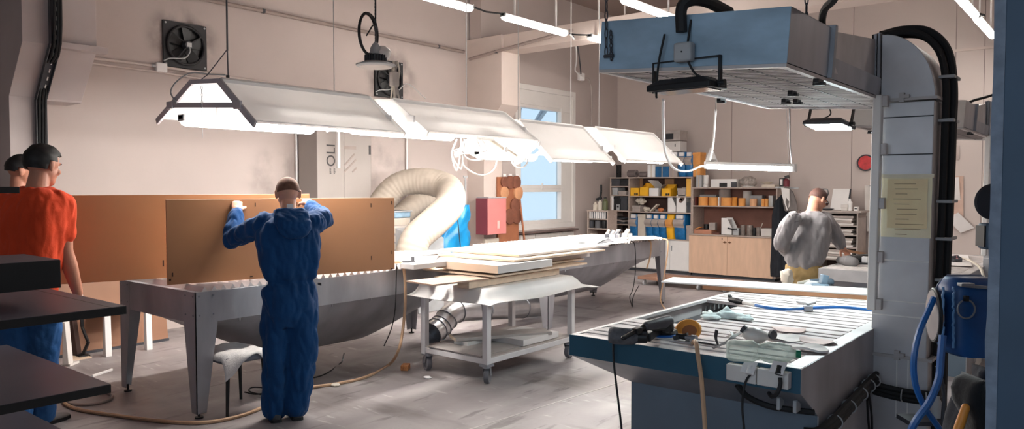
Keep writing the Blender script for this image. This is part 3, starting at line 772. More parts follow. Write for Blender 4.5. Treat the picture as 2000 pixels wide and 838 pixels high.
# extra lower fixture seen beside the dust collector
# wires and chain that carry the row
def wire(label, x, y, z0, r=.005, m=None, top=ZC):
    t = thing('suspension_wire', label, 'wire', (x, y, z0), group='wires carrying the light hoods')
    B().cyl((x, y, z0), (x, y, top), r, n=6).obj('wire', m or LGREY, t); B().cyl((x, y, z0-.02), (x, y, z0+.05), r*2.2, n=8).obj('turnbuckle', DGREY, t)
    return t
w0 = W(443, 20, x=-5.42)
t = thing('suspension_wire', 'forked cable carrying the grey framed end of the nearest light hood', 'wire', (-5.42, w0.y, 2.5), group='wires carrying the light hoods')
B().cyl((-5.42, w0.y, 2.75), (-5.42, w0.y, ZC), .007, n=6).tube([(-5.42, w0.y, 2.76), (-5.42, w0.y+.005, 2.5)], .005, 6).tube([(-5.42, w0.y, 2.76), (-5.5, w0.y-.12, 2.56), (-5.53, w0.y-.17, 2.51)], .004, 6).obj('wire', DGREY, t)
B().cyl((-5.42, w0.y, 2.48), (-5.42, w0.y, 2.56), .014, n=8).obj('clamp', BLK, t)
for px, lab in ((653, 'thin wire carrying the nearest light hood at its far end'), (911, 'pale wire carrying the second light hood above the bent duct'), (1012, 'thin wire between the second and third light hoods'), (1115, 'pale wire carrying the third light hood beside the window'), (1170, 'thin wire left of the blue hood carrying the farthest light hood')):
    p = W(px, 200, x=-5.42); wire(lab, -5.42, p.y, 2.47 if px < 1000 else 2.42, .006 if px in (911, 1115) else .004, WHITE if px in (911, 1115) else None)
# pull chain on the near frame
t = thing('pull_chain', 'short pull chain hanging from the nearest light hood frame', 'chain', (-5.45, 2.96, 2.1)); chain(B(), (-5.45, 2.96, 2.46), (-5.45, 2.96, 2.22), 9, .011, .0025).cyl((-5.45, 2.96, 2.07), (-5.45, 2.96, 2.22), .0025, n=5).obj('links', LGREY, t)
t = thing('lamp_cable', 'thin cable curving from the wall conduit to the nearest light hood', 'cable', (-5.7, 3.0, 2.4)); B().tube(spline([(-5.86, 2.97, 2.36), (-5.97, 2.98, 2.46), (-5.99, 3.05, 2.56), (-5.9, 3.12, 2.62), (-5.6, 3.1, 2.58), (-5.42, w0.y-.02, 2.56)]), .006).obj('cable', LGREY, t)
# ------------------------------------------------------------ ceiling tubes
def ceil_tube(label, px0, py0, px1, py1, zz=3.9):
    a, b_ = W(px0, py0, z=zz), W(px1, py1, z=zz); x = (a.x+b_.x)/2
    t = thing('ceiling_light', label, 'ceiling light', (x, (a.y+b_.y)/2, zz), group='tube lights under the ceiling')
    h = fixture(t, x, a.y, b_.y, zz+.02, glow=CTUBE)
    for yy in (a.y+.25, b_.y-.25): B().box((x-.01, yy-.01, zz+.06), (x+.01, yy+.01, ZC)).obj('hanger', WHITE, t)
    return x, a.y, b_.y
A1 = ceil_tube('ceiling tube light at the top left of the row above the second hood', 775, -14, 932, 18)
A2 = ceil_tube('ceiling tube light above the window column', 976, 35, 1111, 67)
A3 = ceil_tube('ceiling tube light partly hidden by the left end of the blue hood', 1146, 75, 1240, 97)
A4 = ceil_tube('ceiling tube light above the blue hood', 1208, 3, 1330, 40)
A5 = ceil_tube('nearer of the two right ceiling tube lights', 1850, -17, 1913, 32)
A6 = ceil_tube('farther of the two right ceiling tube lights', 1900, 38, 1946, 72)
def fill_tube_at(label, x, y0, y1, zz=3.9):
    t = thing('ceiling_light', label, 'ceiling light', (x, (y0+y1)/2, zz), group='tube lights under the ceiling')
    fixture(t, x, y0, y1, zz+.02, glow=CTUBE)
    for yy in (y0+.25, y1-.25): B().box((x-.01, yy-.01, zz+.06), (x+.01, yy+.01, ZC)).obj('hanger', WHITE, t)
fill_tube_at('ceiling tube light of the row along the right wall', 2.3, 7.6, 9.05)  # unseen lamp added to brighten the right side of the slatted table
t = thing('lamp_cable', 'black cable linking the ceiling tube lights in front of the far beam', 'cable', (A2[0], A2[1], 3.95))
B().tube([(A1[0], A1[2]-.05, 3.95), (A1[0], (A1[2]+A2[1])/2, 3.93), (A2[0], A2[1]+.05, 3.95)], .012).obj('cable', BLKR, t)
B().tube(spline([(A2[0], A2[2]-.02, 3.95), (A2[0], A2[2]+.15, 3.93), (A3[0], A3[1]+.05, 3.95)]), .012).obj('cable', BLKR, t)
t = thing('lamp_cable', 'dark cable joining the two right ceiling tube lights', 'cable', (-1.45, 11.6, 3.2))
B().tube(spline([(A5[0], A5[2], 3.95), (A5[0]+.08, A5[2]+.12, 3.93), (A6[0], A6[1], 3.95)]), .016).obj('cable', BLKR, t)
q = W(1951, 82, y=9.0); t = thing('hanging_strip', 'thin black strip hanging beside the right ceiling lights near the pillar', 'strip', q); B().box((q.x-.012, q.y-.006, q.z), (q.x+.012, q.y+.006, ZC)).obj('strip', BLK, t); B().box((q.x-.02, q.y-.01, q.z-.06), (q.x+.02, q.y+.01, q.z+.02)).obj('end_piece', BLK, t)
# cable drop with white box at the window's right edge
px_, xx = 1128, -8.2
a, b_ = W(1122, 72, x=xx), W(1135, 150, x=xx)
t = thing('cable_drop', 'black and white cables dropping to a white box right of the window', 'cable', (xx, a.y, b_.z))
B().tube(spline([W(1113, 66, x=-6.35), W(1122, 74, x=-6.7), W(1128, 90, x=-7.3), W(1132, 118, x=-7.9), V((xx, b_.y, b_.z+.02))]), .012).obj('cable', DGREY, t)
B().tube(spline([W(1114, 68, x=-6.35), W(1124, 84, x=-6.8), W(1126, 120, x=-7.6), W(1124, 138, x=-8.0), V((xx+.03, b_.y+.02, b_.z))]), .012).obj('white_cable', WHITE, t)
B().cbox((xx, b_.y, b_.z), (.08, .15, .15)).obj('socket_box', WHITE, t, bevel=.015)
B().tube(spline([(xx, b_.y+.08, b_.z), (xx, b_.y+.3, b_.z-.05), (xx, b_.y+.38, b_.z-.4), (xx, b_.y+.36, b_.z-1.1)]), .014).obj('outgoing_cable', GREYC, t)
# ------------------------------------------------------------ round high-bay lamp on a chain
xh = -5.5; c = W(734, 131, x=xh)
t = thing('high_bay_lamp', 'round ribbed high bay lamp hanging on a chain with coiled cable', 'lamp', (xh, c.y, c.z))
chain(B(), (xh, c.y, c.z+.22), (xh, c.y, ZC), 70, .014, .0035).obj('chain', DGREY, t)
B().lathe([(.0, .0), (.165, .0), (.185, .012), (.185, .022), (.12, .045), (0, .05)], (xh, c.y, c.z), 36).obj('lamp_disc', LGREY, t)
B().lathe([(.0, -.004), (.15, -.004), (.155, .001), (0, .001)], (xh, c.y, c.z), 36).obj('lens', mat('lens_unlit', C(196, 190, 186), .3), t)
b = B().cyl((xh, c.y, c.z+.045), (xh, c.y, c.z+.11), .075, n=24)
for i in range(24):
    a = 2*pi*i/24; b.bar((xh+.06*cos(a), c.y+.06*sin(a), c.z+.075), (xh+.105*cos(a), c.y+.105*sin(a), c.z+.075), .006, .07)
b.obj('cooling_fins', DGREY, t)
B().lathe([(.02, .11), (.06, .12), (.05, .18), (.025, .22), (0, .24)], (xh, c.y, c.z), 16).obj('driver_cap', LGREY, t)
bagm = mat('clear_bag', C(222, 216, 212), .35, 0, .08, 9)
b = B(); rings = []
for k in range(6):
    zz = c.z+.2-.14*k/5; rr = .03+.05*sin(pi*k/5)
    rings.append([V((xh+.03+rr*cos(a)*1.1, c.y+.06+rr*sin(a)*.9+.02*noise.noise((k, a, 2)), zz)) for a in [2*pi*i/12 for i in range(12)]])
b.loft(rings).obj('plastic_wrap', bagm, t)
cc = W(719, 66, x=xh)
b = B(); x_, y_, _ = basis((.75, -.5, 0))
for k, (R_, dx) in enumerate(((.155, 0), (.15, .012), (.145, -.012))):
    b.tube([V((xh+dx, cc.y, cc.z))+V((-.25*cos(a)*R_, .93*cos(a)*R_, 1.25*sin(a)*R_)) for a in [2*pi*i/28 for i in range(28)]], .009, 6, closed=True)
b.obj('coiled_cable', BLKR, t)
B().tube(spline([(xh, cc.y-.02, cc.z-.02), (xh, cc.y+.05, cc.z+.08), (xh, c.y, cc.z+.15), (xh, c.y, 3.8)]), .007).obj('feed_cable', BLKR, t)
# white cable trunk between lamp and the hood below (with tangled ends)
p = W(773, 120, x=-5.4); q = W(770, 190, x=-5.4)
t = thing('cable_cluster', 'bunch of pale cables hanging behind the round lamp onto the light hood', 'cable', (-5.4, q.y, 2.5)); random.seed(11)
for k in range(7):
    ox, oy = random.uniform(-.03, .03), random.uniform(-.03, .03)
    B().tube(spline([(-5.4+ox, p.y+oy, p.z), (-5.4-oy, p.y+ox*1.5, (p.z+q.z)/2+.05), (-5.4+oy*1.5, q.y+oy*2, 2.53)]), .009, 6).obj('cable', CREAM if k % 2 else GREYC, t)
B().cbox((-5.4, p.y-.02, (p.z+q.z)/2), (.06, .08, .14)).obj('connector', GREYC, t, bevel=.01)
B().tube(spline([(-5.38, p.y+.02, (p.z+q.z)/2-.1), (-5.36, p.y+.12, 2.68), (-5.3, p.y+.3, 2.55)]), .005).obj('loose_wire', WHITE, t)
# ------------------------------------------------------------ tangle of white cable and swing-arm lamp under the second hood
t = thing('cable_tangle', 'tangle of white cable hanging under the far end of the second light hood', 'cable', (-5.0, 5.4, 1.8)); random.seed(4)
tx = -4.95
def tw(px, py): return W(px, py, x=tx)
for k, pl in enumerate((((897, 272), (890, 300), (893, 333), (903, 315), (908, 285), (915, 272)), ((900, 272), (899, 310), (895, 330), (887, 300), (893, 292), (905, 290)), ((906, 270), (912, 300), (925, 312), (938, 310), (944, 290), (935, 272)), ((912, 270), (918, 292), (930, 305), (940, 300), (930, 280), (922, 270)),
        ((896, 300), (915, 325), (935, 342), (958, 335), (970, 315), (968, 285)), ((918, 268), (926, 288), (936, 296), (946, 290), (948, 272)), ((890, 296), (888, 302), (893, 306), (897, 298), (892, 294)))):
    P = [tw(*q)+V((random.uniform(-.06, .06), 0, 0)) for q in pl]
    B().tube(spline(P, 8), .0075, 6).obj('cable', WHITE, t)
t = thing('swing_arm_lamp', 'white swing arm lamp clamped under the third light hood', 'lamp', tw(1005, 300))
P = [tw(955, 275)+V((0, 0, .02)), tw(985, 292), tw(1015, 312)]
B().box((P[0].x-.03, P[0].y-.22, P[0].z-.02), (P[0].x+.03, P[0].y+.06, P[0].z+.05)).obj('mount', WHITE, t, bevel=.01)
B().bar(P[0], P[1], .03, .03).bar(P[1]+V((0, .0, .02)), P[2]+V((0, 0, .02)), .022, .022).obj('arm', CREAM, t, bevel=.004)
B().cyl(P[1]-V((.03, 0, 0)), P[1]+V((.03, 0, 0)), .03).obj('elbow_joint', WHITE, t)
B().lathe([(.0, .07), (.035, .06), (.07, .0), (.072, -.03), (.06, -.03), (.03, .03), (0, .04)], P[2], 20, ax=(-.3, -.4, 1)).obj('lamp_head', WHITE, t)
B().torus(P[2]+V((0, 0, -.0)), .085, .008, (.7, -.7, .2)).obj('guard_ring', WHITE, t)
# ------------------------------------------------------------ slim tube lamp with white cable behind the slatted table
yy = 7.6
a, b_ = W(1380, 325, y=yy), W(1552, 330, y=yy)
t = thing('slim_tube_lamp', 'lit slim tube lamp hanging in front of the shelves', 'lamp', (a+b_)/2, group=None)
d = (b_-a)
B().bar(a+V((0, 0, .035)), b_+V((0, 0, .035)), .07, .03).obj('housing', WHITE, t, bevel=.006)
B().cyl(a+d*.02, b_-d*.01, .026).obj('tube', SLIMG, t)
for p in (a, b_): B().cbox(p+V((0, 0, .012)), (.03, .075, .08)).obj('end_cap', WHITE, t, bevel=.006)
hk = W(1398, 215, y=yy)
t2 = thing('lamp_cable', 'white cord looping from the blue hood edge down to the slim tube lamp', 'cable', a)
P = [W(px, py, y=yy-k) for px, py, k in ((1295, 195, 3.6), (1295, 240, 3.3), (1300, 300, 2.6), (1318, 330, 1.8), (1345, 334, 1.0), (1368, 325, .3))]
B().tube(spline(P+[a], 10), [.0085+.003*i/60 for i in range(61)], 8).obj('cord', WHITE, t2)
t2 = thing('lamp_hanger', 'white hanger cord holding the left end of the slim tube lamp', 'cord', a)
P = [W(1399, 170, y=5.0), W(1398, 215, y=5.8), W(1393, 280, y=7.0), a+V((.04, 0, .06))]
B().tube(spline(P[:2], 4), .004).obj('upper_cord', DGREY, t2); B().tube(spline(P[1:], 8), .01).obj('cord', WHITE, t2); B().loft([[a+V((-.02, 0, .05)), a+V((.12, 0, .05)), a+V((.12, .02, .05)), a+V((-.02, .02, .05))], [a+V((.04, 0, .2)), a+V((.05, 0, .2)), a+V((.05, .02, .2)), a+V((.04, .02, .2))]]).obj('strain_relief', WHITE, t2)
p = W(1543, 214, y=yy)
t2 = thing('lamp_hanger', 'dark thin cable holding the right end of the slim tube lamp', 'cord', b_)
top = W(1542, 212, y=5.1)
B().tube([top, W(1543, 280, y=6.6), b_+V((-.03, 0, .05))], .005).obj('cable', DGREY, t2)
B().tube([W(1530, 240, y=6.6)+V((0, 0, .6)), b_+V((-.06, 0, .05))], .002, 5).obj('thin_wire', LGREY, t2)
# ------------------------------------------------------------ lit floodlight
p = W(1618, 248, y=5.35)
t, M = floodlight('floodlight', 'lit floodlight glowing cold white under the back of the blue hood', (p.x, 5.35, p.z), -.25, FLOODG, .135)
t.rotation_euler = (radians(-12), radians(3), -.25)
B(M).cbox((.0, 0, .15), (.05, .05, .05)).tube(spline([(0, 0, .14), (.03, -.03, .08), (-.05, -.02, .05)]), .005).obj('mount', BLK, t)
# ============================================================ SHELVES AND STORAGE AGAINST THE BACK WALL
YF, YD = 13.3, .5
def X_(px, y=YF): return W(px, 400, y=y).x
def Z_(py, y=YF, px=1350): return W(px, py, y=y).z
def shelf_unit(name, label, cat, x0, x1, z0, z1, levels, y=YF, d=YD, th=.022, back=SHBACK, wood=SHELFW, dividers=()):
    t = thing(name, label, cat, ((x0+x1)/2, y+d/2, z0))
    B().box((x0, y, z0), (x0+th, y+d, z1-th)).obj('side_panel', wood, t, bevel=.002)
    B().box((x1-th, y, z0), (x1, y+d, z1-th)).obj('side_panel', wood, t, bevel=.002)
    B().box((x0-.005, y-.005, z1-th), (x1+.005, y+d, z1)).obj('top', wood, t, bevel=.002)
    B().box((x0+th, y+d-.012, z0), (x1-th, y+d-.002, z1-th)).obj('back_panel', back, t)
    for (a, b_, z) in levels: B().box((a, y+.003, z-th), (b_, y+d-.013, z)).obj('shelf', wood, t, bevel=.002)
    for x in dividers: B().box((x-th/2, y+.002, z0), (x+th/2, y+d-.013, z1-th)).obj('divider', wood, t, bevel=.002)
    return t
sx0, sx1, sxd = X_(1191), X_(1351), X_(1228)
zT = Z_(346, px=1270); zA, zB, zC_, = Z_(383, px=1280), Z_(414, px=1280), Z_(466, px=1280)
lz = [Z_(363.5, px=1210), Z_(380.5, px=1210), Z_(411, px=1210), Z_(437.5, px=1210)]
th_ = .022
dark_back = mat('shelf_dark_back', C(84, 62, 56), .8, 0, .12, 3)
shelf_unit('open_bookcase', 'tall open shelf unit full of boxes and blue wrapped rolls by the far corner', 'shelf', sx0, sx1, zC_-.02, zT, [(sxd+.011, sx1-th_, zA), (sxd+.011, sx1-th_, zB), (sxd+.011, sx1-th_, zC_), (sx0+th_, sxd-.011, lz[0]), (sx0+th_, sxd-.011, lz[1]), (sx0+th_, sxd-.011, lz[2]), (sx0+th_, sxd-.011, lz[3]), (sx0+th_, sxd-.011, zC_+.02)], back=dark_back, dividers=(sxd,))
t = thing('base_cabinet', 'plain white base cabinet under the open shelf unit', 'cabinet', ((sx0+sx1)/2, YF+.25, 0))
zb = zC_-.022
B().box((sx0, YF+.02, .06), (sx1, YF+YD, zb)).obj('carcass', WHITE, t)
nx = 4
for i in range(nx):
    a = sx0+(sx1-sx0)*i/nx
    dd = B().box((a+.003, YF, .07), (a+(sx1-sx0)/nx-.003, YF+.02, zb-.006)).obj('door', WHITE, t, bevel=.002)
    B().box((a+.04, YF-.02, zb-.2), (a+.05, YF, zb-.1)).obj('handle', GREYMET, dd)
B().box((sx0+.03, YF+.05, 0), (sx1-.03, YF+YD, .06)).obj('plinth', DGREY, t)
# items ----------------------------------------------------------------------
def bx(px0, px1, py1, zb, px=None, y=YF):
    """box extents: left/right/top from sight lines on the front plane, standing on zb"""
    return X_(px0, y), X_(px1, y), Z_(py1, y, px or (px0+px1)/2)
def carton(label, px0, px1, py1, zb, d=.3, m=GREYC, y=YF+.03, lid=None, name='carton', cat='box', group=None, slot=None, yaw=0.):
    x0, x1, z1 = bx(px0, px1, py1, zb, y=y); z1 = max(z1, zb+.03)
    t = thing(name, label, cat, ((x0+x1)/2, y+d/2, zb), yaw, group=group)
    M = Matrix.Translation(((x0+x1)/2, y+d/2, 0)) @ Matrix.Rotation(yaw, 4, 'Z') @ Matrix.Translation((-(x0+x1)/2, -y-d/2, 0))
    B(M).box((x0, y, zb), (x1, y+d, z1)).obj('body', m, t, bevel=.004)
    w = x1-x0
    if lid == 'open':
        B(M).prism([(x0, y+d, z1), (x1, y+d, z1), (x1-.02, y+d*.1, z1+.14), (x0-.05, y+d*.1, z1+.16)], (0, .01, .004)).obj('lid', m, t)
        B(M).box((x0+.01, y+.01, z1), (x1-.01, y+d-.01, z1+.003)).obj('dark_inside', DGREY, t)
    elif lid == 'seam':
        B(M).box((x0+w*.47, y-.002, zb), (x0+w*.53, y, z1)).box((x0+w*.47, y, z1), (x0+w*.53, y+d, z1+.0015)).obj('tape_strip', mat('parcel_tape', C(196, 170, 130), .4), t)
    elif lid == 'lid':
        B(M).box((x0-.006, y-.006, z1-.05), (x1+.006, y+d+.004, z1+.004)).obj('lid', m, t, bevel=.004)
    if slot:
        u0, u1, v0, v1 = slot; h = z1-zb
        B(M).box((x0+w*u0, y-.0025, zb+h*v0), (x0+w*u1, y+.001, zb+h*v1)).obj('hand_hole', BLK, t)
    return t
def bin_(label, px0, px1, py1, zb, m=YEL, d=.26, y=YF+.03, back=0., slot=True):
    """open-fronted picking bin: low front, higher back"""
    x0, x1, z1 = bx(px0, px1, py1, zb, y=y); h = z1-zb; hb = h+back
    t = thing('picking_bin', label, 'bin', ((x0+x1)/2, y+d/2, zb))
    b = B().box((x0, y, zb), (x1, y+.008, z1)).box((x0, y+d-.008, zb), (x1, y+d, zb+hb)).box((x0, y, zb), (x1, y+d, zb+.006))
    for x in (x0, x1-.008): b.prism([(x, y, zb), (x, y+d, zb), (x, y+d, zb+hb), (x, y+d*.4, z1), (x, y, z1)], (.008, 0, 0))
    b.obj('tray', m, t, bevel=.002)
    if slot:
        w = x1-x0; B().box((x0+w*.45, y-.003, zb+h*.08), (x0+w*.86, y, zb+h*.36)).obj('label_window', BLK, t); B().box((x0+w*.64, y-.004, zb+h*.06), (x0+w*.67, y, zb+h*.38)).obj('window_bar', m, t)
    B().box((x0+.02, y+.02, zb+.02), (x1-.02, y+d-.02, zb+h*.8)).obj('contents', DUSTY, t)
    return t
def magfile(label, px0, px1, py1, zb, m=WHITE, d=.25, y=YF+.03, hole=False):
    x0, x1, z1 = bx(px0, px1, py1, zb, y=y); h = z1-zb; w = x1-x0
    t = thing('magazine_file', label, 'file box', ((x0+x1)/2, y+d/2, zb))
    if hole:
        B().box((x0, y, zb), (x1, y+d, z1)).obj('body', m, t, bevel=.004)
        for u, v in ((.45, .68), (.62, .78)): B().cyl((x0+w*u, y-.003, zb+h*v), (x0+w*u, y+.001, zb+h*v), .045, n=14).obj('finger_hole', mat('hole_shade', C(110, 90, 84), .9), t)
    else:
        b = B().prism([(x0, y, zb), (x1, y, zb), (x1, y, zb+h*.4), (x0+w*.55, y, z1), (x0, y, z1)], (0, .006, 0)).prism([(x0, y+d, zb), (x1, y+d, zb), (x1, y+d, zb+h*.4), (x0+w*.55, y+d, z1), (x0, y+d, z1)], (0, .006, 0))
        b.box((x0, y, zb), (x0+.006, y+d, z1)).box((x0, y, zb), (x1, y+d, zb+.006)).box((x1-.006, y, zb), (x1, y+d, zb+h*.4)); b.obj('body', m, t, bevel=.001)
        B().box((x0+.012, y+.012, zb+.006), (x0+w*.5, y+d-.01, zb+h*.9)).obj('papers', PAPER, t)
    return t
def roll(label, px0, px1, py1, zb, body=BLUEP, flap=GREYC, d=.3, y=YF+.03, hb=.58, white=True, group='wrapped abrasive rolls on the lowest shelf', ztop=None):
    """wrapped roll of abrasive standing in the shelf with its paper tail folded over the front"""
    x0, x1, z1 = bx(px0, px1, py1, zb, y=y); h = z1-zb; w = x1-x0; xc = (x0+x1)/2
    t = thing('abrasive_roll', label, 'abrasive roll', (xc, y+d/2, zb), group=group)
    b = B(); r = []
    for k in range(9):
        v = k/8; yy = y+.06*abs(2*v*.9-.9)**2.2; rr = .012
        ww = w/2*(.96-.05*abs(2*v-1)**3)
        r.append([V((xc-ww, yy+rr, zb+h*v)), V((xc-ww+rr, yy, zb+h*v)), V((xc, yy-.006, zb+h*v)), V((xc+ww-rr, yy, zb+h*v)), V((xc+ww, yy+rr, zb+h*v)), V((xc+ww, y+d, zb+h*v)), V((xc-ww, y+d, zb+h*v))])
    b.loft(r).obj('wrapping', body, t, smooth=60)
    g = []
    for i in range(9):
        a = i/8; zz = zb+h*(.80-.32*a); yy = y-.012-.045*sin(pi*min(1, a*1.15))
        g.append([V((xc-w*.5, yy, zz)), V((xc, yy-.006, zz)), V((xc+w*.46, yy, zz-.005))])
    B().sheet(g, .004).obj('paper_tail', flap, t, smooth=60)
    if white: B().box((xc-w*.28, y-.014, zb+h*.83), (xc+w*.33, y+.03, zb+h*.985)).obj('white_tag', PAPER, t, bevel=.004)
    return t
# --- wide part, top tier
carton('brown cardboard panel standing at the left back of the top tier', 1229.5, 1255, 349, zA, .02, CARD, y=YF+.42)
carton('brown cardboard panel standing behind the right yellow bin on the top tier', 1298, 1316, 349, zA, .02, CARD, y=YF+.42)
bin_('left yellow bin with black label window on the top tier', 1231, 1248, 367, zA)
bin_('yellow bin with raised back right of the leftmost yellow bin', 1249, 1266.5, 366, zA, back=.09, slot=False)
carton('white carton with its lid flipped open between the yellow bins', 1267.5, 1285.5, 367.5, zA, .26, WHITE, lid='open')
bin_('third yellow bin with dark window right of the open white carton', 1291.5, 1310, 368, zA, back=.08)
t = thing('curved_card', 'grey curved piece of card leaning beside the open white carton', 'card', (X_(1288), YF+.15, zA))
g = [[V((X_(1285.6)+.07*(1-cos(a))*.9, YF+.06+v, zA+.22*sin(a)+.002)) for a in [pi/2*i/6 for i in range(7)]] for v in (0, .2)]
B().sheet(g, .006).obj('sheet', GREYC, t, smooth=60)
carton('grey carton on the top tier beside the yellow panel', 1323, 1339, 368, zA, .25, GREYC, lid='lid')
t = thing('paper_pile', 'slumped pile of dark papers behind the grey carton on the top tier', 'papers', (X_(1326), YF+.36, zA))
for k in range(6): B().cbox((X_(1327)+.01*((k*3) % 4-1.5), YF+.36, zA+.01+.03*k), (.26-.01*k, .16, .022), Matrix.Rotation(.05*(k % 3-1), 3, 'Y')).obj('bundle', GREYC if k % 2 else DGREY, t)
carton('flat yellow orange carton standing at the right end of the top tier', 1340, 1350.5, 349, zA, .3, mat('amber_card', C(232, 178, 78), .65, 0, .05, 4))
# --- middle tier
carton('low grey cardboard box at the left of the middle tier', 1235, 1250, 402, zB, .22, GREYC, lid='lid')
def lump(name, label, cat, px, py, zb, r, m, sq=(1, 1, 1), y=YF+.15, seed=0, amp=.25):
    x = X_(px, y); b = B(); n = 16
    b.ell((x, y, zb+r*sq[2]*.9), (r*sq[0], r*sq[1], r*sq[2]), n=18, m=12)
    b.v = [p+(p-V((x, y, zb+r*sq[2]*.9)))*amp*noise.noise((p-V((x, y, zb)))*(2.2/r)+V((seed, 0, 0))) for p in b.v]
    for p in b.v: p.z = max(p.z, zb)
    return b.obj(name, m, label=label, cat=cat, smooth=25)
lump('crumpled_paper', 'crumpled beige wrapping paper lying on the grey cardboard box', 'paper', 1252, 396, zB+.135, .095, CREAM, (1, .7, .8), seed=2, amp=.6)
t = thing('slanted_board', 'beige offcut leaning at a slant on the middle tier', 'offcut', (X_(1274), YF+.1, zB)); B().cbox((X_(1274), YF+.1, zB+.075), (.21, .12, .025), Matrix.Rotation(-.75, 3, 'Y')).obj('offcut', CREAM, t, bevel=.003)
lump('crumpled_paper', 'small crumpled beige scrap between the box and the slanted offcut', 'paper', 1262, 400, zB, .06, CREAM, (1.2, .8, .8), seed=9, amp=.7)
lump('sanding_sponge', 'round orange sponge lying on the middle tier', 'sponge', 1291, 405, zB, .06, mat('orange_sponge', C(206, 128, 84), .9, 0, .1, 20), (1.05, .8, .72), seed=5, amp=.12)
t = thing('grey_block', 'flat grey block behind the orange sponge', 'block', (X_(1278), YF+.25, zB)); B().box((X_(1270), YF+.2, zB), (X_(1286), YF+.32, zB+.045)).obj('block', LGREY, t, bevel=.006)
magfile('white magazine file with curved side on the middle tier', 1304, 1320, 386, zB)
magfile('tall white file box with round finger holes on the middle tier', 1321, 1340, 381, zB, hole=True)
carton('dark grey folder box at the right end of the middle tier', 1342, 1349, 396, zB, .2, DGREY, lid='lid')
# --- lowest tier with the blue wrapped rolls
zl = zC_
roll('leftmost blue wrapped roll on the lowest tier', 1229.5, 1244, 418, zl)
carton('cream carton with folded flap second from the left on the lowest tier', 1246, 1260, 419, zl, .3, CREAM, lid='lid')
roll('blue and grey wrapped roll right of the cream carton', 1260.5, 1274, 418.5, zl, hb=.5)
roll('blue wrapped roll third from the left on the lowest tier', 1274.5, 1287, 419, zl)
roll('blue wrapped roll left of the yellow roll on the lowest tier', 1287.5, 1300.5, 419, zl)
roll('yellow wrapped roll with orange tail on the lowest tier', 1301, 1315.5, 419, zl, YEL, CARDO, white=False)
roll('rightmost blue wrapped roll with dark side on the lowest tier', 1316.5, 1338, 419, zl)
carton('small grey box at the right end of the lowest tier', 1341, 1349, 441, zl, .2, GREYC, lid='lid')
# --- narrow part
carton('dark storage box on the top shelf of the narrow column', 1194, 1210, 350, lz[0], .3, DGREY, lid='lid')
carton('black storage box on the top shelf of the narrow column', 1211, 1226, 350.5, lz[0], .3, BLK, lid='lid')
carton('grey tub on the second shelf of the narrow column', 1196, 1206, 367, lz[1], .3, LGREY, lid='lid')
carton('low pale box on the second shelf of the narrow column', 1208, 1223, 373.5, lz[1], .25, GREYC, lid='lid')
carton('white box at the left of the third shelf of the narrow column', 1192.5, 1198, 383, lz[2], .35, WHITE, lid='lid')
carton('black box in the middle of the third shelf of the narrow column', 1199, 1211, 384, lz[2], .3, BLK, lid='lid')
carton('dark box at the right of the third shelf of the narrow column', 1212, 1225, 384, lz[2], .3, DGREY, lid='lid')
t = thing('small_label_box', 'small white box with black square in front of the dark boxes in the narrow column', 'box', (X_(1206), YF+.015, lz[2]))
B().box((X_(1203.5), YF+.004, lz[2]), (X_(1209.5), YF+.026, lz[2]+.12)).obj('body', LGREY, t, bevel=.003); B().box((X_(1205), YF+.002, lz[2]+.06), (X_(1208.4), YF+.004, lz[2]+.095)).obj('black_square', BLK, t)
for k, lab in enumerate(('lowest sheaf of grey abrasive sheets in the narrow column', 'middle sheaf of grey abrasive sheets in the narrow column', 'topmost sheaf of grey abrasive sheets in the narrow column')):
    g = [[V((X_(1194)+.3*u, YF+.03+.35*v, lz[3]+.022+.05*k+.012*sin(4*u+k)+.014*noise.noise((u*3, v*2, k*5)))) for u in (0, .2, .4, .6, .8, 1)] for v in (0, .5, 1)]
    B().sheet(g, .028).obj('sheet_sheaf', (DGREY, GREYC, DGREY)[k], label=lab, cat='sheets', group='sheaves of sheets in the narrow column')
for k in range(9):
    lump('offcut_scrap', 'small dusty scrap in the pile on the lowest shelf of the narrow column', 'scrap', 1195+k*3.6, 450, zC_+.02, .035+.01*(k % 3), DUSTY, (1, .8, .8), seed=k, amp=.6).__setitem__('group', 'dusty scraps on the lowest narrow shelf')
# --- on top of the tall unit
t = thing('black_stand', 'small black open frame stand at the left end on top of the tall unit', 'stand', (X_(1203), YF+.1, zT))
a, b_ = X_(1200), X_(1206.5); h = Z_(322, px=1203)-zT
B().box((a, YF+.06, zT), (a+.018, YF+.14, zT+h)).box((b_-.018, YF+.06, zT), (b_, YF+.14, zT+h)).box((a, YF+.06, zT+h-.02), (b_, YF+.14, zT+h)).box((a, YF+.06, zT+h*.35), (b_, YF+.14, zT+h*.45)).box((a, YF+.06, zT), (b_, YF+.14, zT+.015)).obj('frame', BLK, t, bevel=.003)
for px, r, lab in ((1230, .075, 'larger grey paper roll lying on top of the tall unit'), (1252, .055, 'smaller grey paper roll lying on top of the tall unit')):
    t = thing('paper_roll', lab, 'roll', (X_(px), YF+.15, zT)); x = X_(px)
    B().lathe([(r*.4, 0), (r, 0), (r, .2), (r*.4, .2), (r*.4, 0)], (x-.09, YF+.13, zT+r), 24, ax=(1, -.25, 0), cap=False).obj('roll', mat('roll_grey', C(112, 102, 100), .8), t)
carton('plain white carton on top of the tall unit left of the blue carton', 1264, 1279, 322, zT, .3, WHITE, lid='seam')
carton('dark blue carton on top of the tall unit', 1279.5, 1305.5, 325, zT, .3, mat('blue_carton', C(22, 92, 140), .45, 0, .25, 6), lid='seam')
zz = zT
tall = carton('tall white carton carrying the stack of cartons on top of the tall unit', 1306, 1322, 309, zz, .26, GREYC, lid='seam')
z2 = Z_(309, YF+.03, 1314)
carton('open white box lying in the middle of the carton stack', 1305, 1321, 297, z2+.001, .26, WHITE, slot=(.06, .92, .05, .55), y=YF+.04)
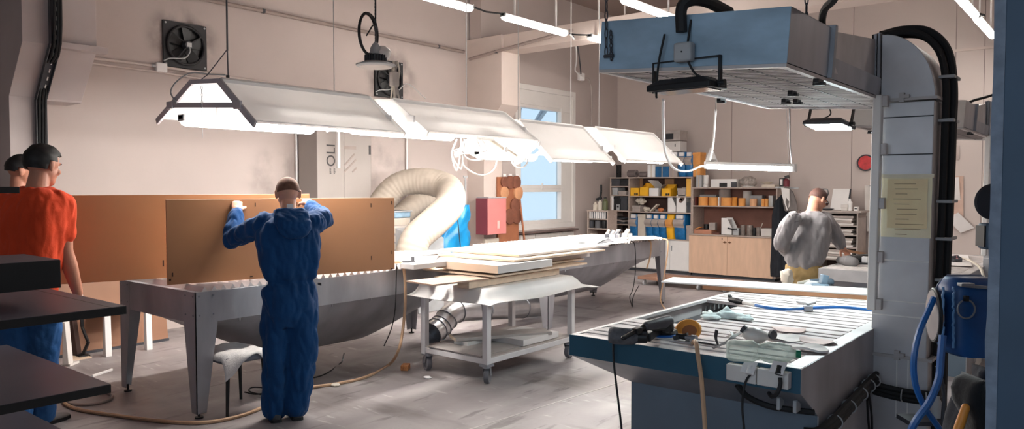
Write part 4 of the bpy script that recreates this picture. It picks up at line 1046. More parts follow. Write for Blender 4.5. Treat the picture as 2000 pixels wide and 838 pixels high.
z3 = Z_(297, YF+.03, 1314)+.012
carton('white carton with small hand hole in the upper part of the carton stack', 1299, 1327.5, 276, z3, .28, DULLW, slot=(.63, .69, .45, .75), y=YF+.04)
z4 = Z_(276, YF+.03, 1314)+.012
carton('grey plastic crate with two dark openings topmost in the carton stack', 1281, 1327.5, 256, z4, .3, GREYC, lid='lid', slot=(.4, .72, .15, .82), y=YF+.03)
roll('left blue wrapped roll with grey tail on top of the tall unit', 1322.5, 1337.5, 297, zT, group='wrapped rolls on top of the tall unit')
roll('right blue wrapped roll with grey tail on top of the tall unit', 1338, 1351.5, 297, zT, group='wrapped rolls on top of the tall unit')
# ------------------------------------------------------------ wide cupboard with open top
cx0, cx1 = X_(1350.5)+.012, X_(1518)
zc, zm, zt2 = Z_(459, px=1420), Z_(402.5, px=1430), Z_(366, px=1430)
shelf_unit('open_top_cupboard', 'wide pale cupboard top part with brown back and one shelf', 'shelf', cx0, cx1, zc+.001, zt2, [(cx0+th_, cx1-.06, zm)], back=SHBACK)
t = thing('two_door_cupboard', 'wide pale wooden two door cupboard beside the tall shelf unit', 'cupboard', ((cx0+cx1)/2, YF+.25, 0))
B().box((cx0-.05, YF-.06, zc-.025), (cx1+.01, YF+YD, zc)).obj('worktop', SHELFW, t, bevel=.003)
B().box((cx0-.04, YF-.02, .05), (cx1, YF+YD, zc-.025)).obj('carcass', SHELFW, t)
B().box((cx0, YF+.03, 0), (cx1-.04, YF+YD, .05)).obj('plinth', DGREY, t)
xm = X_(1423)
for (a, b_, hs) in ((cx0-.035, xm-.002, 1), (xm+.002, cx1-.05, -1)):
    dd = B().box((a, YF-.042, .055), (b_, YF-.021, zc-.03)).obj('door', DOORW, t, bevel=.002)
    k = b_-.045 if hs == 1 else a+.045
    B().box((k-.03, YF-.062, zc-.14), (k+.03, YF-.042, zc-.125)).box((k-.006, YF-.06, zc-.15), (k+.006, YF-.042, zc-.115)).obj('latch', mat('latch_brass', C(120, 84, 60), .4, .6), dd)
B().cyl((xm-.1, YF-.046, zc-.075), (xm-.1, YF-.042, zc-.075), .01, n=10).obj('lock', BLK, t)
# orange rolls on its shelf
def drum(label, px0, px1, py1, zb, m=CARDO, y=YF+.03, name='sanding_belt_roll', cat='roll', group='orange abrasive rolls on the cupboard shelf', hole=True):
    x0, x1, z1 = bx(px0, px1, py1, zb, y=y); r = (x1-x0)/2; c = ((x0+x1)/2, y+r, zb)
    t = thing(name, label, cat, c, group=group); h = z1-zb
    if hole: B().lathe([(r*.55, 0), (r, 0), (r, h), (r*.55, h), (r*.55, 0)], c, 28, cap=False).obj('roll', m, t)
    else: B().lathe([(r*.9, 0), (r, .01), (r, h*.92), (r*.93, h), (r*.85, h), (r*.85, h*.9), (0, h*.9)], c, 24).obj('body', m, t)
    return t
zs = zm
drum('leftmost orange abrasive roll on the cupboard shelf', 1361, 1379, 384.5, zs)
drum('second orange abrasive roll from the left on the cupboard shelf', 1381, 1400, 385.5, zs)
drum('big third orange abrasive roll from the left on the cupboard shelf', 1404.5, 1427, 386, zs)
drum('amber coloured roll right of the big orange roll', 1428, 1438, 385.5, zs, mat('amber', C(206, 136, 52), .7))
drum('orange roll fifth from the left on the cupboard shelf', 1440, 1453, 387, zs)
drum('narrow pinkish roll sixth from the left on the cupboard shelf', 1462, 1476, 388, zs, mat('pink_roll', C(214, 164, 124), .75))
drum('narrow orange roll seventh from the left on the cupboard shelf', 1486, 1492.5, 388, zs)
drum('rightmost narrow orange roll on the cupboard shelf', 1493, 1500, 388, zs)
for px, m, lab in ((1356.5, mat('dark_red', C(92, 40, 36), .7), 'thin dark red book standing at the left end of the cupboard shelf'), (1402, PAPER, 'thin white board standing between the orange rolls')):
    t = thing('thin_board', lab, 'board', (X_(px), YF+.1, zs)); B().box((X_(px)-.012, YF+.03, zs), (X_(px)+.012, YF+.2, zs+.165)).obj('board', m, t, bevel=.002)
carton('flat grey tray behind the left orange rolls', 1366, 1398, 380.5, zs, .14, LGREY, y=YF+.29, lid='lid')
drum('grey round tub behind the orange rolls', 1400, 1422, 370, zs, GREYC, y=YF+.25, name='tub', cat='tub', group=None, hole=False)
drum('white round jar with domed lid behind the orange rolls', 1448, 1464, 373, zs, DULLW, y=YF+.27, name='jar', cat='jar', group=None, hole=False)
carton('pale low box behind the right orange rolls', 1465, 1488, 382, zs, .15, LGREY, y=YF+.28, lid='lid')
carton('tall pale box at the right end of the cupboard shelf', 1501, 1509, 382, zs, .3, LGREY, lid='seam')
# worktop items
carton('flat pinkish wooden box with lifted lid at the left of the worktop', 1356, 1390, 449, zc, .24, mat('pink_wood', C(186, 130, 104), .7), lid=None, slot=None)
t = thing('lid_scrap', 'small orange tinted board lying on the flat pinkish wooden box', 'board', (X_(1361), YF+.1, zc+.075)); B().cbox((X_(1361), YF+.12, zc+.105), (.11, .14, .012), Matrix.Rotation(-.35, 3, 'Y')).obj('board', CARDO, t)
drum('dark small tape roll on the worktop', 1373, 1383, 438, zc+.08, BLK, y=YF+.18, name='tape_roll', cat='tape', group=None)
carton('grey mottled block standing on the worktop left of the white file', 1385, 1397, 435, zc+.075, .1, GREYC, y=YF+.12)
t = thing('brown_pad', 'dark brown pad lying on the worktop left of the white file', 'pad', (X_(1398), YF+.1, zc)); B().cbox((X_(1398), YF+.06, zc+.015), (.14, .1, .03)).obj('pad', mat('brown_pad', C(104, 66, 56), .9), t, bevel=.006)
magfile('white magazine file standing on the worktop', 1409, 1430, 426, zc)
carton('grey open bin with dark tool in it on the worktop', 1432, 1443, 446, zc, .18, LGREY)
t = thing('black_spatula', 'black handled scraper resting on the bin beside the white file', 'scraper', (X_(1428), YF, zc+.1)); B().cbox((X_(1427), YF+.02, zc+.115), (.12, .04, .025), Matrix.Rotation(.2, 3, 'Y')).cbox((X_(1434), YF+.02, zc+.11), (.1, .06, .008)).obj('scraper', BLK, t, bevel=.005)
for (a, b_, c_, lab) in ((1445, 1454.5, 440, 'first grey paint tin right of the bins on the worktop'), (1457, 1469, 440.5, 'second broader grey paint tin on the worktop'), (1476, 1485, 444.5, 'third grey paint tin holding a brush on the worktop')):
    drum(lab, a, b_, c_, zc, mat('dusty_tin', C(136, 126, 120), .5, .3, .3, 18), name='paint_tin', cat='tin', group='dusty paint tins on the worktop', hole=False)
t = thing('brush', 'thin brush standing in the third paint tin', 'brush', (X_(1482), YF+.1, zc+.12)); B().tube([(X_(1481), YF+.08, zc+.1), (X_(1488), YF+.05, zc+.24)], .008).obj('handle', CREAM, t)
drum('black tin between the paint tins on the worktop', 1470, 1476, 445, zc, BLK, name='paint_tin', cat='tin', group=None, hole=False)
carton('white rectangular tub at the right end of the worktop', 1487, 1508, 447, zc, .22, DULLW, lid='lid')
t = thing('dark_tool', 'dark upright tool behind the white tub on the worktop', 'tool', (X_(1504), YF+.3, zc)); B().lathe([(0, 0), (.04, 0), (.04, .05), (.02, .07), (.02, .2), (.03, .22), (.0, .25)], (X_(1504), YF+.34, zc), 14).obj('tool', DGREY, t)
# on top of the cupboard
carton('pale carton at the left end on top of the cupboard', 1359, 1369.5, 342, zt2, .22, LGREY, lid='seam')
t = thing('white_canister', 'white round canister on top of the cupboard', 'canister', (X_(1374), YF+.1, zt2)); h = Z_(342, px=1374)-zt2
B().lathe([(0, 0), (.05, 0), (.055, h*.2), (.04, h*.24), (.048, h*.3), (.048, h*.95), (.04, h), (0, h)], (X_(1374), YF+.1, zt2), 20).obj('canister', WHITE, t)
carton('long white carton with two grey windows on top of the cupboard', 1388, 1438, 350, zt2, .22, WHITE, slot=(.34, .64, .05, .55))
t = thing('grey_sleeve', 'grey sleeve standing in front of the long white carton', 'sleeve', (X_(1433), YF, zt2)); B().box((X_(1427), YF+.005, zt2), (X_(1437.5), YF+.028, zt2+.1)).obj('sleeve', DGREY, t, bevel=.003)
lump('mesh_bag', 'rounded grey mesh bag on top of the cupboard', 'bag', 1461, 350, zt2+.0, .14, mat('mesh_bag', C(150, 142, 136), .8, 0, .35, 30), (1.12, .8, .78), seed=3, amp=.2)
t = thing('paper_scrap', 'folded white paper in front of the grey mesh bag', 'paper', (X_(1455), YF, zt2)); g = [[V((X_(1447)+.2*u, YF+.03+.1*v, zt2+.01+.05*abs(sin(3*u+.4))*v)) for u in (0, .25, .5, .75, 1)] for v in (0, .5, 1)]; B().sheet(g, .002).obj('sheet', PAPER, t)
carton('flat pale box at the right end on top of the cupboard', 1488, 1512, 361, zt2, .25, CREAM, lid='lid')
t = thing('shallow_bowl', 'shallow cream bowl resting on the flat pale box', 'bowl', (X_(1491), YF+.14, zt2+.06)); B().lathe([(0, .0), (.05, .0), (.11, .045), (.107, .05), (.045, .01), (0, .008)], (X_(1491), YF+.15, Z_(361, YF+.03, 1500)+.008), 24).obj('bowl', CREAM, t)
# orange cartons between shelf and cupboard tops
carton('lower pale orange carton standing between the tall unit and cupboard', 1353, 1367, 322, zT, .24, CARDO, lid='seam', y=YF+.06)
carton('upper pale orange carton with dark band above the other orange carton', 1352.5, 1367, 298, Z_(322, YF+.06, 1360)+.003, .24, CARDO, lid='lid', y=YF+.06)
# ------------------------------------------------------------ low shelf by the window with bottles
yb = 12.5
sa, sb = X_(1147, yb), X_(1187, yb); z1 = Z_(411, yb, 1165)
shelf_unit('low_shelf', 'low narrow shelf with bottles on top by the window wall', 'shelf', sa, sb, .0, z1, [(sa+th_, sb-th_, Z_(427, yb, 1165)), (sa+th_, sb-th_, Z_(446, yb, 1165)), (sa+th_, sb-th_, .35)], y=yb, d=.35, back=dark_back)
def bottle(label, px, w, py1, m, y=yb+.1, zb=None, group=None, cap=None):
    x = X_(px, y); zb = z1 if zb is None else zb; h = Z_(py1, y, px)-zb; r = w/2
    t = thing('bottle', label, 'bottle', (x, y, zb), group=group)
    B().lathe([(0, 0), (r, 0), (r, h*.68), (r*.45, h*.82), (r*.42, h*.9), (0, h*.9)], (x, y, zb), 18).obj('body', m, t, bevel=.002)
    B().cyl((x, y, zb+h*.9), (x, y, zb+h), r*.48, n=14).obj('cap', cap or BLK, t)
bottle('cream canister leftmost of the bottles on the low shelf', 1163, .1, 394, CREAM, cap=CREAM)
bottle('tall cream bottle in the middle on the low shelf', 1172, .09, 388, CREAM)
bottle('dark green bottle rightmost on the low shelf', 1182, .11, 385, mat('green_bottle', C(88, 92, 62), .3))
t = thing('spray_gun', 'black spray gun standing behind the bottles on the low shelf', 'spray gun', (X_(1171, yb), yb+.22, z1))
zz = Z_(390, yb+.22, 1171)
B().lathe([(0, 0), (.04, 0), (.04, zz-z1-.05), (.02, zz-z1), (0, zz-z1)], (X_(1171, yb+.22), yb+.22, z1), 14).obj('cup', DGREY, t)
B().bar((X_(1165, yb+.22), yb+.22, zz), (X_(1175, yb+.22), yb+.22, zz+.04), .04, .05).bar((X_(1172, yb+.22), yb+.22, zz+.02), (X_(1174, yb+.22), yb+.22, zz+.16), .035, .035).cyl((X_(1174, yb+.22), yb+.22, zz+.16), (X_(1174, yb+.22), yb+.22, zz+.3), .022).obj('gun', BLK, t, bevel=.004)
zq = Z_(427, yb, 1165)
for k in range(8):
    x = sa+.03+k*.05
    t = thing('notebook', 'small grey or white notebook in the row on the low shelf', 'book', (x, yb+.1, zq), group='row of small notebooks on the low shelf')
    B().box((x, yb+.03, zq), (x+.035, yb+.16, zq+.14+.01*(k % 3))).obj('cover', (PAPER, DGREY, LGREY)[k % 3], t, bevel=.002); B().box((x+.003, yb+.026, zq+.004), (x+.032, yb+.03, zq+.13)).obj('pages', PAPER, t)
for px, lab, m in ((1152, 'dark round tub at the left on the lower shelf of the low shelf', DGREY), (1165, 'grey round tub in the middle of the lower shelf of the low shelf', mat('tub_grey', C(92, 92, 96), .6)), (1178, 'black round tub at the right on the lower shelf of the low shelf', BLK)):
    drum(lab, px-5, px+5, 431, Z_(446, yb, 1165), m, y=yb+.04, name='tub', cat='tub', group=None, hole=False)
# ------------------------------------------------------------ grey rack behind the man in the sweatshirt
ga, gb = X_(1598), X_(1679); gt = Z_(415, px=1640)
shelf_unit('grey_rack', 'grey rack of boards behind the man in the grey sweatshirt', 'shelf', ga, gb-.02, 0, gt, [(ga+th_, gb-.04, Z_(440, px=1640)-.0), (ga+th_, gb-.04, Z_(458, px=1640)), (ga+th_, gb-.04, Z_(482, px=1640)), (ga+th_, gb-.04, Z_(506, px=1640)), (ga+th_, gb-.04, .2)], back=dark_back, wood=GREYC)
B().box((ga-.03, YF-.05, gt+.001), (gb+.04, YF+YD, gt+.03)).obj('rack_board', GREYC, label='long grey board laid on top of the grey rack', cat='board')
for k, (zpy, h, lab) in enumerate(((440, .16, 'stack of pale panels on the upper level of the grey rack'), (458, .1, 'stack of pale panels on the second level of the grey rack'), (482, .15, 'stack of pale panels on the third level of the grey rack'), (506, .16, 'stack of pale panels on the fourth level of the grey rack'))):
    z = Z_(zpy, px=1640); t = thing('panel_stack', lab, 'panels', ((ga+gb)/2, YF+.2, z))
    for j in range(4): B().box((ga+.05+.02*(j % 2), YF+.02, z+.0005+j*h/4), (gb-.1-.015*((j*2) % 3), YF+.42, z+(j+1)*h/4-.004)).obj('panel', GREYC if j % 2 else DULLW, t, bevel=.003)
zr = gt+.03
t = thing('white_board', 'white board leaning on the wall above the grey rack', 'board', (X_(1631), 13.6, zr))
a, b_ = X_(1612), X_(1645); zz = Z_(369, px=1630)
B().prism([(a, YF+.26, zr), (b_, YF+.26, zr), (b_, YF+.44, zz), (a, YF+.44, zz)], (0, .018, 0)).obj('panel', WHITE, t); B().prism([(b_, YF+.258, zr), (b_+.02, YF+.258, zr), (b_+.02, YF+.438, zz), (b_, YF+.438, zz)], (0, .022, 0)).obj('dark_edge', DGREY, t)
carton('small white box on the grey rack right of the white board', 1643, 1655, 400, zr, .14, DULLW, lid='lid')
bottle('white pointed bottle on the grey rack', 1659.5, .085, 388, WHITE, y=YF+.1, zb=zr, cap=WHITE)
t = carton('tiny white box with dark label on the grey rack', 1667.5, 1675, 404, zr, .1, WHITE, slot=(.2, .85, .4, .75))
t = thing('dark_dish', 'dark shallow dish at the left end of the grey rack top', 'dish', (X_(1613), YF+.05, zr)); B().lathe([(0, 0), (.05, 0), (.1, .02), (.1, .03), (0, .035)], (X_(1614), YF+.08, zr), 20).obj('dish', DGREY, t)
# leaning board and hanging sheets at the right of the rack
t = thing('leaning_board', 'tan board leaning on the wall behind the far slatted table', 'board', (X_(1684), 13.5, 0))
B().prism([(X_(1679), YF+.2, 0), (X_(1712), YF+.2, 0), (X_(1712), YF+.6, Z_(468, px=1690)), (X_(1688), YF+.6, Z_(468, px=1690))], (0, .02, 0)).obj('board', CARD, t)
t = thing('hanging_sheet', 'pale sheet hanging on the wall beside the white support post', 'sheet', (X_(1697), 13.9, 1.0))
B().sheet([[V((X_(1690+14*u-2*v, 13.9), 13.93-.03*sin(5*u+2*v), Z_(452-90*v, 13.9, 1697))) for u in (0, .33, .66, 1)] for v in (0, .33, .66, 1)], .004).obj('sheet', DULLW, t); B().cyl((X_(1699, 13.9), 13.9, Z_(363, 13.9, 1697)), (X_(1699, 13.9), 14, Z_(363, 13.9, 1697)), .01).obj('hook', DGREY, t)
# red round sign
c = W(1691, 318, y=13.98); r = abs(W(1707, 318, y=13.98).x-c.x)
t = thing('red_disc', 'round red disc with dark rim on the back wall', 'disc', (c.x, 13.98, c.z-r))
B().cyl((c.x, 13.965, c.z), (c.x, 14, c.z), r, n=36).obj('disc', mat('red_disc', C(196, 54, 58), .55, 0, .25, 12), t); B().torus((c.x, 13.965, c.z), r, .012, (0, 1, 0), 36).obj('rim', DGREY, t)
# boxes: thin dark plate on wall
p0, p1 = W(1513, 319, y=13.99), W(1526, 321.5, y=13.99)
B().box((p0.x, 13.975, p1.z), (p1.x, 14, p0.z)).obj('wall_strip', DGREY, label='small dark strip on the wall right of the slim tube lamp', cat='strip')
# coats between cupboard and man
def cloth_column(name, label, cat, pts, m, seed=0, amp=.03, hook=None, parts=()):
    """hanging garment: rings from top to bottom (x,y,z,half width,half depth)"""
    b = B(); rings = []
    for k, (x, y, z, w, d) in enumerate(pts):
        ring = []
        for i in range(28):
            a = 2*pi*i/28; f = 1+.16*sin(5*a+k*.5+seed)+.1*sin(9*a+seed*2)
            ring.append(V((x+w*cos(a)*f, y+d*sin(a)*f, z+.01*sin(3*a))))
        rings.append(ring)
    b.loft(rings)
    t = thing(name, label, cat, pts[-1][:3]); b.obj('cloth', m, t, smooth=60)
    return t
yk = 13.2
def K(px, py, w, d, y=yk): p = W(px, py, y=y); return (p.x, p.y, p.z, w, d)
t = cloth_column('hanging_coat', 'long dark coat hanging at the right side of the cupboard', 'coat', [K(1528, 382, .03, .03), K(1524, 392, .08, .08), K(1524, 420, .12, .12), K(1526, 470, .14, .14), K(1525, 520, .15, .14), K(1526, 540, .15, .13)], mat('dark_cloth', C(30, 34, 42), .9, 0, .2, 8), 1)
t = cloth_column('hanging_jacket', 'grey jacket with pale lining hanging over the dark coat', 'jacket', [K(1536, 365, .03, .03, 13.15), K(1540, 376, .08, .06, 13.12), K(1543, 395, .11, .08, 13.1), K(1546, 412, .1, .07, 13.1)], mat('grey_cloth', C(112, 106, 104), .9, 0, .15, 8), 3)
p = W(1533, 380, y=13.08)
B().prism([(p.x-.05, 13.03, p.z+.12), (p.x+.09, 13.03, p.z+.1), (p.x+.1, 13.02, p.z-.2), (p.x+.06, 13.02, p.z-.28), (p.x-.03, 13.04, p.z-.04)], (0, .012, 0)).obj('pale_lining', PAPER, t)
B().bar(W(1515, 366, y=13.3), W(1560, 368, y=13.3), .03, .03).obj('coat_rail', LGREY, label='short pale rail carrying the coats beside the cupboard', cat='rail')
t = thing('red_spray_bottle', 'dark red bottle with black head on the rail end beside the cupboard', 'bottle', W(1536, 365, y=13.3)); p = W(1536, 364.5, y=13.28)
B().lathe([(0, 0), (.05, 0), (.055, .1), (.025, .14), (0, .14)], p, 16).obj('body', mat('wine_red', C(108, 40, 52), .5), t); B().bar(p+V((-.03, 0, .16)), p+V((.04, 0, .18)), .03, .05).obj('trigger_head', BLK, t)
t = thing('black_white_box', 'small black and white box beside the dark red bottle', 'box', W(1527, 365, y=13.3)); p = W(1526, 364.5, y=13.28)
B().box((p.x-.04, p.y, p.z), (p.x+.05, p.y+.08, p.z+.15)).obj('body', BLK, t, bevel=.005); B().box((p.x-.02, p.y-.003, p.z+.03), (p.x+.02, p.y, p.z+.13)).obj('label', PAPER, t)
# papers on the wall right of the duct
def wall_paper(label, pts, m=PAPER, y=13.97, k=.004): 
    P = [W(px, py, y=y) for px, py in pts]; g = [[P[0].lerp(P[1], u).lerp(P[3].lerp(P[2], u), v)+V((0, -.02*sin(pi*v)*u, 0)) for u in (0, .25, .5, .75, 1)] for v in (0, .25, .5, .75, 1)]
    B().sheet(g, k).obj('wall_paper', m, label=label, cat='paper')
wall_paper('upright white sheet pinned on the back wall near the far duct', [(1851, 347), (1873, 346), (1876, 391), (1851, 392)], y=13.96)
wall_paper('tilted white sheet pinned lower on the back wall near the far duct', [(1848, 425), (1872, 415), (1903, 445), (1876, 455)], y=13.95)
wall_paper('large pinkish board fixed on the back wall behind the pinned white sheets', [(1838, 344), (1882, 344), (1882, 440), (1838, 440)], mat('pink_board', C(206, 176, 160), .8), 13.985, .012)
wall_paper('faded square patch of card on the back wall above the pinned sheets', [(1848, 284), (1874, 284), (1874, 312), (1848, 312)], mat('faded_card', C(186, 172, 166), .8), 13.988, .008)
# ============================================================ ALONG THE FAN WALL
xc = -8.3
ya, yb_ = W(620, 300, x=xc).y, W(727, 300, x=xc).y
t = thing('dust_collector', 'tall pale dust collector cabinet with dark lettering against the fan wall', 'dust collector', (-8.5, (ya+yb_)/2, 0))
DC = mat('collector_grey', C(150, 142, 138), .6, 0, .05, 2)
ym_ = ya+(yb_-ya)*.48
B().box((-8.72, ya, .05), (xc-.01, ym_-.003, 2.55)).obj('cabinet', DC, t, bevel=.01)
B().box((-8.72, ym_+.003, .05), (xc-.02, yb_, 2.55)).obj('side_cabinet', DC, t, bevel=.01)
B().box((-8.7, ya+.02, 0), (xc-.04, yb_-.02, .05)).obj('plinth', DGREY, t)
def text(body, size, M, name, m, parent, ext=.001):
    c = bpy.data.curves.new(name, 'FONT'); c.body = body; c.size = size; c.extrude = ext; c.align_x = 'LEFT'
    o = bpy.data.objects.new('tmp', c); COL.objects.link(o)
    dg = bpy.context.evaluated_depsgraph_get(); me = bpy.data.meshes.new_from_object(o.evaluated_get(dg))
    bpy.data.objects.remove(o); me.transform(M)
    return B().obj(name, m, parent, mesh=me, recalc=False, smooth=10)
INK = mat('dark_ink', C(64, 62, 64), .7); INK2 = mat('faded_ink', C(140, 128, 124), .8)
# lettering runs upwards on the front (+X) face: text x -> world z, text y -> world -y
def upright(p): return Matrix(((0, 0, 1, p.x), (0, -1, 0, p.y), (1, 0, 0, p.z), (0, 0, 0, 1)))
pl = W(655, 326, x=xc+.001)
text('OLI', .20, upright(V((xc-.006, pl.y+.0, pl.z))), 'lettering', INK, t)
for k in range(2):
    b = B(); y = W(646+8*k, 334, x=xc).y; z = W(650, 339, x=xc).z; random.seed(k)
    for j in range(6): b.box((xc-.008, y-.012, z+.013*j), (xc-.004, y+.012*random.random()+.004, z+.013*j+.008))
    b.obj('small_lettering', INK, t)
for (p0, p1) in (((668, 330), (694, 301)), ((672, 338), (697, 312)), ((690, 336), (698, 328))):
    a, c_ = W(*p0, x=xc), W(*p1, x=xc); B().bar((xc-.016, a.y, a.z), (xc-.016, c_.y, c_.z), .004, .022, (0, 1, 1)).obj('slanted_mark', INK2, t)
a, c_ = W(664, 284, x=xc), W(697, 292, x=xc)
B().box((xc-.02, a.y, c_.z), (xc-.0165, c_.y, a.z)).obj('faded_band', INK2, t)
a, c_ = W(722, 284, x=xc), W(727, 302, x=xc); B().box((xc-.02, a.y, c_.z), (xc-.0155, c_.y-.01, a.z)).obj('corner_mark', INK, t)
p0, p1 = W(662, 262, x=-8.2), W(667, 328, x=-8.2)
t = thing('white_strip_pole', 'short white pole standing before the dust collector', 'pole', (-8.22, p0.y, 1.2)); B().box((-8.24, p0.y-.02, p1.z), (-8.2, p0.y+.02, 2.7)).obj('pole', WHITE, t, bevel=.004); B().box((-8.3, p0.y-.015, 2.6), (-8.2, p0.y+.015, 2.63)).obj('bracket', LGREY, t)
# big flexible duct looping behind the brown board
t = thing('flexible_duct', 'fat beige flexible duct bent in a loop behind the front brown board', 'duct', (-7.6, 7.2, .9))
FLX = mat('flex_duct', C(174, 163, 150), .75, 0, .1, 5, .05, 20)
def flex(pts, rs, name='hose'):
    P = spline(pts, 22); n = len(P); r = []
    for i in range(n):
        u = i/(n-1)*(len(rs)-1); k = min(int(u), len(rs)-2); rr = rs[k]+(rs[k+1]-rs[k])*(u-k)
        r.append(rr*(1+.012*sin(i*1.5)))
    return B().tube(P, r, 28).obj(name, FLX, t, smooth=60)
flex([W(728, 440, x=-8.3), W(745, 398, x=-8.25), W(778, 362, x=-8.1), W(828, 354, x=-7.8), W(874, 368, x=-7.4), W(878, 400, x=-7.0), W(845, 436, x=-6.85), W(812, 468, x=-6.85), W(796, 520, x=-6.85)], [.2, .19, .18, .19, .2, .2, .195, .19, .19])
flex([W(740, 420, x=-8.35), W(775, 425, x=-8.4), W(815, 396, x=-8.4), W(850, 396, x=-8.4), W(880, 430, x=-8.4)], [.16, .16, .16, .16, .16], 'rear_hose')
# boxes beside it
t = thing('clear_bin', 'clear bluish plastic bin behind the right end of the front board', 'bin', W(787, 425, x=-7.7))
p, q = W(770, 412, x=-7.7), W(803, 425, x=-7.7); CB = mat('clear_blue', C(150, 182, 206), .2, 0, .2, 8, alpha=None)
B().box((-8.0, p.y, q.z), (-7.7, q.y, p.z)).obj('tub', CB, t, bevel=.02); B().box((-8.02, p.y-.01, p.z-.02), (-7.68, q.y+.01, p.z)).obj('rim', LGREY, t, bevel=.004)
pz = q.z
t = thing('white_drawer_box', 'white stack of drawers behind the right end of the front board', 'drawers', W(780, 510, x=-7.7)); p, q = W(765, 426, x=-7.7), W(784, 520, x=-7.7)
B().box((-8.05, p.y, 0), (-7.72, W(803, 426, x=-7.7).y, pz-.002)).obj('body', DULLW, t, bevel=.004)
for k in range(5):
    z = pz-.1-.11*k; B().box((-7.72, p.y+.02, z), (-7.7, W(800, 426, x=-7.7).y, z+.085)).obj('drawer', CREAM, t, bevel=.004)
# grey housing under the duct
p, q = W(812, 445, x=-7.3), W(852, 445, x=-7.3)
t = thing('grey_housing', 'grey machine housing where the flexible duct ends', 'housing', (-7.2, (p.y+q.y)/2, 0)); B().prism([(-7.75, p.y, 0), (-7.25, p.y, 0), (-7.25, p.y, p.z-.15), (-7.75, p.y, p.z)], (0, q.y-p.y+.1, 0)).obj('body', LGREY, t, bevel=.01); B().box((-7.25, p.y+.05, .3), (-7.235, q.y, .7)).obj('panel', GREYMET, t)
# blue bag hung on a thin pole
xb = -8.0
t = thing('blue_sack', 'crumpled bright blue plastic sack hanging beside the flexible duct', 'sack', W(880, 488, x=xb))
b = B(); rings = []
for k in range(15):
    v = k/14; py = 400+100*v; x0, x1 = (893-44*min(1, v*1.5)), (911+2*v)
    p, q = W(x0, py, x=xb), W(x1, py, x=xb); c = (p+q)/2; hw = (q-p).length/2
    ring = []
    for i in range(40):
        a = 2*pi*i/40; f = 1+.25*noise.noise((cos(a)*2.2, sin(a)*2.2+v*1.5, v*4))+.12*noise.noise((cos(a)*6, sin(a)*6, v*9))
        ring.append(V((c.x+.13*sin(a)*f, c.y+hw*cos(a)*f, c.z)))
    rings.append(ring)
b.loft(rings).obj('sack', mat('blue_sack', C(20, 134, 192), .35, 0, .2, 6, .1, 20), t, smooth=70)
B().tube(spline([W(893, 420, x=xb+.17), W(896, 450, x=xb+.19), W(900, 490, x=xb+.17)]), .008).obj('dark_strap', DGREY, t)
p, q = W(909, 345, x=-8.1), W(907, 452, x=-8.1)
t = thing('wall_pole', 'thin grey pole with flat top tab left of the red wall cabinet', 'pole', (p.x, p.y, 0)); B().cyl((p.x, p.y, .0), p, .014).obj('pole', LGREY, t); B().cbox(p, (.02, .09, .03)).obj('tab', LGREY, t); B().tube(spline([q, q+V((.03, .05, -.15)), q+V((.02, .08, -.2)), q+V((0, .06, -.1))]), .008).obj('hook_cord', DGREY, t)
# red cabinet on the column
t = thing('wall_cabinet', 'pinkish red wall cabinet on the white column', 'cabinet', (-8.28, 9.6, .9))
z0, z1 = W(970, 458, x=-8.15).z, W(970, 387, x=-8.15).z; y0, y1 = W(953, 400, x=-8.15).y, W(989, 400, x=-8.15).y
B().box((-8.42, y0, z0), (-8.17, y1, z1)).obj('body', mat('red_enamel', C(132, 62, 76), .4, 0, .06, 3), t, bevel=.004)
dr = B().box((-8.168, y0+.004, z0+.004), (-8.15, y1-.004, z1-.004)).obj('door', mat('pink_enamel', C(212, 130, 128), .35, 0, .06, 3), t, bevel=.004)
B().box((-8.15, y0+.24, z0+.1), (-8.142, y0+.29, z0+.23)).obj('label', mat('pale_label', C(232, 196, 190), .5), dr); B().box((-8.42, y0+.02, z1), (-8.15, y1, z1+.02)).obj('lid', LGREY, t)
p, q = W(937, 462, x=-8.40), W(973, 478, x=-8.38)
t = thing('cable_duct', 'short pale ledge on the column below the red wall cabinet', 'ledge', p); B().box((-8.42, p.y+.1, z0-.16), (-8.36, q.y, z0-.08)).obj('ledge', CREAM, t, bevel=.004)
# brown board with sanding discs
xd = -8.38
y0, y1 = W(972, 400, x=xd).y, W(1013, 400, x=xd).y; z0, z1 = W(1000, 472, x=xd).z, W(1000, 346, x=xd).z
t = thing('disc_rack', 'brown board hung with round sanding pads between cabinet and window', 'rack', (xd, (y0+y1)/2, z0))
BRN = mat('hardboard', C(156, 98, 68), .7, 0, .12, 4); BRD = mat('brown_pad_disc', C(122, 74, 56), .8, 0, .15, 10); BRL = mat('light_pad_disc', C(196, 142, 104), .8, 0, .12, 10)
B().box((xd-.03, y0, z0), (xd, y1, z1)).obj('back_board', BRN, t, bevel=.003)
for (sx, sy, r, m) in ((408, 372, 22, BRD), (443, 374, 26, BRD), (482, 374, 26, BRD), (405, 440, 26, BRL), (493, 440, 27, BRL), (475, 520, 29, BRD), (441, 590, 31, BRD), (483, 588, 29, BRD)):
    p = W(860+sx/3.222, 240+sy/3.222, x=xd+.03); rr = (W(860+sx/3.222+r/3.222, 400, x=xd).y-W(860+sx/3.222-r/3.222, 400, x=xd).y)/2
    B().lathe([(0, 0), (rr, 0), (rr, .03), (rr*.85, .04), (0, .035)], (xd+.002, p.y, p.z), 24, ax=(1, 0, 0)).obj('sanding_pad', m, t)
for sx in (400, 437, 480):
    p = W(860+sx/3.222, 343, x=xd); B().box((xd, p.y-.03, p.z-.02), (xd+.03, p.y+.03, p.z+.03)).obj('clip', WHITE, t, bevel=.004)
p, q = W(1014, 390, x=-8.2), W(1020, 470, x=-8.2)
t = thing('leaning_stick', 'brown stick leaning beside the window left edge', 'stick', q); B().bar(W(1014, 380, x=-8.38), V((q.x+.16, q.y, 0.0)), .025, .03).obj('stick', BRN, t)

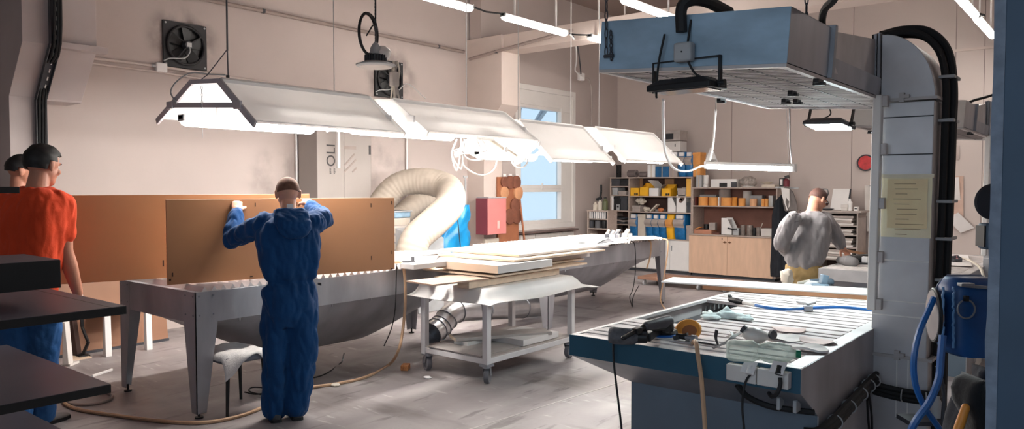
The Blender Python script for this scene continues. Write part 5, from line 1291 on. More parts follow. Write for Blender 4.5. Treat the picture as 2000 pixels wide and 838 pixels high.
# ============================================================ BROWN BOARDS HELD UP ON THE NEAR TABLE
def board(name, label, a, b_, z0, z1, th, holes=(), m=MDF):
    a, b_ = V((a.x, a.y, 0)), V((b_.x, b_.y, 0)); d = (b_-a).normalized(); n = V((d.y, -d.x, 0))
    t = thing(name, label, 'board', (a+b_)/2+V((0, 0, z0)))
    B().prism([a+V((0, 0, z0)), b_+V((0, 0, z0)), b_+V((0, 0, z1)), a+V((0, 0, z1))], -n*th).obj('panel', m, t, bevel=.0015)
    B().prism([a+V((0, 0, z1)), b_+V((0, 0, z1)), b_+V((0, 0, z1+.002)), a+V((0, 0, z1+.002))], -n*th).obj('top_edge', PLY, t)
    for (u, v, w, h) in holes:
        c = a.lerp(b_, u)+V((0, 0, z0+(z1-z0)*v)); B().bar(c-d*w/2+n*.0012, c+d*w/2+n*.0012, h, .002, n).obj('drill_mark', mat('mark_dark', C(58, 36, 24), .8), t)
    return t
a = W(327, 557, z=.968); b_ = W(771, 526, z=.968)
board('brown_board', 'front glossy brown board held upright by the man in blue overalls', a, b_, .968, 1.60, .022, ((.01, .06, .014, .014), (.02, .12, .008, .03), (.33, .035, .02, .008), (.88, .18, .006, .035), (.985, .24, .006, .03), (.88, .9, .006, .035), (.985, .93, .006, .03), (.53, .93, .006, .03), (.985, .01, .02, .008), (.35, .93, .006, .03)))
a2 = W(160, 553, z=.968); b2 = W(327, 543, z=.968); d = (b2-a2).normalized()
board('brown_board', 'rear glossy brown board behind the front one held by the man in orange', a2-d*.16, a2+d*1.75, .968, 1.632, .022, ((.405, .07, .02, .035), (.42, .3, .012, .1), (.38, .18, .01, .05)))

# ============================================================ CART WITH STACKED BOARDS
cx0_, cx1_, cy0, cy1, ct = -5.0, -4.19, 4.80, 6.12, .80
t = thing('cart', 'white four wheeled cart carrying the stack of boards', 'cart', ((cx0_+cx1_)/2, (cy0+cy1)/2, 0))
CW = mat('cart_white', C(206, 202, 202), .5, .1, .08, 5)
for x in (cx0_, cx1_-.055):
    for y in (cy0, cy1-.055): B().box((x, y, .16), (x+.055, y+.055, ct)).obj('post', CW, t, bevel=.004)
fr = B()
for z in (.175, ct-.05):
    for y in (cy0+.003, cy1-.05): fr.box((cx0_+.055, y, z), (cx1_-.055, y+.045, z+.048))
    for x in (cx0_+.003, cx1_-.05): fr.box((x, cy0+.055, z), (x+.045, cy1-.055, z+.048))
fr.obj('frame', CW, t, bevel=.003)
B().box((cx0_+.01, cy0+.01, .223), (cx1_-.01, cy1-.01, .235)).obj('lower_shelf', GREYC, t)
B().box((cx0_+.01, cy0+.01, ct-.004), (cx1_-.01, cy1-.01, ct+.01)).obj('top_shelf', DULLW, t)
for x, y, a in ((cx0_+.05, cy0+.05, 1.2), (cx1_-.03, cy0+.03, .5), (cx0_+.05, cy1-.05, .2), (cx1_-.05, cy1-.05, .15)):
    k = V((cos(a), sin(a), 0)); s_ = V((-sin(a), cos(a), 0)); c = V((x, y, .07))+s_*.03
    f = B().box((x-.045, y-.045, .155), (x+.045, y+.045, .175)).cyl((x, y, .14), (x, y, .16), .035)
    for e in (-1, 1): f.prism([V((x, y, .145))+k*.03*e-s_*.02, V((x, y, .145))+k*.03*e+s_*.03, c+k*.03*e+s_*.015, c+k*.03*e-s_*.015], k*.004*e)
    cs = f.obj('caster', GREYMET, t)
    B().lathe([(.02, -.022), (.045, -.02), (.05, -.024), (.066, -.022), (.07, 0), (.066, .022), (.05, .024), (.045, .02), (.02, .022), (.02, -.022)], c, 24, ax=k, cap=False).cyl(c-k*.02, c+k*.02, .022).obj('wheel', mat('wheel_grey', C(104, 102, 106), .7, 0, .15, 14), cs)
# white sheet draped over the top
ux0, ux1, uy0, uy1 = -5.09, -4.03, 4.64, 6.42
g = []
for i in range(33):
    row = []
    for j in range(25):
        u, v = j/24, i/32; x = ux0+(ux1-ux0)*u; y = uy0+(uy1-uy0)*v
        z = ct+.022
        ex = max(0, cx0_-.0-x, x-cx1_); ey = max(0, cy0-y, y-cy1)
        e = sqrt(ex*ex+ey*ey)
        sag = .125*(1-math.exp(-e/.075))+.010*sin(9*v+4*u)*min(1, e/.06)
        z -= sag
        row.append(V((x-(.03 if ex and x > cx1_ else -.02 if ex else 0)*min(1, ex/.08), y+(.05 if y < cy0 else -.05)*min(1, ey/.14), z)))
    g.append(row)
t = thing('white_sheet', 'white sheet draped over the top of the cart under the boards', 'sheet', (-4.6, 5.5, ct)); B().sheet(g, .004).obj('sheet', WHITE, t, smooth=70)
# boards on the cart: (front-left sight, front-right sight, top z, thickness, length)
def cb(name, label, pl, pr, zt, th, L_, m=PLY, cat='board', edge=None, rot=0.):
    a, c = W(*pl, z=zt), W(*pr, z=zt); x0, x1 = a.x, c.x; y0 = (a.y+c.y)/2
    t = thing(name, label, cat, (x1, y0, zt-th), rot); M = Matrix.Translation((x1, y0, 0)) @ Matrix.Rotation(rot, 4, 'Z') @ Matrix.Translation((-x1, -y0, 0))
    B(M).box((x0, y0, zt-th), (x1, y0+L_, zt)).obj('panel', m, t, bevel=.002)
    if edge: B(M).box((x0+.001, y0-.004, zt-th+.001), (x1-.001, y0, zt-.001)).obj('edge_band', edge, t)
    return t
PW = mat('primed_white', C(208, 203, 200), .5, 0, .04, 4)
zb = ct+.026
cb('thin_board', 'thin brown panel sticking out at the left bottom of the stack on the cart', (786, 549), (845, 556), zb+.075, .014, .62, mat('taupe_board', C(168, 140, 122), .6, 0, .06, 3), rot=-.12)
cb('pale_beam', 'long pale beam lying lowest on the white sheet at the front of the stack', (893, 549), (918, 551), zb+.06, .058, 1.35, PLY, 'beam', RAWW, rot=.02)
cb('pale_beam', 'inner pale beam lying on the white sheet under the stack', (846, 540), (866, 541), zb+.06, .058, 1.2, PLY, 'beam', RAWW)
cb('pale_board', 'wide pale board just above the beams in the stack', (838, 523), (955, 540), zb+.095, .018, 1.45, PLY, 'board', RAWW)
cb('white_block', 'thin white offcut lying between the boards of the stack', (877, 522), (930, 530), zb+.11, .012, .9, PW)
cb('framed_panel', 'thick framed panel with white side in the middle of the stack', (858, 508), (967, 520), zb+.185, .07, .8, PW, 'panel', PLY)
cb('framed_panel', 'second thick white panel behind the first one in the stack', (1052, 500), (1062, 501), zb+.18, .06, .82, PW, 'panel', PLY)
cb('pale_board', 'narrow pale board under the second thick white panel in the stack', (985, 521), (1000, 523), zb+.118, .018, 1.2, PLY, 'board', RAWW)
cb('pale_board', 'second board from the top of the stack with a raw edge', (856, 496), (1005, 508), zb+.21, .02, 1.52, PLY, 'board', RAWW)
cb('pale_board', 'topmost big white board of the stack on the cart', (861, 486), (1012, 498), zb+.236, .022, 1.56, PW, 'board', RAWW)
# boards on the lower shelf
zs = .236
cb('pale_beam', 'long dusty board lying slanted on the lower cart shelf', (862, 654), (885, 662), zs+.08, .03, .95, GREYC, 'board', RAWW, rot=-.55)
cb('white_block', 'white offcut lying at the back of the lower cart shelf', (962, 650), (1010, 668), zs+.06, .055, .55, PW, 'offcut')
cb('white_block', 'small rounded white offcut under the slanted board on the lower cart shelf', (885, 664), (915, 668), zs+.045, .04, .3, DULLW, 'offcut')
cb('thin_board', 'flat grey panel lying at the front of the lower cart shelf', (838, 676), (938, 696), zs+.008, .007, .75, mat('grey_panel', C(160, 152, 148), .7), 'board')
# ============================================================ ROUND STEEL DUCT BETWEEN THE TABLES
t = thing('round_duct', 'shiny round steel duct with elbow running behind the cart legs', 'duct', (-5.8, 6.5, .2))
SH = mat('shiny_duct', C(196, 196, 198), .28, .9, .1, 6, .04, 14)
P = [W(842, 652, x=-5.75), W(862, 636, x=-5.78), W(884, 612, x=-5.8), W(915, 605, x=-5.8), W(1000, 602, x=-5.8), W(1060, 598, x=-5.8)]
S = spline(P, 10)
B().tube(S[:25], .125, 26, cap=False).obj('elbow', SH, t, smooth=50)
B().tube(S[24:], .128, 26, cap=False).obj('straight_pipe', SH, t, smooth=50)
for i in (6, 10, 15, 24, 34, 43): B().tube([S[i]-(S[i+1]-S[i])*.12, S[i]+(S[i+1]-S[i])*.12], .134, 26).obj('seam_ring', GREYMET, t)
# ============================================================ ON THE LONG TABLES
def sheet_on(label, pts, z, m=PAPER, name='paper_sheet', cat='paper', lift=.004, seed=0, th=.0012, amp=.006):
    P = [W(*p, z=z) for p in pts]; g = []
    for i in range(8):
        row = []
        for j in range(8):
            u, v = j/7, i/7; p = P[0].lerp(P[1], u).lerp(P[3].lerp(P[2], u), v)
            row.append(p+V((0, 0, lift+amp*(1+noise.noise((u*2.5+seed, v*2.5, seed))))))
        g.append(row)
    t = thing(name, label, cat, P[0]); B().sheet(g, th).obj('sheet', m, t, smooth=60); return t
sheet_on('white covering sheet spread on the right end of the near long table', [(775, 522), (842, 521), (858, 500), (778, 500)], .972, PAPER, seed=2)
sheet_on('crumpled translucent sheet lying by the boards on the near long table', [(822, 502), (880, 500), (870, 492), (826, 497)], .972, CREAM, seed=5, amp=.03)
t = thing('white_block', 'white cardboard block on the corner of the near long table', 'block', W(820, 530, z=.953)); p = W(792, 527, z=.953); q = W(858, 512, z=.953)
B().box((p.x-.02, p.y-.05, .968), (p.x+.16, p.y+.75, 1.012)).obj('block', PW, t, bevel=.003)
t = thing('table_clamp', 'small metal clamp at the right end of the near long table', 'clamp', W(785, 512, z=.96)); p = W(778, 512, z=.99)
B().bar(p, p+V((.1, .12, 0)), .02, .02).bar(p+V((.09, .1, 0)), p+V((.09, .1, .05)), .02, .03).bar(p+V((.09, .1, -.05)), p+V((.09, .1, .0)), .012, .012).obj('clamp', DGREY, t, bevel=.003)
sheet_on('large crumpled white sheet on the far long table', [(1090, 478), (1165, 481), (1196, 466), (1110, 466)], .972, PAPER, seed=8, amp=.03)
sheet_on('raised white paper corner on the far long table', [(1105, 473), (1150, 474), (1145, 462), (1120, 466)], .972, PAPER, seed=9, amp=.02)
sheet_on('long white sheet along the near edge of the far long table', [(1150, 484), (1225, 476), (1222, 468), (1155, 474)], .972, PAPER, seed=12, amp=.012)
sheet_on('pale paper at the far end of the far long table', [(1230, 472), (1296, 468), (1280, 463), (1225, 464)], .972, CREAM, seed=13, amp=.008)
t = thing('dark_board', 'thin dark edged board on the far long table', 'board', W(1170, 478, z=.96)); 
B().prism([W(1156, 478, z=.985), W(1199, 473, z=.985), W(1188, 467, z=.985), W(1150, 470, z=.985)], (0, 0, .012)).obj('board', DGREY, t)
tz = .985
p = W(1200, 468, z=tz)
t = thing('hand_tools', 'jumble of small metal hand tools on the far long table', 'tools', p); random.seed(6)
for k in range(9):
    c = W(1188+5.2*k, 467-.3*k, z=tz)+V((random.uniform(-.1, .1), 0, .03)); a = random.uniform(0, 3)
    B().cbox(c+V((0, 0, .01)), (.16, .035, .05), Matrix.Rotation(a, 3, 'Z')).cyl(c+V((-.02, 0, .02)), c+V((.02, .02, .09)), .018, n=10).obj('tool', (LGREY, DGREY, CREAM, GREYMET)[k % 4], t, bevel=.004)
def cord(name, label, pts, r, m, cat='cable', n=8):
    t = thing(name, label, cat, pts[-1]); B().tube(spline(pts, n), r, 7).obj('run', m, t); return t
xb_ = -5.12
cord('loose_cable', 'black cord hanging over the middle of the far long table side', [W(1232, 470, x=xb_), W(1240, 480, x=xb_), W(1241, 530, x=xb_), W(1236, 565, x=xb_), W(1230, 580, x=xb_), W(1234, 598, z=.01)], .006, BLKR)
cord('loose_cable', 'second dark cord trailing below the far long table belly', [W(1248, 558, x=-5.3), W(1240, 572, x=-5.25), W(1235, 588, x=-5.2), W(1236, 599, z=.01)], .006, BLKR)
cord('hanging_hose', 'short tan hose hanging over the far long table side', [W(1265, 470, x=xb_-.1), W(1271, 474, x=xb_), W(1270, 500, x=xb_), W(1263, 525, x=xb_)], .011, TAN, 'hose')
cord('hanging_hose', 'tan hose hanging at the far end of the far long table to the floor', [W(1296, 466, x=xb_-.05), W(1304, 472, x=xb_+.03), W(1303, 500, x=xb_+.05), W(1296, 545, x=xb_+.05), W(1290, 585, x=xb_+.05), W(1300, 606, z=.012)], .011, TAN, 'hose')
# ============================================================ HOSES AND THINGS ON THE FLOOR
zf = .014
cord('air_hose', 'long tan air hose hanging from the near long table and trailing over the floor', [W(772, 512, z=1.0), W(785, 515, x=-5.1), W(791, 545, x=-5.06), W(791, 600, x=-5.06), W(786, 650, x=-5.05), W(778, 685, x=-5.03), W(760, 712, z=zf), W(715, 736, z=zf), W(660, 749, z=zf), W(605, 757, z=zf), W(560, 771, z=zf), W(520, 792, z=zf), W(470, 812, z=zf), W(400, 825, z=zf), W(320, 823, z=zf), W(230, 812, z=zf), W(150, 799, z=zf), W(125, 784, z=zf), W(150, 772, z=zf)], .0135, TAN, 'hose')
t = thing('hose_coil', 'grey hose ring lying on the floor behind the black slabs', 'hose', W(172, 782, z=0)); p = W(172, 777, z=.012)
B().tube([p+V((.22*cos(a), .16*sin(a), 0)) for a in [2*pi*k/32 for k in range(32)]], .012, 7, closed=True).obj('ring', GREYC, t)
cord('floor_cable', 'thin dark cable on the floor under the near long table', [W(672, 690, x=-5.5), W(668, 706, z=.3), W(664, 710, z=zf), W(640, 728, z=zf), W(612, 738, z=zf), W(570, 742, z=zf)], .006, BLKR)
cord('floor_cable', 'dark cable looped on the floor below the draped stool', [W(478, 766, z=zf), W(500, 770, z=zf), W(522, 766, z=zf), W(515, 758, z=zf), W(492, 757, z=zf), W(488, 765, z=zf), W(520, 771, z=zf), W(545, 760, z=zf)], .006, BLKR)
cord('loose_cable', 'thin dark cord hanging down the end of the near long table', [W(775, 517, x=-5.12), W(774, 540, x=-5.13), W(772, 600, x=-5.13), W(765, 640, x=-5.13), W(750, 676, x=-5.14)], .005, BLKR)
t = thing('cork_block', 'small brown cork block on the floor beside the cart', 'block', W(792, 722, z=0)); p = W(792, 722, z=0); B().cbox((p.x, p.y, .025), (.07, .11, .05), Matrix.Rotation(.6, 3, 'Z')).obj('block', mat('cork', C(184, 122, 76), .9, 0, .3, 60), t, bevel=.006)
for k, (px, py, s_, m, lab) in enumerate(((835, 739, .03, PAPER, 'white crumpled scrap on the floor before the cart'), (655, 754, .04, CREAM, 'flat pale scrap beside the tan hose on the floor'))):
    p = W(px, py, z=0); b = B(); b.ell((p.x, p.y, s_*.3), (s_*1.3, s_, s_*.35), n=12, m=8); b.v = [q+V((.3*s_*noise.noise(q*40), .3*s_*noise.noise(q*37), 0)) for q in b.v]; b.v = [V((q.x, q.y, max(0, q.z))) for q in b.v]
    b.obj('floor_scrap', m, label=lab, cat='scrap', smooth=20)
p, q = W(180, 737, z=0), W(219, 724, z=0)
B().bar(p+V((0, 0, .01)), q+V((0, 0, .01)), .02, .02).obj('white_stick', WHITE, label='thin white stick lying on the floor left of the near table leg', cat='stick', bevel=.003)
# draped stool
t = thing('draped_stool', 'black legged stool with a fluffy white cloth under the near long table', 'stool', (-5.25, 3.07, 0))
sx0_, sx1_, sy0, sy1, sz = -5.46, -5.08, 2.91, 3.26, .44
B().box((sx0_, sy0, sz-.06), (sx1_, sy1, sz)).obj('seat', mat('stool_fabric', C(120, 120, 128), .9, 0, .1, 10), t, bevel=.02)
for x in (sx0_+.03, sx1_-.02):
    for y in (sy0+.03, sy1-.03): B().cyl((x, y, sz-.06), (x+(.015 if x > -5.2 else -.02), y+(.02 if y > 3.1 else -.02), 0), .016, .011, 12).obj('leg', BLK, t)
g = []
for i in range(22):
    row = []
    for j in range(20):
        u, v = j/19, i/21; x = sx0_-.02+(.47)*u; y = sy0-.04+.42*v
        z = sz+.016+.012*noise.noise((u*4, v*4, 1))
        ex = max(0, x-sx1_+.02); ey = max(0, sy0+.02-y, y-sy1+.02)
        z -= .9*ex*(1+.9*sin(v*6+1))+.7*ey+.015*abs(sin(9*v))*(ex > 0)
        row.append(V((min(x, sx1_+.012), min(max(y, sy0-.012), sy1+.012), z)))
    g.append(row)
B().sheet(g, .012).obj('fluffy_cloth', mat('fleece', C(226, 222, 220), .95, 0, .06, 30, .4, 120), t, smooth=70)
# ============================================================ LEFT SIDE: CHAIR, BOARDS, CLAMP
xq = -7.86
t = thing('white_chair', 'white wooden chair frame standing behind the brown boards', 'chair', (xq-.15, 3.45, 0))
def ych(px, x=xq): return W(px, 600, x=x).y
ya_, yb2 = ych(202), ych(292)
seatz = .44
B().box((xq-.42, ya_-.02, seatz-.03), (xq+.02, yb2+.02, seatz)).obj('seat', WHITE, t, bevel=.008)
for (x, y) in ((xq, ya_), (xq, yb2-.05), (xq-.4, ya_), (xq-.4, yb2-.05)):
    B().prism([(x-.035, y, 0), (x+.035, y, 0), (x+.02, y, seatz-.03), (x-.03, y, seatz-.03)], (0, .06, 0)).obj('leg', WHITE, t, bevel=.004)
for y in (ya_-.05, yb2-.02): B().bar((xq-.38, y, seatz), (xq-.44, y-.03, .86), .04, .05, (1, 0, 0)).obj('back_post', WHITE, t, bevel=.004)
for z in (.62, .82): B().bar((xq-.40-(z-.44)*.14, ya_-.05, z), (xq-.40-(z-.44)*.14, yb2-.02, z), .02, .06).obj('back_rail', WHITE, t, bevel=.004)
t = thing('kraft_board', 'tall brown board leaning on the fan wall behind the white chair', 'panel', (-8.3, 3.1, 0))
B().prism([(-8.16, 2.35, 0), (-8.16, 4.0, 0), (-8.38, 4.0, 1.25), (-8.38, 2.35, 1.25)], (-.02, 0, .004)).obj('panel', mat('kraft_panel', C(140, 100, 76), .6, 0, .1, 2), t)
B().box((-8.17, 2.35, 0), (-8.145, 4.0, .025)).obj('bottom_edge', DGREY, t)
p = W(127, 716, z=0)
t = thing('white_trestle', 'white slanted trestle board beside the man in the orange shirt', 'trestle', p); k = _r*.06
B().prism([p-k*.4, p+k*.6, p+k*.1+V((0, 0, .42)), p-k*.3+V((0, 0, .42))], (-.05, .06, 0)).obj('board', DULLW, t, bevel=.003); B().prism([p-k*.6, p+k*.8, p+k*.8+V((0, 0, .02)), p-k*.6+V((0, 0, .02))], (-.1, .12, 0)).obj('foot', DULLW, t)
p = W(142, 697, z=0)
t = thing('clamp_stand', 'dark brown upright with black clamp beside the white chair', 'clamp', p)
B().prism([p-_r*.06, p+_r*.05, p-_r*.0+V((0, 0, .42)), p-_r*.1+V((0, 0, .42))], (-.05, .06, 0)).obj('upright', mat('dark_wood', C(62, 42, 36), .6, 0, .15, 6), t, bevel=.004)
q = p+_r*.1
B().bar(q+V((0, 0, .30)), q+_r*.06+V((0, 0, .14)), .03, .02).bar(q+_r*.06+V((0, 0, .15)), q-_r*.0+V((0, 0, .02)), .03, .025).bar(q+V((0, 0, .30)), q+_r*.0+V((0, 0, .40)), .03, .02).cbox(q+V((-.01, 0, .012)), (.14, .1, .02)).obj('clamp_arm', BLK, t, bevel=.004)
B().box((p.x-.12, p.y-.08, 0), (p.x+.2, p.y+.1, .012)).obj('base_plate', PLY, t)
# black edged slabs on the rack in the left foreground
SLAB = mat('slab_top', C(72, 68, 76), .42, 0, .08, 3); SLE = mat('slab_edge', C(10, 10, 12), .5)
def slab(label, corner, z, th, Lx, Ly, groove=True):
    c = W(*corner, z=z); t = thing('black_slab', label, 'slab', (c.x-Lx/2, c.y-Ly/2, z-th), group='dark slabs lying on the rack arms')
    B().box((c.x-Lx, c.y-Ly, z-th), (c.x, c.y, z-.002)).obj('edge', SLE, t, bevel=.001)
    B().box((c.x-Lx+.002, c.y-Ly+.002, z-.002), (c.x-.002, c.y-.002, z)).obj('top_face', SLAB, t)
    if groove: B().box((c.x-Lx, c.y-.078, z-.001), (c.x-.0, c.y-.072, z+.0006)).obj('groove', SLE, t)
    return c
c1 = slab('upper dark slab with a groove on the left foreground rack', (247, 597), 1.10, .042, 1.35, 1.2)
c2 = slab('middle dark slab on the left foreground rack', (217, 750), .70, .045, 1.5, 1.2, False)
c3 = slab('lowest dark slab on the left foreground rack', (212, 885), .33, .045, 1.4, 1.2, False)
pa = W(118, 507, z=1.33); pb = W(118, 555, z=1.2)
t = thing('black_slab', 'thick black beam lying above the upper slab on the left foreground rack', 'slab', pa, group='dark slabs lying on the rack arms')
B().box((pa.x-.5, pa.y-1.3, 1.33-.142), (pa.x, pa.y, 1.328)).obj('edge', SLE, t, bevel=.001); B().box((pa.x-.498, pa.y-1.298, 1.328), (pa.x-.002, pa.y-.002, 1.33)).obj('top_face', SLAB, t)
pa = W(38, 363.5, z=1.702)
pa = W(38, 363, D=4.0); t = thing('black_slab', 'small black end at eye level on the left foreground rack', 'slab', pa, group='dark slabs lying on the rack arms')
B().box((pa.x-.5, pa.y-1.2, 1.664), (pa.x, pa.y, 1.698)).obj('edge', SLE, t, bevel=.001)
t = thing('slab_rack', 'grey rack upright and arms carrying the dark slabs at the left edge', 'rack', (-4.6, .75, 0))
B().box((-4.75, .62, 0), (-4.69, .68, 2.0)).obj('upright', GREYMET, t, bevel=.003)
B().box((-4.75, 1.15, 0), (-4.69, 1.21, 2.0)).obj('upright', GREYMET, t, bevel=.003)
for z in (1.057, .654, .284, 1.187, 1.663):
    for y in (.63, 1.16): B().box((-5.2, y, z-.032), (-4.1, y+.04, z-.001)).obj('arm', GREYMET, t)
B().box((-5.3, .6, 0), (-4.2, 1.23, .05)).obj('base', GREYMET, t)
# ============================================================ ON THE FRONT SLATTED TABLE
tz = .922
def T(px, py, z=tz): return W(px, py, z=z)
# angle polisher: grey dusty motor end, black gearbox, tubular grip and round blue rimmed pad
p0, p1 = T(1190, 655, tz+.045), T(1246, 658, tz+.042)
pc = T(1291, 655, tz)
ax = (p1-p0).normalized()
t = thing('polisher', 'black power polisher with grey motor end and blue rimmed pad on the slatted table', 'power tool', pc)
b = B(); n = 20
x_, y_, z_ = basis(ax, (0, 0, 1))
pr = [(-.005, .02), (0, .034), (.02, .041), (.07, .042), (.115, .038), (.14, .03)]
rings = []
for h, r in pr: rings.append([p0+ax*h+x_*(r*cos(2*pi*i/n)*(1+.06*sin(3*i+h*60)))+y_*(r*sin(2*pi*i/n)) for i in range(n)])
b.loft(rings).obj('motor_cover', mat('dusty_cover', C(92, 92, 96), .8, 0, .3, 30, .3, 80), t, smooth=60)
bd = p0+ax*.135
b = B().cyl(bd-ax*.01, bd+ax*.05, .031, .028).bar(bd+ax*.04, V((pc.x, pc.y, tz+.05)), .052, .04)
b.cyl((pc.x, pc.y, tz+.03), (pc.x, pc.y, tz+.075), .062, .05, 28).bar(bd+ax*.0+V((0, 0, .02)), bd+ax*.05+V((0, 0, .02)), .045, .03)
b.obj('gearbox', BLK, t, bevel=.005)
B().lathe([(0, .014), (.078, .014), (.088, .02), (.08, .034), (0, .034)], (pc.x, pc.y, tz), 36).obj('pad_holder', BLK, t)
B().lathe([(0, .005), (.092, .005), (.094, .011), (.09, .016), (0, .016)], (pc.x, pc.y, tz), 36).obj('blue_pad', mat('pad_blue', C(30, 96, 176), .6), t)
B().lathe([(0, 0), (.1, 0), (.102, .005), (0, .006)], (pc.x, pc.y, tz), 36).obj('white_disc', PAPER, t)
a, b_ = T(1262, 637, tz+.095), T(1305, 628, tz+.1); d = (b_-a).normalized()
B().limb([a, a.lerp(b_, .35), a.lerp(b_, .8), b_], [.022, .027, .03, .03], 18).obj('grip', mat('grip_grey', C(74, 74, 80), .45, 0, .2, 14), t, smooth=60)
B().limb([b_-d*.01, V((b_.x, b_.y, tz+.07)), V((pc.x, pc.y, tz+.06))], [.03, .03, .034], 16).bar(a+d*.03+V((0, 0, -.02)), b_+V((0, 0, -.035)), .03, .012).obj('handle_neck', BLK, t, smooth=50)
B().limb([a, a-d*.06-V((0, 0, .012))], [.016, .013], 12).bar(a-d*.08-V((0, 0, .015)), a-d*.045-V((0, 0, .01)), .034, .03).limb([a-d*.075-V((0, 0, .015)), a-d*.16-V((0, 0, .035))], [.011, .011], 10).obj('hose_nozzle', BLK, t, bevel=.003)
cord('tool_cable', 'black cable hanging from the polisher over the front table edge to the floor', [p0+V((0, 0, -.02)), W(1197, 664, y=3.225), W(1198, 690, y=3.22), W(1200, 720, y=3.22), W(1206, 770, y=3.2), W(1214, 838, y=3.2), W(1216, 900, y=3.2), W(1225, 940, y=3.15), W(1250, 990, z=.012), W(1330, 1010, z=.012)], .0055, BLKR)
# orange pad standing tilted
c = T(1341, 657, tz)
t = thing('orange_pad', 'orange round sanding pad propped up beside the polisher', 'sanding pad', c)
x_, y_, z_ = basis((.15, -.5, .85))
cc = c+V((0, 0.02, .028))
B().lathe([(0, 0), (.066, 0), (.068, .008), (.06, .016), (0, .016)], cc, 32, ax=(.2, -.62, .75)).obj('pad', mat('orange_foam', C(232, 160, 70), .8, 0, .08, 20), t)
B().lathe([(.0, 0), (.038, 0), (.038, .004), (0, .004)], cc+V((.2, -.62, .75))*.016+V((.012, -.008, -.012)), 28, ax=(.2, -.62, .75)).obj('backing', mat('pad_brown', C(160, 104, 66), .7), t)
# air fitting with hose
a = T(1322, 656, tz+.02); b_ = T(1356, 661, tz+.02)
t = thing('air_fitting', 'black and silver air coupling lying at the front edge of the slatted table', 'coupling', a); d = (b_-a).normalized()
B().cyl(a, a+d*.05, .014).bar(a+d*.02+V((0, 0, .0)), a+d*.06+V((0, 0, .018)), .02, .012).bar(a-V((.01, .02, .01)), a+d*.03, .012, .02).obj('valve', BLK, t); B().cyl(a+d*.05, b_, .011).cyl(b_-d*.015, b_+d*.012, .017).obj('connector', GREYMET, t); B().bar(b_+V((0, 0, -.01)), b_+V((0, -.03, -.035)), .03, .03).obj('elbow', LGREY, t, bevel=.005)
cord('air_hose', 'tan air hose hanging down in front of the slatted table', [b_+V((0, -.02, -.02)), W(1359, 668, y=3.222), W(1364, 700, y=3.215), W(1370, 740, y=3.2), W(1374, 790, y=3.18), W(1377, 838, y=3.17), W(1378, 900, y=3.15), W(1382, 950, y=3.12), W(1400, 1040, z=.02), W(1460, 1080, z=.02)], .0105, TAN, 'hose')
# straps and respirator mask
t = thing('respirator_mask', 'dusty half mask respirator with grey straps on the slatted table', 'mask', T(1470, 668))
ST = mat('strap_grey', C(112, 112, 114), .7, 0, .1, 20)
def strap(pts, w=.018, up=(0, 0, 1)):
    P = spline([T(px, py, tz+z) for px, py, z in pts], 8); g = []
    for i, p in enumerate(P):
        d = P[min(i+1, len(P)-1)]-P[max(i-1, 0)]; k = d.cross(V((.3, .2, 1))).normalized()*w/2
        g.append([p-k, p, p+k])
    return B().sheet(g, .002)
strap([(1340, 664, .003), (1370, 668, .004), (1400, 673, .004)], .03).obj('strap', ST, t, smooth=60)
strap([(1403, 676, .004), (1398, 660, .05), (1400, 645, .095)], .016).obj('strap', mat('strap_dark', C(60, 58, 60), .7), t, smooth=60)
strap([(1392, 680, .004), (1420, 668, .03), (1436, 655, .05), (1450, 650, .03)], .018).obj('strap', ST, t, smooth=60)
strap([(1428, 648, .05), (1436, 662, .03), (1446, 674, .004)], .016).obj('strap', LGREY, t, smooth=60)
strap([(1420, 658, .01), (1440, 648, .05), (1462, 648, .04), (1470, 656, .01)], .012).obj('strap', DULLW, t, smooth=60)
mk = T(1478, 668, tz+.0)
b = B(); rings = []
for k in range(10):
    v = k/9; s_ = sin(pi*min(1, .12+v*.88)); rings.append([mk+_r*(-.07+.15*v)+V((0, 0, .042*(1-.4*v)))+V((0, 0, 1))*(.05*s_*(1-.35*v)*sin(a))*.95+_f*(.06*s_*(1-.35*v)*cos(a)) for a in [2*pi*i/20 for i in range(20)]])
b.loft(rings).obj('mask_body', mat('mask_clear', C(206, 204, 200), .35, 0, .08, 12), t, smooth=60)
B().lathe([(0, 0), (.022, 0), (.024, .015), (.018, .022), (0, .022)], mk+_r*.06+V((0, 0, .045))-_f*.035, 18, ax=_r*.4-_f*.8).obj('valve', DGREY, t); B().lathe([(0, 0), (.02, 0), (.02, .015), (0, .018)], mk-_r*.06+V((0, 0, .06)), 18, ax=(-1, 0, .6)).obj('valve', DGREY, t)
# plastic bottle lying down
a, b_ = T(1419, 687, tz+.045), T(1560, 695, tz+.042); d = (b_-a)
PET = bpy.data.materials.new('clear_plastic'); PET.use_nodes = True
_N = PET.node_tree.nodes; _L = PET.node_tree.links; _p = _N['Principled BSDF']
_p.inputs['Base Color'].default_value = C(214, 226, 218); _p.inputs['Roughness'].default_value = .12; _p.inputs['IOR'].default_value = 1.2
_tr = _N.new('ShaderNodeBsdfTransparent'); _tr.inputs[0].default_value = (.93, .97, .94, 1); _fr = _N.new('ShaderNodeLayerWeight'); _fr.inputs[0].default_value = .45
_mx = _N.new('ShaderNodeMixShader'); _ma = _N.new('ShaderNodeMath'); _ma.operation = 'MULTIPLY_ADD'; _ma.inputs[1].default_value = .6; _ma.inputs[2].default_value = .24
_L.new(_fr.outputs['Facing'], _ma.inputs[0]); _L.new(_ma.outputs[0], _mx.inputs[0]); _L.new(_tr.outputs[0], _mx.inputs[1]); _L.new(_p.outputs[0], _mx.inputs[2]); _L.new(_mx.outputs[0], _N['Material Output'].inputs[0])
t = thing('plastic_bottle', 'empty clear plastic bottle with green cap lying on the front table edge', 'bottle', a)
L_ = d.length; k = L_/.30
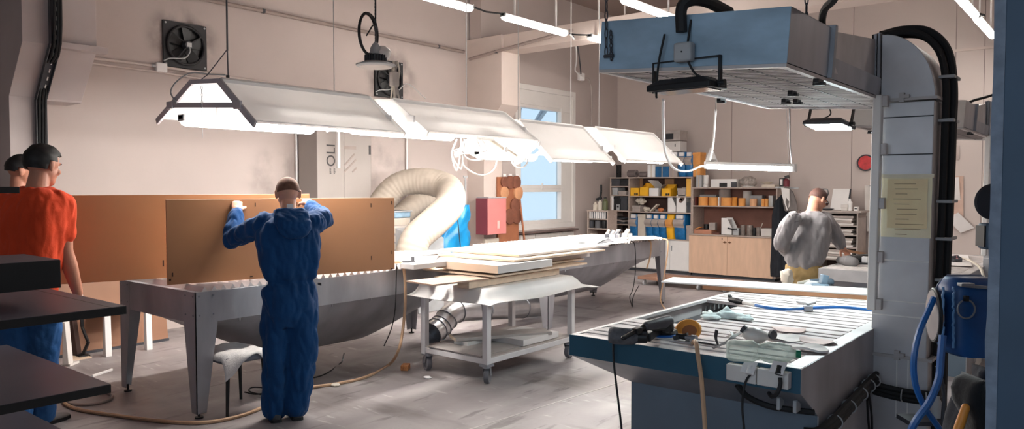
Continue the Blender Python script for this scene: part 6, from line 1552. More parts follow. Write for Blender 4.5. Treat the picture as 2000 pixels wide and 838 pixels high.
prof = [(0, .0), (.03, .0), (.038, .012), (.04, .03), (.039, .06), (.04, .09), (.04, .11), (.031, .128), (.027, .142), (.034, .158), (.039, .18), (.037, .2), (.039, .215), (.037, .235), (.03, .26), (.016, .283), (.0135, .29), (.0135, .298)]
B().lathe([(r*k*(1.2 if r > .02 else 1.05), h*k) for r, h in prof], a+V((0, 0, .008)), 32, ax=d).obj('bottle_body', PET, t, smooth=70)
B().cyl(a+V((0, 0, .008))+d.normalized()*(.287*k), a+V((0, 0, .008))+d.normalized()*(.308*k), .0175*k, n=20).obj('cap', mat('green_cap', C(18, 120, 84), .45), t, bevel=.002)
# sanding discs and papers
def disc_on(label, px, py, rx, ry, m, z=tz, th=.002, rot=0., lift=.002):
    c = T(px, py); n = 30; b = B(); rings = [[c+V((s_*(rx*cos(a)*cos(rot)-ry*sin(a)*sin(rot)), s_*(rx*cos(a)*sin(rot)+ry*sin(a)*cos(rot)), lift+h+.012*max(0, sin(2*a+px))*s_)) for a in [2*pi*i/n for i in range(n)]] for s_, h in ((.02, th), (1, th), (1, 0), (.02, 0))]
    b.loft(rings).obj('sanding_disc', m, label=label, cat='disc')
disc_on('white oval sanding disc behind the clear bottle', 1532, 662, .085, .085, PAPER)
disc_on('pinkish sanding disc lying farthest back among the loose discs', 1540, 645, .09, .075, mat('pink_paper', C(222, 200, 194), .85))
disc_on('pale pinkish sanding disc nearest the right rim', 1598, 668, .09, .07, mat('pink_paper2', C(226, 208, 204), .85))
disc_on('bright white folded disc beside the green bottle cap', 1582, 685, .085, .06, PAPER, th=.01, lift=.004)
# light blue gloves / cloth
t = thing('blue_gloves', 'pair of light blue crumpled gloves on the slatted table', 'gloves', T(1420, 622))
GLV = mat('glove_blue', C(206, 222, 222), .8, 0, .1, 14)
b = B(); c0 = T(1393, 622); c1 = T(1425, 622); c2 = T(1455, 626)
b.limb([c0+V((0, 0, .012)), c1+V((0, 0, .014)), c2+V((0, 0, .012))], [.024, .028, .022], 12); b.ell(c0+V((0, -.03, .012)), (.06, .05, .014)); b.ell(c2+V((0, .0, .012)), (.055, .045, .014))
for k, (u, v) in enumerate(((1370, 622), (1374, 615), (1385, 612), (1468, 628), (1464, 621))): b.limb([(c0 if k < 3 else c2)+V((0, 0, .016)), T(u, v)+V((0, 0, .013))], [.016, .011], 10)
b.ell(c1+V((.0, .05, .016)), (.07, .05, .018)); b.limb([c0+V((.02, .02, .02)), c1+V((-.03, .03, .045)), c1+V((.02, .02, .02))], [.012, .02, .012], 10)
b.v = [V((p.x, p.y, max(p.z, tz+.001))) for p in b.v]
B().obj('gloves', GLV, t, mesh=remeshed(b, .006, 4, lambda p: .004*noise.noise(p*45)), smooth=180)
# blue air line with black gun
t = thing('air_line', 'blue air hose with black blow gun lying across the slatted table', 'hose', T(1430, 588))
g0, g1 = T(1427, 585, tz+.02), T(1450, 590, tz+.018)
B().limb([g0, g0.lerp(g1, .5), g1], [.018, .02, .016], 12).bar(g0+V((0, 0, .01)), g0+V((-.02, .02, .02)), .02, .02).obj('blow_gun', BLK, t); e = T(1474, 596, tz+.014); B().limb([g1, e], [.013, .011], 10).obj('white_sleeve', DULLW, t)
B().tube(spline([e, T(1500, 601, tz+.012), T(1535, 604, tz+.012), T(1578, 602, tz+.016), T(1640, 600, tz+.012), T(1680, 603, tz+.012), T(1704, 606, tz+.012)], 8), .0095, 8).obj('hose', HOSEB, t)
c = T(1578, 602, tz+.018); B().cbox(c, (.05, .05, .036), Matrix.Rotation(.6, 3, 'Z')).cyl(c+V((0, 0, .018)), c+V((0, 0, .03)), .012).obj('hose_clip', GREYMET, t, bevel=.006)
t = thing('grey_scraper', 'flat pale scraper plate lying behind the blue hose', 'scraper', T(1580, 592)); B().prism([T(1555, 591), T(1592, 589), T(1594, 592), T(1580, 596)], (0, 0, .012)).obj('plate', LGREY, t)
# plank across the far end
pl = [W(1302, 540, z=.955), W(1302, 550, z=.955), W(1722, 578, z=.955), W(1722, 561, z=.955)]
x0 = pl[0].x
t = thing('white_plank', 'long white topped plank lying across the far end of the front slatted table', 'plank', (-2.2, 5.8, .93))
a, b_ = W(1303, 545, z=.965), W(1722, 570, z=.965); d = (b_-a).normalized(); n_ = V((-d.y, d.x, 0)); w = .16
B().prism([a-n_*w+V((0, 0, -.012)), b_-n_*w+V((0, 0, -.012)), b_+n_*w+V((0, 0, -.012)), a+n_*w+V((0, 0, -.012))], (0, 0, .012)).obj('white_top', WHITE, t, bevel=.002)
a2 = a+d*.32; B().prism([a2-n_*w*.97+V((0, 0, -.042)), b_-n_*w*.97+V((0, 0, -.042)), b_+n_*w*.97+V((0, 0, -.042)), a2+n_*w*.97+V((0, 0, -.042))], (0, 0, .0295)).obj('brown_core', mat('core_brown', C(178, 130, 96), .7, 0, .08, 6), t)
# sander on boards at the far end
t = thing('dark_boards', 'two dark edged boards with papers under the grey sander', 'boards', T(1545, 570)); B().prism([T(1508, 566), T(1566, 574), T(1590, 563), T(1530, 557)], (0, 0, .018)).obj('lower_board', DGREY, t, bevel=.002); B().prism([T(1507, 562, tz+.02), T(1560, 569, tz+.02), T(1588, 560, tz+.02), T(1530, 554, tz+.02)], (0, 0, .008)).obj('paper_top', CREAM, t)
c = T(1600, 563, tz+.02)
t = thing('grey_sander', 'grey orbital sander with pale grip at the far end of the front slatted table', 'power tool', c)
SAN = mat('sander_grey', C(92, 108, 122), .5, 0, .1, 12)
B().prism([T(1592, 571, tz), T(1618, 576, tz), T(1634, 567, tz), T(1604, 563, tz)], (0, 0, .02)).obj('pad_plate', mat('sand_pad', C(196, 200, 206), .5), t, bevel=.003)
B().cbox(c+V((0, 0, .02)), (.12, .09, .03), Matrix.Rotation(.5, 3, 'Z')).bar(c+V((.02, .02, .03)), c+V((.03, .03, .1)), .05, .05).obj('body', SAN, t, bevel=.006)
a, b_ = W(1583, 551, D=6.32), W(1622, 551, D=6.3); B().limb([a, a.lerp(b_, .5), b_], [.026, .03, .032], 14).obj('motor_grip', SAN, t, smooth=60); e = W(1560, 553, D=6.3); B().limb([a, e], [.024, .014], 12).obj('pale_nozzle', CREAM, t); B().bar(b_, b_+V((.0, 0, -.07)), .05, .04).obj('rear_post', DGREY, t, bevel=.005)
B().prism([T(1570, 566), T(1590, 569), T(1600, 563), T(1580, 560)], (0, 0, .05)).obj('grey_box', LGREY, t, bevel=.004)
# ------------------------------------------------------------ socket strip with two taped plugs on the front
y = 3.25
a, c_ = W(1426, 708, y=y), W(1546, 756, y=y)
zt_, zb_ = W(1426, 707, y=y).z, W(1426, 738, y=y).z
t = thing('socket_strip', 'white double socket strip with taped plugs on the front of the slatted table', 'sockets', ((a.x+c_.x)/2, y, zb_))
xm = (a.x+c_.x)/2
B().box((a.x, y-.045, zb_), (xm-.002, y-.001, zt_)).obj('socket_box', DULLW, t, bevel=.004); B().box((xm+.002, y-.045, zb_), (c_.x, y-.001, zt_)).obj('socket_box', DULLW, t, bevel=.004)
for px in (1467, 1524):
    q = W(px, 716, y=y-.05); g = [[V((q.x-.03+.06*u-.008*v, y-.048-.028*sin(1.3*v)*1.1, q.z+.02-.042*v*(1+.15*u))) for u in (0, .33, .66, 1)] for v in (0, .25, .5, .75, 1)]
    B().sheet(g, .003).obj('socket_flap', PAPER, t, smooth=60)
    B().cyl((q.x, y-.07, q.z-.03), (q.x, y-.05, q.z+.0), .017).obj('plug', BLK if px > 1500 else WHITE, t)
q = W(1458, 742, y=3.19)
cord('plug_cable', 'thin black cable hanging from the left plug of the socket strip', [W(1467, 730, y=3.19), q, W(1452, 765, y=3.18), W(1450, 800, y=3.18), W(1454, 850, y=3.18), W(1454, 930, y=3.18), W(1460, 1000, y=3.18), W(1480, 1060, z=.012), W(1530, 1090, z=.012)], .005, BLKR)
cord('plug_cable', 'thick black cable looping under the right plug of the socket strip', [W(1524, 738, y=3.19), W(1524, 752, y=3.18), W(1518, 768, y=3.17), W(1508, 775, y=3.19), W(1502, 768, y=3.25)], .009, BLKR)
cord('front_cable', 'black cable sagging along the front hopper of the slatted table', [W(1440, 752, y=3.26), W(1460, 775, y=3.29), W(1500, 793, y=3.33), W(1540, 800, y=3.36), W(1590, 806, y=3.42)], .014, BLKR)
for px, py, lab in ((1524, 794, 'left white cable clip on the front hopper'), (1556, 800, 'right white cable clip on the front hopper')):
    q = W(px, py, y=3.345); B().box((q.x-.008, q.y-.03, q.z-.01), (q.x+.008, q.y+.03, q.z+.045)).obj('cable_clip', LGREY, label=lab, cat='clip', bevel=.003)

# ============================================================ FAR SLATTED TABLE
c = T(1672, 512)
t = thing('black_sander', 'black and grey sander lying on the far slatted table', 'power tool', c)
a, b_ = T(1655, 507, tz+.05), T(1702, 503, tz+.06); B().limb([a, b_], [.04, .045], 14).obj('grip', BLK, t); B().limb([T(1640, 508, tz+.035), T(1658, 510, tz+.045), T(1668, 512, tz+.04)], [.035, .055, .045], 14).obj('dusty_front', mat('dusty_grip', C(136, 132, 132), .85), t); B().bar(T(1690, 514, tz+.01), T(1716, 510, tz+.01), .16, .02).obj('base_plate', GREYMET, t)
B().cbox(T(1690, 507, tz+.05), (.06, .05, .06)).obj('white_switch', WHITE, t, bevel=.006)
t = thing('red_rags', 'small crumpled red and pink rags on the far slatted table right of the duct', 'rags', T(1858, 508)); random.seed(2)
for k in range(6):
    c = T(1849+3.6*k, 507+.3*(k % 3), tz+.03); b = B().ell(c, (.06, .05, .035), n=12, m=8); b.v = [p+V((noise.noise(p*30), noise.noise(p*31), noise.noise(p*29)))*.02 for p in b.v]; b.obj('rag', (mat('red_rag', C(196, 62, 72), .9), mat('pink_rag', C(224, 160, 160), .9), DGREY)[k % 3], t, smooth=30)
cord('thin_hose', 'thin pale hose curving over the far slatted table end', [T(1842, 506, .94), T(1880, 505, .96), T(1905, 515, .98), W(1918, 530, y=7.2), W(1922, 560, y=7.1), W(1924, 600, y=7.1)], .012, CREAM, 'hose')
sheet_on('white sheet covering the left end of the far slatted table', [(1842, 520), (1898, 522), (1890, 500), (1842, 498)], .925, PAPER, seed=21)
# low white step
p = W(1868, 718, z=0)
t = thing('low_step', 'low white step standing on the floor behind the blue hose reel', 'step', p)
q = W(1885, 694, D=(p-CAM).dot(FWD)); zz = q.z
B().box((p.x-.28, p.y, zz-.04), (p.x+.16, p.y+.4, zz)).obj('top', DULLW, t, bevel=.004)
for x in (p.x-.27, p.x+.12): B().box((x, p.y+.01, 0), (x+.03, p.y+.39, zz-.04)).obj('leg', DULLW, t, bevel=.003)
# ============================================================ PILLAR AND HOSE REEL IN THE RIGHT FOREGROUND
PIL = mat('pillar_blue', C(58, 80, 102), .6, 0, .16, 2.2, .1, 14)
yp = 2.3
xl = W(1948, 300, y=yp).x
struct('pillar_right', B().box((xl, yp, 0), (xl+.7, yp+.45, ZC)), PIL)
# broken plaster edge along its corner
b = B(); n = 60; random.seed(9); pts = []
for i in range(n+1):
    z = 4.1*i/n; pts.append((xl-.012-.008*noise.noise((z*3, 1, 0))-.005*random.random(), z))
b.loft([[V((x, yp-.004, z)), V((xl+.012, yp-.004, z)), V((xl+.012, yp+.05, z)), V((x, yp+.05, z))] for x, z in pts])
struct('trim_5', b, mat('edge_plaster', C(120, 132, 148), .8, 0, .2, 20, .3, 50))
# dark round disc and grey blue box fixed to the pillar side
p = W(1936, 394, D=2.75)
t = thing('round_plate', 'dark round plate fixed on the side of the blue pillar', 'plate', p)
x_, y_, z_ = _r, V((0, 0, 1)), _f
r_ = (W(1936, 360, D=2.75).z-W(1936, 430, D=2.75).z)/2
B().lathe([(0, 0), (r_*.96, 0), (r_, .006), (r_*.93, .014), (0, .022)], p+_f*.0, 36, ax=-_f).obj('plate', mat('plate_dark', C(58, 58, 64), .5, .2, .15, 6), t); B().bar(p+_f*.01, p+_f*.01+_r*.12, .04, .02).obj('bracket', DGREY, t); B().cbox(p+_r*.02-V((0, 0, r_*.7)), (.012, .012, .03)).obj('white_clip', WHITE, t)
p = W(1938, 461, D=2.72); Rz = Matrix.Rotation(YAW, 3, 'Z')
t = thing('pillar_box', 'grey blue switch box fixed on the side of the blue pillar', 'box', p)
B().cbox(p, (.08, .06, .095), Rz).obj('body', mat('box_blue', C(84, 102, 120), .5, 0, .08, 6), t, bevel=.012); B().cbox(p-_r*.042, (.006, .05, .075), Rz).obj('dark_side', BLK, t); B().bar(p+_r*.03, p+_r*.12, .03, .03).obj('bracket', DGREY, t)
# hose reel
Dk = 2.92
def R3(px, py, dz=0.): return W(px, py, D=Dk+dz)
t = thing('hose_reel', 'blue ribbed hose reel hanging on a metal arm from the pillar', 'hose reel', R3(1885, 690))
RB = mat('reel_blue', C(18, 74, 132), .45, 0, .25, 7, .05, 30); RL = mat('reel_lilac', C(126, 134, 156), .5, 0, .08, 5)
cx, top, bot = 1886, 537, 690
b = B(); rings = []; n = 40
for k in range(25):
    v = k/24; py = 541+(bot-541)*v
    half = 51*(1-.9*max(0, (.2-v)/.2)**2*.32-.28*max(0, (v-.86)/.14)**2)
    half *= 1+.012*sin(v*60)
    c = R3(cx+3, py); hw = half/FPX*Dk; dp = .085*(1-.4*max(0, (.15-v)/.15)**2)
    rings.append([c+_r*(hw*(abs(cos(a))**.7)*(1 if cos(a) > 0 else -1))+_f*(dp*(abs(sin(a))**.7)*(1 if sin(a) > 0 else -1)) for a in [2*pi*i/n for i in range(n)]])
b.loft(rings).obj('housing', RB, t, smooth=60)
# lilac shoulder shell behind
b = B(); rings = []
for k in range(9):
    v = k/8; py = 536+70*v; l, r = 1850-26*min(1, v*2.2)**.6, 1918-2*v+16*min(1, v*2)**.7
    rings.append([R3(l, py, .03), R3(r, py, .03), R3(r, py, .14), R3(l, py, .14)])
b.loft(rings).obj('shoulder_shell', RL, t, bevel=.006)
b = B()
for px in (1842, 1862):
    P = [R3(px+2.5*noise.noise((k*.7, px, 0))*1.6, 560+(680-560)*k/24, -.088) for k in range(25)]
    b.tube(P, .0045, 6)
b.obj('ragged_seams', mat('seam_light', C(96, 146, 196), .4), t)
# grey flange disc seen from the side at its left
pc = R3(1831, 616, -.0); axd = (-_r*.96+_f*.27).normalized(); rr = .100
B().lathe([(0, 0), (rr*.96, 0), (rr, .008), (rr*.96, .02), (0, .024)], pc, 36, ax=axd).obj('flange_disc', mat('flange_grey', C(150, 140, 140), .5, .1, .1, 5), t); B().torus(pc+axd*.012, rr, .007, axd, 36).obj('flange_rim', BLK, t)
a, b_ = R3(1876, 557, -.1), R3(1950, 564, -.1)
B().bar(a, b_, .016, .012).cbox(a+_r*.02+V((0, 0, .002)), (.05, .03, .012), Rz).obj('metal_arm', GREYMET, t, bevel=.002)
B().tube(spline([R3(1887, 585, -.1)]+[R3(1887+17*sin(a), 604-18*cos(a), -.1) for a in [.25+5.6*k/16 for k in range(17)]], 3), .0035, 6).obj('wire_loop', GREYMET, t); B().cbox(R3(1887, 583, -.1), (.014, .014, .02), Rz).obj('loop_mount', BLK, t)
c = R3(1868, 702, .02)
cord('air_hose', 'left strand of blue hose hanging from the reel', [R3(1824, 582, -.04), R3(1812, 610, -.06), R3(1795, 650, -.08), R3(1785, 700, -.09), R3(1788, 750, -.08), R3(1806, 795, -.06), R3(1835, 838, -.04), R3(1850, 870, -.02), R3(1862, 960, -.02), R3(1868, 1060, -.02), R3(1870, 1205, -.02)], .0115, HOSEB, 'hose')
cord('air_hose', 'right strand of blue hose crossing the other below the reel', [R3(1841, 655, -.1), R3(1838, 690, -.11), R3(1833, 740, -.12), R3(1815, 785, -.13), R3(1790, 820, -.13), R3(1776, 850, -.12), R3(1768, 890, -.12), R3(1764, 1000, -.1), R3(1766, 1150, -.08), R3(1775, 1205, -.06)], .0135, HOSEB, 'hose')
cord('loose_cable', 'dark grey cable hanging behind the blue hoses', [W(1830, 715, D=3.3), W(1838, 740, D=3.3), W(1844, 775, D=3.3), W(1842, 815, D=3.3), W(1841, 870, D=3.3), W(1842, 1000, D=3.3), W(1842, 1110, D=3.3)], .009, DGREY)
# dark clothes hanging by the pillar
def Q(px, py, D=2.35): return W(px, py, D=D)
def hang(name, label, cat, rows, m, seed, D=2.35, dp=.06):
    b = B(); rings = []
    for l, r, py in rows:
        c = Q((l+r)/2, py, D); hw = (r-l)/2/FPX*D; ring = []
        for i in range(36):
            a = 2*pi*i/36; f = 1+.14*sin(4*a+seed+py*.02)+.10*noise.noise((cos(a)*3+seed, sin(a)*3, py*.03))
            ring.append(c+_r*(hw*cos(a)*f)+_f*(dp*sin(a)*f))
        rings.append(ring)
    t = thing(name, label, cat, Q((rows[-1][0]+rows[-1][1])/2, rows[-1][2], D)); b.loft(rings).obj('cloth', m, t, smooth=70); return t
DK = mat('black_cloth', C(16, 17, 22), .85, 0, .3, 12, .2, 60, sheen=.2); DK2 = mat('navy_cloth', C(28, 32, 46), .85, 0, .25, 12, .2, 60)
hang('hanging_jacket', 'black jacket bundled on a hook beside the blue pillar at the bottom right', 'jacket', [(1895, 1905, 735), (1876, 1922, 742), (1868, 1932, 760), (1870, 1938, 785), (1885, 1945, 815), (1893, 1950, 850), (1895, 1955, 900)], DK, 1, 2.33)
hang('hanging_jacket', 'navy jacket hanging right behind the black jacket near the pillar', 'jacket', [(1915, 1926, 718), (1908, 1945, 726), (1905, 1955, 760), (1905, 1965, 820), (1900, 1970, 900)], DK2, 4, 2.42, .05)
hang('hanging_trousers', 'dark grey work trousers hanging left of the black jacket', 'trousers', [(1876, 1890, 752), (1868, 1898, 775), (1856, 1900, 810), (1846, 1900, 845), (1836, 1900, 900)], mat('charcoal_cloth', C(48, 50, 58), .9, 0, .2, 10, .2, 60), 7, 2.5, .05)
t = thing('wooden_pole', 'orange wooden tool handle sticking out under the black jacket', 'handle', Q(1868, 850)); B().limb([Q(1886, 796, 2.26), Q(1876, 826, 2.26), Q(1862, 865, 2.26), V((Q(1862, 865, 2.26).x-.12, Q(1862, 865, 2.26).y+.05, .02))], [.012, .0135, .0135, .0135], 14).obj('shaft', mat('orange_wood', C(216, 138, 52), .5, 0, .1, 12), t, smooth=60)
bottlep = W(1829, 815, D=3.4)
t = thing('spray_bottle', 'small pale spray bottle hanging low behind the blue hoses', 'bottle', W(1829, 815, D=3.4)); B().lathe([(0, 0), (.025, 0), (.026, .06), (.012, .085), (.012, .1), (0, .1)], bottlep, 16).obj('body', LGREY, t); B().cyl(bottlep+V((0, 0, .1)), bottlep+V((0, 0, .125)), .013).obj('cap', BLK, t); B().cbox(bottlep+V((0, .0, -.012)), (.3, .12, .02), Rz).obj('ledge', DGREY, t)
# flat dolly by the far table
p = W(1362, 567, z=0)
t = thing('dolly', 'low brown wheeled dolly under the far end before the cupboard', 'dolly', p)
a = W(1245, 558, z=.14); B().box((p.x-1.1, p.y-.02, .1), (p.x+.55, p.y+.6, .15)).obj('deck', mat('deck_brown', C(150, 112, 92), .8, 0, .12, 5), t, bevel=.004)
for x in (p.x-1.0, p.x, p.x+.45):
    for y in (p.y+.04, p.y+.52): B().cyl((x-.015, y, .045), (x+.015, y, .045), .045).box((x-.02, y-.02, .06), (x+.02, y+.02, .1)).obj('wheel', LGREY, t)
# ============================================================ PEOPLE
from mathutils.bvhtree import BVHTree
class _Hit:
    def __init__(s, me): s.t = BVHTree.FromPolygons([v.co.copy() for v in me.vertices], [tuple(p.vertices) for p in me.polygons])
    def ray_cast(s, o, d):
        l, n, i, k = s.t.ray_cast(o, d); return (l is not None, l, n, i)
SKIN = mat('skin', C(206, 150, 124), .55, 0, .06, 14)
SKIN2 = mat('skin_tan', C(186, 128, 104), .55, 0, .06, 14)
def unit(v): return V(v).normalized()
def add_hand(b, w, d, n, s, k=1., curl=.6, tcurl=.3):
    """w wrist, d towards the knuckles, n palm side, s thumb side"""
    d, n, s = unit(d), unit(n), unit(s)
    s = unit(s-d*s.dot(d)); n = unit(n-d*n.dot(d)-s*n.dot(s))
    pc = w+d*.05*k
    R = Matrix((s, d, n)).transposed()
    b.ell(w+d*.045*k, (.040*k, .055*k, .016*k), R, 14, 10)
    b.ell(w+d*.07*k, (.041*k, .03*k, .014*k), R, 14, 10)
    b.limb([w-d*.03*k, w+d*.02*k], [.027*k, .026*k], 12)
    for i, (off, L_, r) in enumerate(((.030, .072, .0092), (.0105, .080, .0096), (-.0095, .075, .0092), (-.028, .060, .0082))):
        p = w+d*(.088-.004*abs(i-1.2))*k+s*off*k; pts = [p-d*.03*k, p]; a = 0
        for q, (f, c) in enumerate(((.45, 1.), (.32, 1.15), (.23, .7))):
            a += curl*c; p = p+(d*cos(a)+n*sin(a)+s*off*.9*(1-curl*.6))*L_*f*k; pts.append(p)
        b.limb(pts, [r*k*1.05, r*k*1.08, r*k, r*k*.93, r*k*.8], 10)
    p = w+d*.022*k+s*.03*k; q = p+(d*.62+s*.62+n*.35)*.042*k; e = q+(d*.85+s*.15+n*(.25+tcurl))*.034*k; g = e+(d*.8-s*.1+n*(.3+tcurl))*.026*k
    b.limb([p-d*.004, q, e, g], [.0145*k, .0125*k, .0108*k, .0088*k], 10)
def add_head(b, c, f, u, k=1.):
    f = unit(f); u = unit(u-f*u.dot(f)); r = f.cross(u)
    R = Matrix((r, f, u)).transposed()
    def P(x, y, z): return c+(r*x+f*y+u*z)*k
    b.ell(P(0, -.008, .03), (.077*k, .096*k, .09*k), R, 24, 16)
    b.ell(P(0, .022, -.03), (.064*k, .072*k, .075*k), R, 20, 14)
    b.ell(P(0, .045, -.082), (.046*k, .044*k, .036*k), R, 18, 12)
    b.ell(P(0, .03, -.07), (.055*k, .058*k, .04*k), R, 18, 12)
    b.ell(P(0, .083, .032), (.055*k, .016*k, .012*k), R, 14, 8)                      # brow
    b.limb([P(0, .09, .025), P(0, .104, -.005), P(0, .113, -.018)], [.009*k, .011*k, .0135*k], 10)   # nose
    for e in (-1, 1):
        b.ell(P(e*.012, .1, -.02), (.009*k, .01*k, .008*k), R, 10, 8)
        b.ell(P(e*.042, .07, -.022), (.022*k, .02*k, .02*k), R, 12, 8)                # cheeks
        Re = Matrix.Rotation(e*.35, 3, u) @ R
        b.ell(P(e*.081, -.012, -.004), (.012*k, .02*k, .033*k), Re, 12, 10)           # ears
        b.ell(P(e*.083, -.02, .012), (.013*k, .02*k, .02*k), Re, 12, 10)
    b.ell(P(0, .092, -.047), (.024*k, .01*k, .007*k), R, 12, 8); b.ell(P(0, .09, -.06), (.022*k, .01*k, .008*k), R, 12, 8)   # lips
    return P, r, f, u
def hair_shell(P, k, keep, th=.01, name='hair', m=None, parent=None, seed=0, nz=.004):
    b = B(); n, mm = 40, 28; vs = []; fs = []
    ok = {}
    for i in range(mm+1):
        t_ = pi*i/mm
        for j in range(n):
            a = 2*pi*j/n; x, y, z = sin(t_)*cos(a), sin(t_)*sin(a), cos(t_)
            q = 1+nz*8*noise.noise((x*4+seed, y*4, z*4)); vs.append(((.0775+th)*x*q, -.008+(.0965+th)*y*q, .03+(.0905+th)*z*q)); ok[i*n+j] = keep(x, y, z)
    for i in range(mm):
        for j in range(n):
            q = (i*n+j, (i+1)*n+j, (i+1)*n+(j+1) % n, i*n+(j+1) % n)
            if all(ok[v] for v in q): fs.append(q)
    used = sorted({v for q in fs for v in q}); ix = {v: i for i, v in enumerate(used)}
    outer = [P(*vs[v]) for v in used]
    inner = [P(vs[v][0]*.9, (vs[v][1]+.008)*.9-.008, (vs[v][2]-.03)*.9+.03) for v in used]
    N_ = len(used); F = [tuple(ix[v] for v in q) for q in fs]; F2 = [tuple(N_+i for i in reversed(q)) for q in F]
    ed = {}
    for q in F:
        for a, c in zip(q, q[1:]+q[:1]): ed[(a, c)] = ed.get((a, c), 0)+1
    F3 = [(c, a, a+N_, c+N_) for (a, c) in ed if (c, a) not in ed]
    b.add(outer+inner, F+F2+F3)
    return b.obj(name, m, parent, smooth=80)
TORSO = [(-.16, .125, .10), (-.06, .165, .118), (.05, .172, .118), (.22, .152, .105), (.38, .15, .105), (.58, .170, .118), (.75, .182, .118), (.87, .165, .10), (.95, .10, .075), (1.0, .062, .06)]
def add_torso(b, P, N, S, f, secs, k=1., extra=0., sq=2.5, bow=None):
    ax = N-P; rings = []
    for t_, w, d in secs:
        c = P+ax*t_
        if bow is not None: c = c+bow*sin(pi*max(0, min(1, t_)))
        ring = []
        for i in range(28):
            a = 2*pi*i/28; ca, sa = cos(a), sin(a)
            ring.append(c+S*((w*k+extra)*abs(ca)**(2/sq)*(1 if ca > 0 else -1))+f*((d*k+extra)*abs(sa)**(2/sq)*(1 if sa > 0 else -1)))
        rings.append(ring)
    b.loft(rings)
def shoe(parent, ankle, toe_dir, k, m, sole=None):
    d = unit(V((toe_dir.x, toe_dir.y, 0))); s = V((d.y, -d.x, 0)); rings = []
    for y, w, h in ((-.075, .02, .05), (-.065, .034, .075), (-.03, .04, .095), (.03, .042, .085), (.09, .048, .06), (.14, .047, .046), (.175, .034, .036), (.19, .012, .026)):
        rings.append([V((ankle.x, ankle.y, 0))+d*y*k+s*(w*k*cos(a))+V((0, 0, .004+h*k*(.5+.5*sin(a)))) for a in [2*pi*i/16 for i in range(16)]])
    o = B().loft(rings).obj('shoe', m, parent, smooth=60)
    rings = [[V((ankle.x, ankle.y, 0))+d*y*k+s*w*k+V((0, 0, z)) for (w, z) in ((-w0, 0), (w0, 0), (w0, .022), (-w0, .022))] for y, w0 in ((-.08, .02), (-.07, .036), (.03, .042), (.09, .05), (.14, .049), (.18, .034), (.195, .012))]
    B().loft(rings).obj('sole', sole or BLKR, o, smooth=30)
def folds(amp, seed, zs=3.2, hs=9., extra=None):
    def fn(p):
        a = noise.noise(V((p.x*hs+seed, p.y*hs, p.z*zs))); c = noise.noise(V((p.x*hs*2.2+seed, p.y*hs*2.2, p.z*zs*2.6)))
        e = noise.noise(V((p.x*hs*4.5+seed, p.y*hs*4.5, p.z*zs*5+p.x*9)))
        v = amp*(1.15*(abs(a)*2-.6)+.7*(abs(c)*2-.5)+.3*e)
        if extra: v += extra(p)
        return v
    return fn
def face_bits(P, parent, k, brow):
    for e in (-1, 1):
        B().ell(P(e*.031, .075, .012), .0115*k, n=12, m=8).obj('eye', mat('eye_white', C(225, 220, 215), .3), parent)
        B().limb([P(e*.018, .097, .032), P(e*.034, .095, .036), P(e*.048, .083, .031)], [.004*k]*3, 8).obj('eyebrow', brow, parent)

